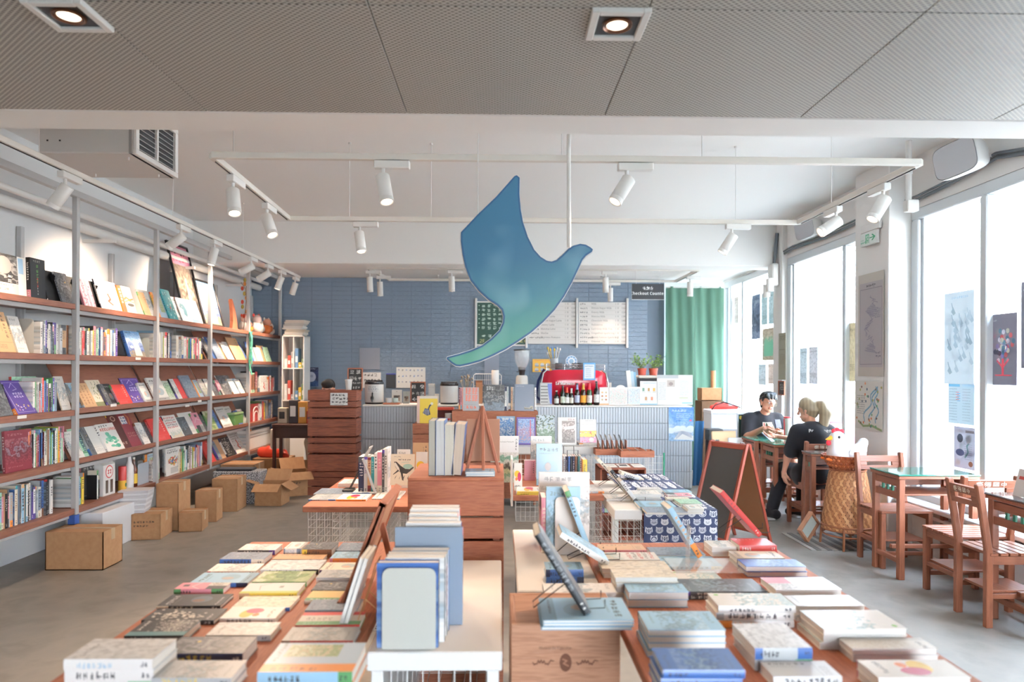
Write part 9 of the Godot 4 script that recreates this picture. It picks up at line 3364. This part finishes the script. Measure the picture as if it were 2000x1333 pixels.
func build_boxes():
	carton_box("large closed cardboard box alone on the floor, nearest the camera",-3.145,5.12,0.425,0.26,0.28)
	carton_box("cardboard box with dark printed characters under the paper stack",-3.08,6.02,0.24,0.3,0.22,false,0.0,0.12,1.0,true)
	carton_box("taped cardboard box beside the paper stack, on the printed box's rear",-3.06,6.36,0.2,0.28,0.43,false,0.0,0.05)
	carton_box("small scuffed cardboard box on the floor right of the printed one",-2.83,6.32,0.2,0.22,0.17,false,0.0,0.15,0.92)
	carton_box("open-topped cardboard box behind the small scuffed one",-2.86,6.72,0.2,0.2,0.3,false,0.0,0.1,0.96)
	carton_box("taller cardboard box behind the open-topped one",-2.87,7.2,0.26,0.3,0.34,false,0.0,0.05,0.9)
	carton_box("open cardboard box with spread flaps in the aisle",-2.52,7.5,0.29,0.27,0.24,true,0.0,-0.04,1.0)
	carton_box("second open cardboard box behind, with printed side",-2.36,8.1,0.3,0.3,0.28,true,0.0,0.5,1.05,true)
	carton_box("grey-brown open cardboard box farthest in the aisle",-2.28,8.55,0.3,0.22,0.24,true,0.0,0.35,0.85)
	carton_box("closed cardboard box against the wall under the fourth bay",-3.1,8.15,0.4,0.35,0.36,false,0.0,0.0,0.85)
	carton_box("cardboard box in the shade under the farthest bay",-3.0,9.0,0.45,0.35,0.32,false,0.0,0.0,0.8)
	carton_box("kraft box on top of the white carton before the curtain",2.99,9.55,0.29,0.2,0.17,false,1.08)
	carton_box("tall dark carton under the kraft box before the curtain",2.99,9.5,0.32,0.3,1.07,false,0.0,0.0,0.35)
	var t:Node3D
	var m:Mb
	t=thing("paper_stack","stack of curved white printed sheets on the printed cardboard box","paper",V(-3.24,0.226,-6.1),0.2)
	m=Mb.new(L("e3e2e4"))
	for i in 9:
		m.k=L("e6e6e8" if i % 2 else "cfcdd0")
		m.bx(V(-0.08-0.003*i,i*0.022,-0.14),V(0.11+0.004*i,i*0.022+0.021,0.05),0.002)
	put("sheets",m,M.paper,t)
	t=thing("patterned_box","black and white speckled box lying behind the cartons","box",V(-2.95,0.0,-7.62))
	m=Mb.new()
	m.bx(V(-0.22,0,-0.25),V(0.3,0.36,0.0),0.01)
	var sp:=mat("speckle","ffffff",0.7)
	sp.albedo_texture=noise_tex(0.09,["26262a","3a3a3e","d6d6d6","c9c9cb"],256,77,2)
	sp.uv1_triplanar=true
	sp.uv1_scale=V(3,3,3)
	put("body",m,sp,t)
	m=Mb.new(L("2a2730"))
	m.bx(V(-0.2,0.36,-0.2),V(0.2,0.385,-0.03),0.008)
	put("dark_folder",m,M.cloth,t)
	t=thing("plastic_bag","orange-red plastic bag slumped under the farthest bay","bag",V(-3.0,0.33,-9.16))
	put("bag",body_mesh([[V(-0.15,0.06,0),0.07,V(0.12,0.05,0.05),0.07],[V(0.1,0.05,0),0.06,V(0.2,0.02,0.12),0.04],[V(-0.05,0.1,0.02),0.05,V(0.05,0.13,-0.05),0.03]],0.012,0.03,L("d8452f")),M.satin,t)
	t=thing("white_board","white board box standing under the second bay of shelves","panel",V(-3.2,0,-5.83))
	m=Mb.new(L("e6e8ec"))
	m.bx(V(-0.3,0,-0.25),V(0,0.328,0.25),0.004)
	put("panel",m,M.paint,t)
	t=thing("storage_cabinet","tall white open cabinet crammed with small things in the far left corner","cabinet",V(-2.96,0.62,-9.85))
	for q in [[-0.16,0,-0.145,1.36],[0.0,0,0.012,1.36],[0.145,0,0.16,1.36]]:
		m=Mb.new()
		m.bx(V(q[0],q[1],-0.3),V(q[2],q[3],0.0),0.002)
		put("side_panel",m,M.white_metal,t)
	for y in [0.0,0.42,0.88,1.345]:
		m=Mb.new()
		m.bx(V(-0.16,y,-0.3),V(0.16,y+0.015,0.0),0.002)
		put("shelf",m,M.white_metal,t)
	m=Mb.new()
	m.bx(V(-0.16,0,-0.31),V(0.16,1.36,-0.3))
	m.bx(V(-0.17,-0.62,-0.32),V(0.17,0.0,-0.0),0.004)
	put("back_panel",m,M.white_metal,t)
	var k:=0
	for y in [0.016,0.436,0.896]:
		for i in 3:
			for s in 2:
				var o:=thing("small_box","small %s box, %s in the %s compartment of the white corner cabinet" % [["white","blue","red","yellow","grey","green"][k % 6],["left","middle","right"][i],[["lower left","lower right"],["middle left","middle right"],["upper left","upper right"]][int(y*2.3)][s]],"box",t.position+V(-0.115+0.048*i+s*0.155,y,-0.12),0.0,"small things in the white corner cabinet")
				m=Mb.new(L(["e2e0dc","6a8fb8","c2564a","d9b84a","a9a9ac","7fa07a"][k % 6]))
				var hh:=0.08+0.05*((k*3) % 5)
				m.bx(V(-0.021,0,-0.08),V(0.021,hh,0.08),0.003)
				put("body",m,M.paint,o)
				m=Mb.new(L("f0eeea"))
				m.bx(V(-0.015,hh*0.3,0.08),V(0.015,hh*0.6,0.081))
				put("tag",m,M.paper,o)
				k+=1
	for i in 5:
		var o:=thing("paper_pile","%s layer from the bottom of the paper pile on the white corner cabinet" % ORD[i],"papers",t.position+V(0.02*sin(i*2.0),1.362+i*0.045,-0.14),0.15*sin(i*3.0),"paper pile on the corner cabinet")
		m=Mb.new(L(["dedad2","c9bfae","eae7e0","d0ccc4","e3d9cc"][i]))
		m.bx(V(-0.15,0,-0.12),V(0.13,0.022,0.11),0.003)
		m.bx(V(-0.13,0.022,-0.11),V(0.15,0.0445,0.12),0.003)
		put("sheets",m,M.paper,o)
	t=thing("office_desk","dark brown clerk's desk left of the pallet screen","desk",V(-2.62,0,-8.85))
	m=Mb.new(L("4a2a1e"))
	m.bx(V(-0.26,0.77,-0.2),V(0.36,0.8,0.15),0.004)
	put("desk_top",m,M.satin,t)
	for q in [[-0.24,0.1],[0.3,0.1],[-0.24,-0.17],[0.3,-0.17]]:
		m=Mb.new(L("4a2a1e"))
		m.box(V(q[0],0.385,q[1]),V(0.04,0.77,0.04),0.003)
		put("leg",m,M.satin,t)
	m=Mb.new(L("3f241a"))
	m.bx(V(-0.24,0.62,0.1),V(0.3,0.77,0.12)); m.bx(V(-0.24,0.15,-0.18),V(0.3,0.19,-0.15))
	put("apron",m,M.satin,t)
	k=0
	for q in [[-0.16,0.2,"b9a88f","beige machine on the clerk's desk"],[-0.02,0.3,"3a3436","dark box with stickers on the clerk's desk"],[0.1,0.28,"c98a3a","orange-topped box on the clerk's desk"],[0.2,0.16,"a83a2a","small red box on the clerk's desk"]]:
		var o:=thing("desk_item",q[3],"box",t.position+V(q[0],0.801,-0.02),0.0,"things on the clerk's desk")
		m=Mb.new(L(q[2]))
		m.bx(V(-0.06,0,-0.06),V(0.055,q[1],0.06),0.006)
		put("body",m,M.paint,o)
		m=Mb.new(L(["2b2b2d","e6e2dc","e9e6e0","55505a"][k]))
		m.bx(V(-0.04,q[1]*0.3,0.06),V(0.03,q[1]*0.75,0.064),0.002)
		put("front_label",m,M.paint,o)
		k+=1
	t=thing("low_cabinet","narrow cream cabinet with a small white desk lamp at the shelf's far end","cabinet",V(-2.93,0,-9.1))
	m=Mb.new(L("d9cfc4"))
	m.bx(V(-0.1,0,-0.2),V(0.1,0.7,0.0),0.004)
	put("body",m,M.paint,t)
	m=Mb.new(L("c9beb2"))
	m.bx(V(-0.085,0.05,0.0),V(0.085,0.66,0.012),0.003)
	put("door",m,M.paint,t)
	t=thing("desk_lamp","small white bent-neck lamp on the narrow cream cabinet","lamp",V(-2.93,0.701,-9.15))
	m=Mb.new()
	m.cyl(V(0,0,0),V(0,0.015,0),0.05)
	put("base",m,M.white_metal,t)
	m=Mb.new()
	m.tube([V(0,0.01,0),V(0.0,0.16,0),V(0.06,0.24,0.02),V(0.2,0.27,0.04)],0.009)
	put("neck",m,M.white_metal,t)
	k=0
	for q in [[2.78,8.7,0.18,0.75,0.16,"1e1e20","black bag leaning between the counter and the white carton"],[3.0,8.9,0.36,0.72,0.3,"8f8a92","grey-striped panel box under the white carton"],[3.0,8.9,0.44,0.26,0.34,"eceef2","white carton with a red bag on top, before the curtain"]]:
		var o:=thing("storage_box",q[6],"box",V(q[0],0.722 if k==2 else 0.0,-q[1]))
		m=Mb.new(L(q[5]))
		m.bx(V(-q[2]/2,0,-q[4]),V(q[2]/2,q[3]*0.8,0),0.008)
		put("body",m,M.paint,o)
		m=Mb.new(L(q[5]).lightened(0.06))
		m.bx(V(-q[2]/2-0.004,q[3]*0.8,-q[4]-0.004),V(q[2]/2+0.004,q[3],0.004),0.008)
		put("lid",m,M.paint,o)
		k+=1
	t=thing("plastic_bag","red bag with black straps lying on the white carton before the curtain","bag",V(3.0,0.985,-9.02))
	put("bag",body_mesh([[V(-0.17,0.03,0),0.03,V(0.16,0.03,0),0.025],[V(-0.1,0.06,0),0.035,V(0.02,0.06,0),0.03]],0.01,0.03,L("d83a30")),M.satin,t)
	m=Mb.new(L("18181a"))
	m.tube([V(-0.2,0.0,0.08),V(-0.16,0.06,0.09),V(-0.04,0.1,0.08),V(0.1,0.06,0.08),V(0.18,0.03,0.08)],0.008)
	put("strap",m,M.cloth,t)
	t=thing("cardboard_tube","brown cardboard tube standing behind the kraft box","tube",V(3.12,0.0,-9.9))
	m=Mb.new()
	m.lathe([V2(0,0),V2(0.035,0),V2(0.035,1.5),V2(0.028,1.5),V2(0.028,1.2)],16)
	put("tube",m,M.cardboard,t)
	k=0
	for q in [[2.62,7.75,0.3,0.8,"d8b48a","tan panel leaning behind the sandwich board"],[2.74,7.6,0.26,0.74,"ece9e4","white panel leaning behind the sandwich board"]]:
		var o:=thing("panel",q[5],"panel",V(q[0],0.001,-q[1]),0.2)
		o.rotation.x=-0.12
		m=Mb.new(L(q[4]))
		m.bx(V(-q[2]/2,0,-0.012),V(q[2]/2,q[3],0.0),0.002)
		put("sheet",m,M.paint,o)
		m=Mb.new(L(q[4]).darkened(0.15))
		m.bx(V(-q[2]/2-0.008,0,-0.014),V(-q[2]/2,q[3],0.003)); m.bx(V(-q[2]/2,q[3],-0.014),V(q[2]/2,q[3]+0.008,0.003))
		put("edge",m,M.paint,o)
	var p:=sheet_pen(150,160,211)
	p.r(0,0,1,1,Color("25473a")); p.r(0.25,0.0,0.75,0.62,Color("d2d4d6"))
	for q in [[0.12,0.12],[0.12,0.75],[0.86,0.72]]:p.e(q[0],q[1],0.05,0.05,Color("d8b84a"))
	p.cjk("小",0.36,0.66,0.16,Color("d6d2b0")); p.marks(0.62,0.67,0.14,1,1,Color("d6d2b0")); p.marks(0.1,0.86,0.12,5,1,Color("e0e2dc"))
	chalk_board("green chalkboard with a pinned white sheet behind the seated man",1441,808,1505,880,8.0,p,M.aluminium,0.016)
	t=thing("support_stand","wooden support legs under the green chalkboard","stand",V(at_d(1472,880,8.0).x,0,-8.04))
	for s in [-0.15,0.15]:
		m=Mb.new()
		m.bar(V(s,0,0),V(s,0.57,0),0.03,0.03)
		put("leg",m,M.pale_1,t)
func build_outside():
	var m:=Mb.new()
	m.bx(V(4.0,-0.25,8),V(30,-0.05,-30))
	struct("ground_street",m,mat("asphalt","b9b7b2",0.9))
	m=Mb.new()
	m.bx(V(-30,-0.3,30),V(40,-0.26,-30))
	struct("ground_around",m,mat("soil","a3a39c",0.9))
	var t:=thing("street_building","pale building across the street, washed out by daylight","building",V(11,-0.05,-8))
	m=Mb.new()
	m.bx(V(0,0,-12),V(4,9,14))
	put("facade",m,mat("render_white","e9e9e6",0.8),t)
	for i in 5:
		m=Mb.new()
		m.bx(V(-0.05,1.2,-9+i*4.4),V(0.02,2.9,-7+i*4.4),0.01)
		var f:=put("window_frame",m,M.aluminium,t)
		m=Mb.new(L("b9c9d0"))
		m.bx(V(-0.055,1.28,-8.9+i*4.4),V(-0.05,2.82,-7.1+i*4.4))
		put("pane",m,M.gloss,f)
	m=Mb.new(L("c9dbe2"))
	for y in [3.2,3.45]:m.bx(V(-0.9,y,0.5),V(0.0,y+0.06,5.5),0.01)
	put("awning",m,M.paint,t)
	t=thing("planter","low street planter with yellow-green leaves beyond the near window","planter",V(8.2,-0.05,-6.6))
	m=Mb.new(L("d9d7d0"))
	m.bx(V(-0.25,0,-1.0),V(0.25,0.5,1.0),0.02)
	put("trough",m,M.paint,t)
	m=Mb.new()
	for i in 260:
		m.k=L(["8a9a4a","a3a85a","c2b86a","6d8440"][i % 4])
		var c:=V(rng.randf_range(-0.25,0.25),rng.randf_range(0.5,1.0),rng.randf_range(-1.0,1.0))
		var d:=V(rng.randf_range(-1,1),rng.randf_range(0,1),rng.randf_range(-1,1)).normalized()*0.09
		var s:=d.cross(V(0.2,1,0.4)).normalized()*0.03
		m.tri(c,c+d*0.5+s,c+d); m.tri(c,c+d,c+d*0.5-s)
	put("leaves",m,M.paint,t).set_meta("kind","stuff")
	m=Mb.new(L("7a6a4a"))
	for i in 12:m.tube([V(0,0.45,-0.9+i*0.16),V(0.05,0.9,-0.9+i*0.16)],0.008,4)
	put("stems",m,M.paint,t)
	t=thing("motor_scooter","red motor scooter parked in the street behind the seated woman","scooter",V(5.9,-0.05,-11.6),0.5)
	put("fairing",body_mesh([[V(0.45,0.35,0),0.1,V(0.55,0.85,0),0.13],[V(0.45,0.33,0),0.09,V(-0.1,0.3,0),0.13],[V(-0.1,0.4,0),0.14,V(-0.6,0.62,0),0.13]],0.025,0.06,L("b03a4a")),M.gloss,t)
	for x in [0.62,-0.52]:
		m=Mb.new(L("2a2a2c"))
		m.x=Transform3D(Basis(V(1,0,0),PI/2),V(x,0.24,-0.05))
		m.lathe([V2(0.14,0),V2(0.22,0),V2(0.24,0.03),V2(0.24,0.07),V2(0.22,0.1),V2(0.14,0.1)],20)
		m.k=L("a9abad")
		m.lathe([V2(0.0,0.02),V2(0.14,0.02),V2(0.14,0.08),V2(0,0.08)],16)
		put("wheel",m,M.satin,t)
	put("saddle",body_mesh([[V(-0.05,0.72,0),0.08,V(-0.6,0.78,0),0.1]],0.025,0.04,L("26262a")),M.satin,t)
	m=Mb.new(L("3a3a3e"))
	m.tube([V(0.5,1.0,-0.3),V(0.55,0.98,0),V(0.5,1.0,0.3)],0.02)
	for s in [-0.28,0.28]:m.tube([V(0.52,1.0,s),V(0.5,1.18,s*1.1)],0.01); m.ell(V(0.5,1.2,s*1.1),V(0.02,0.05,0.07))
	put("handlebar",m,M.satin,t)
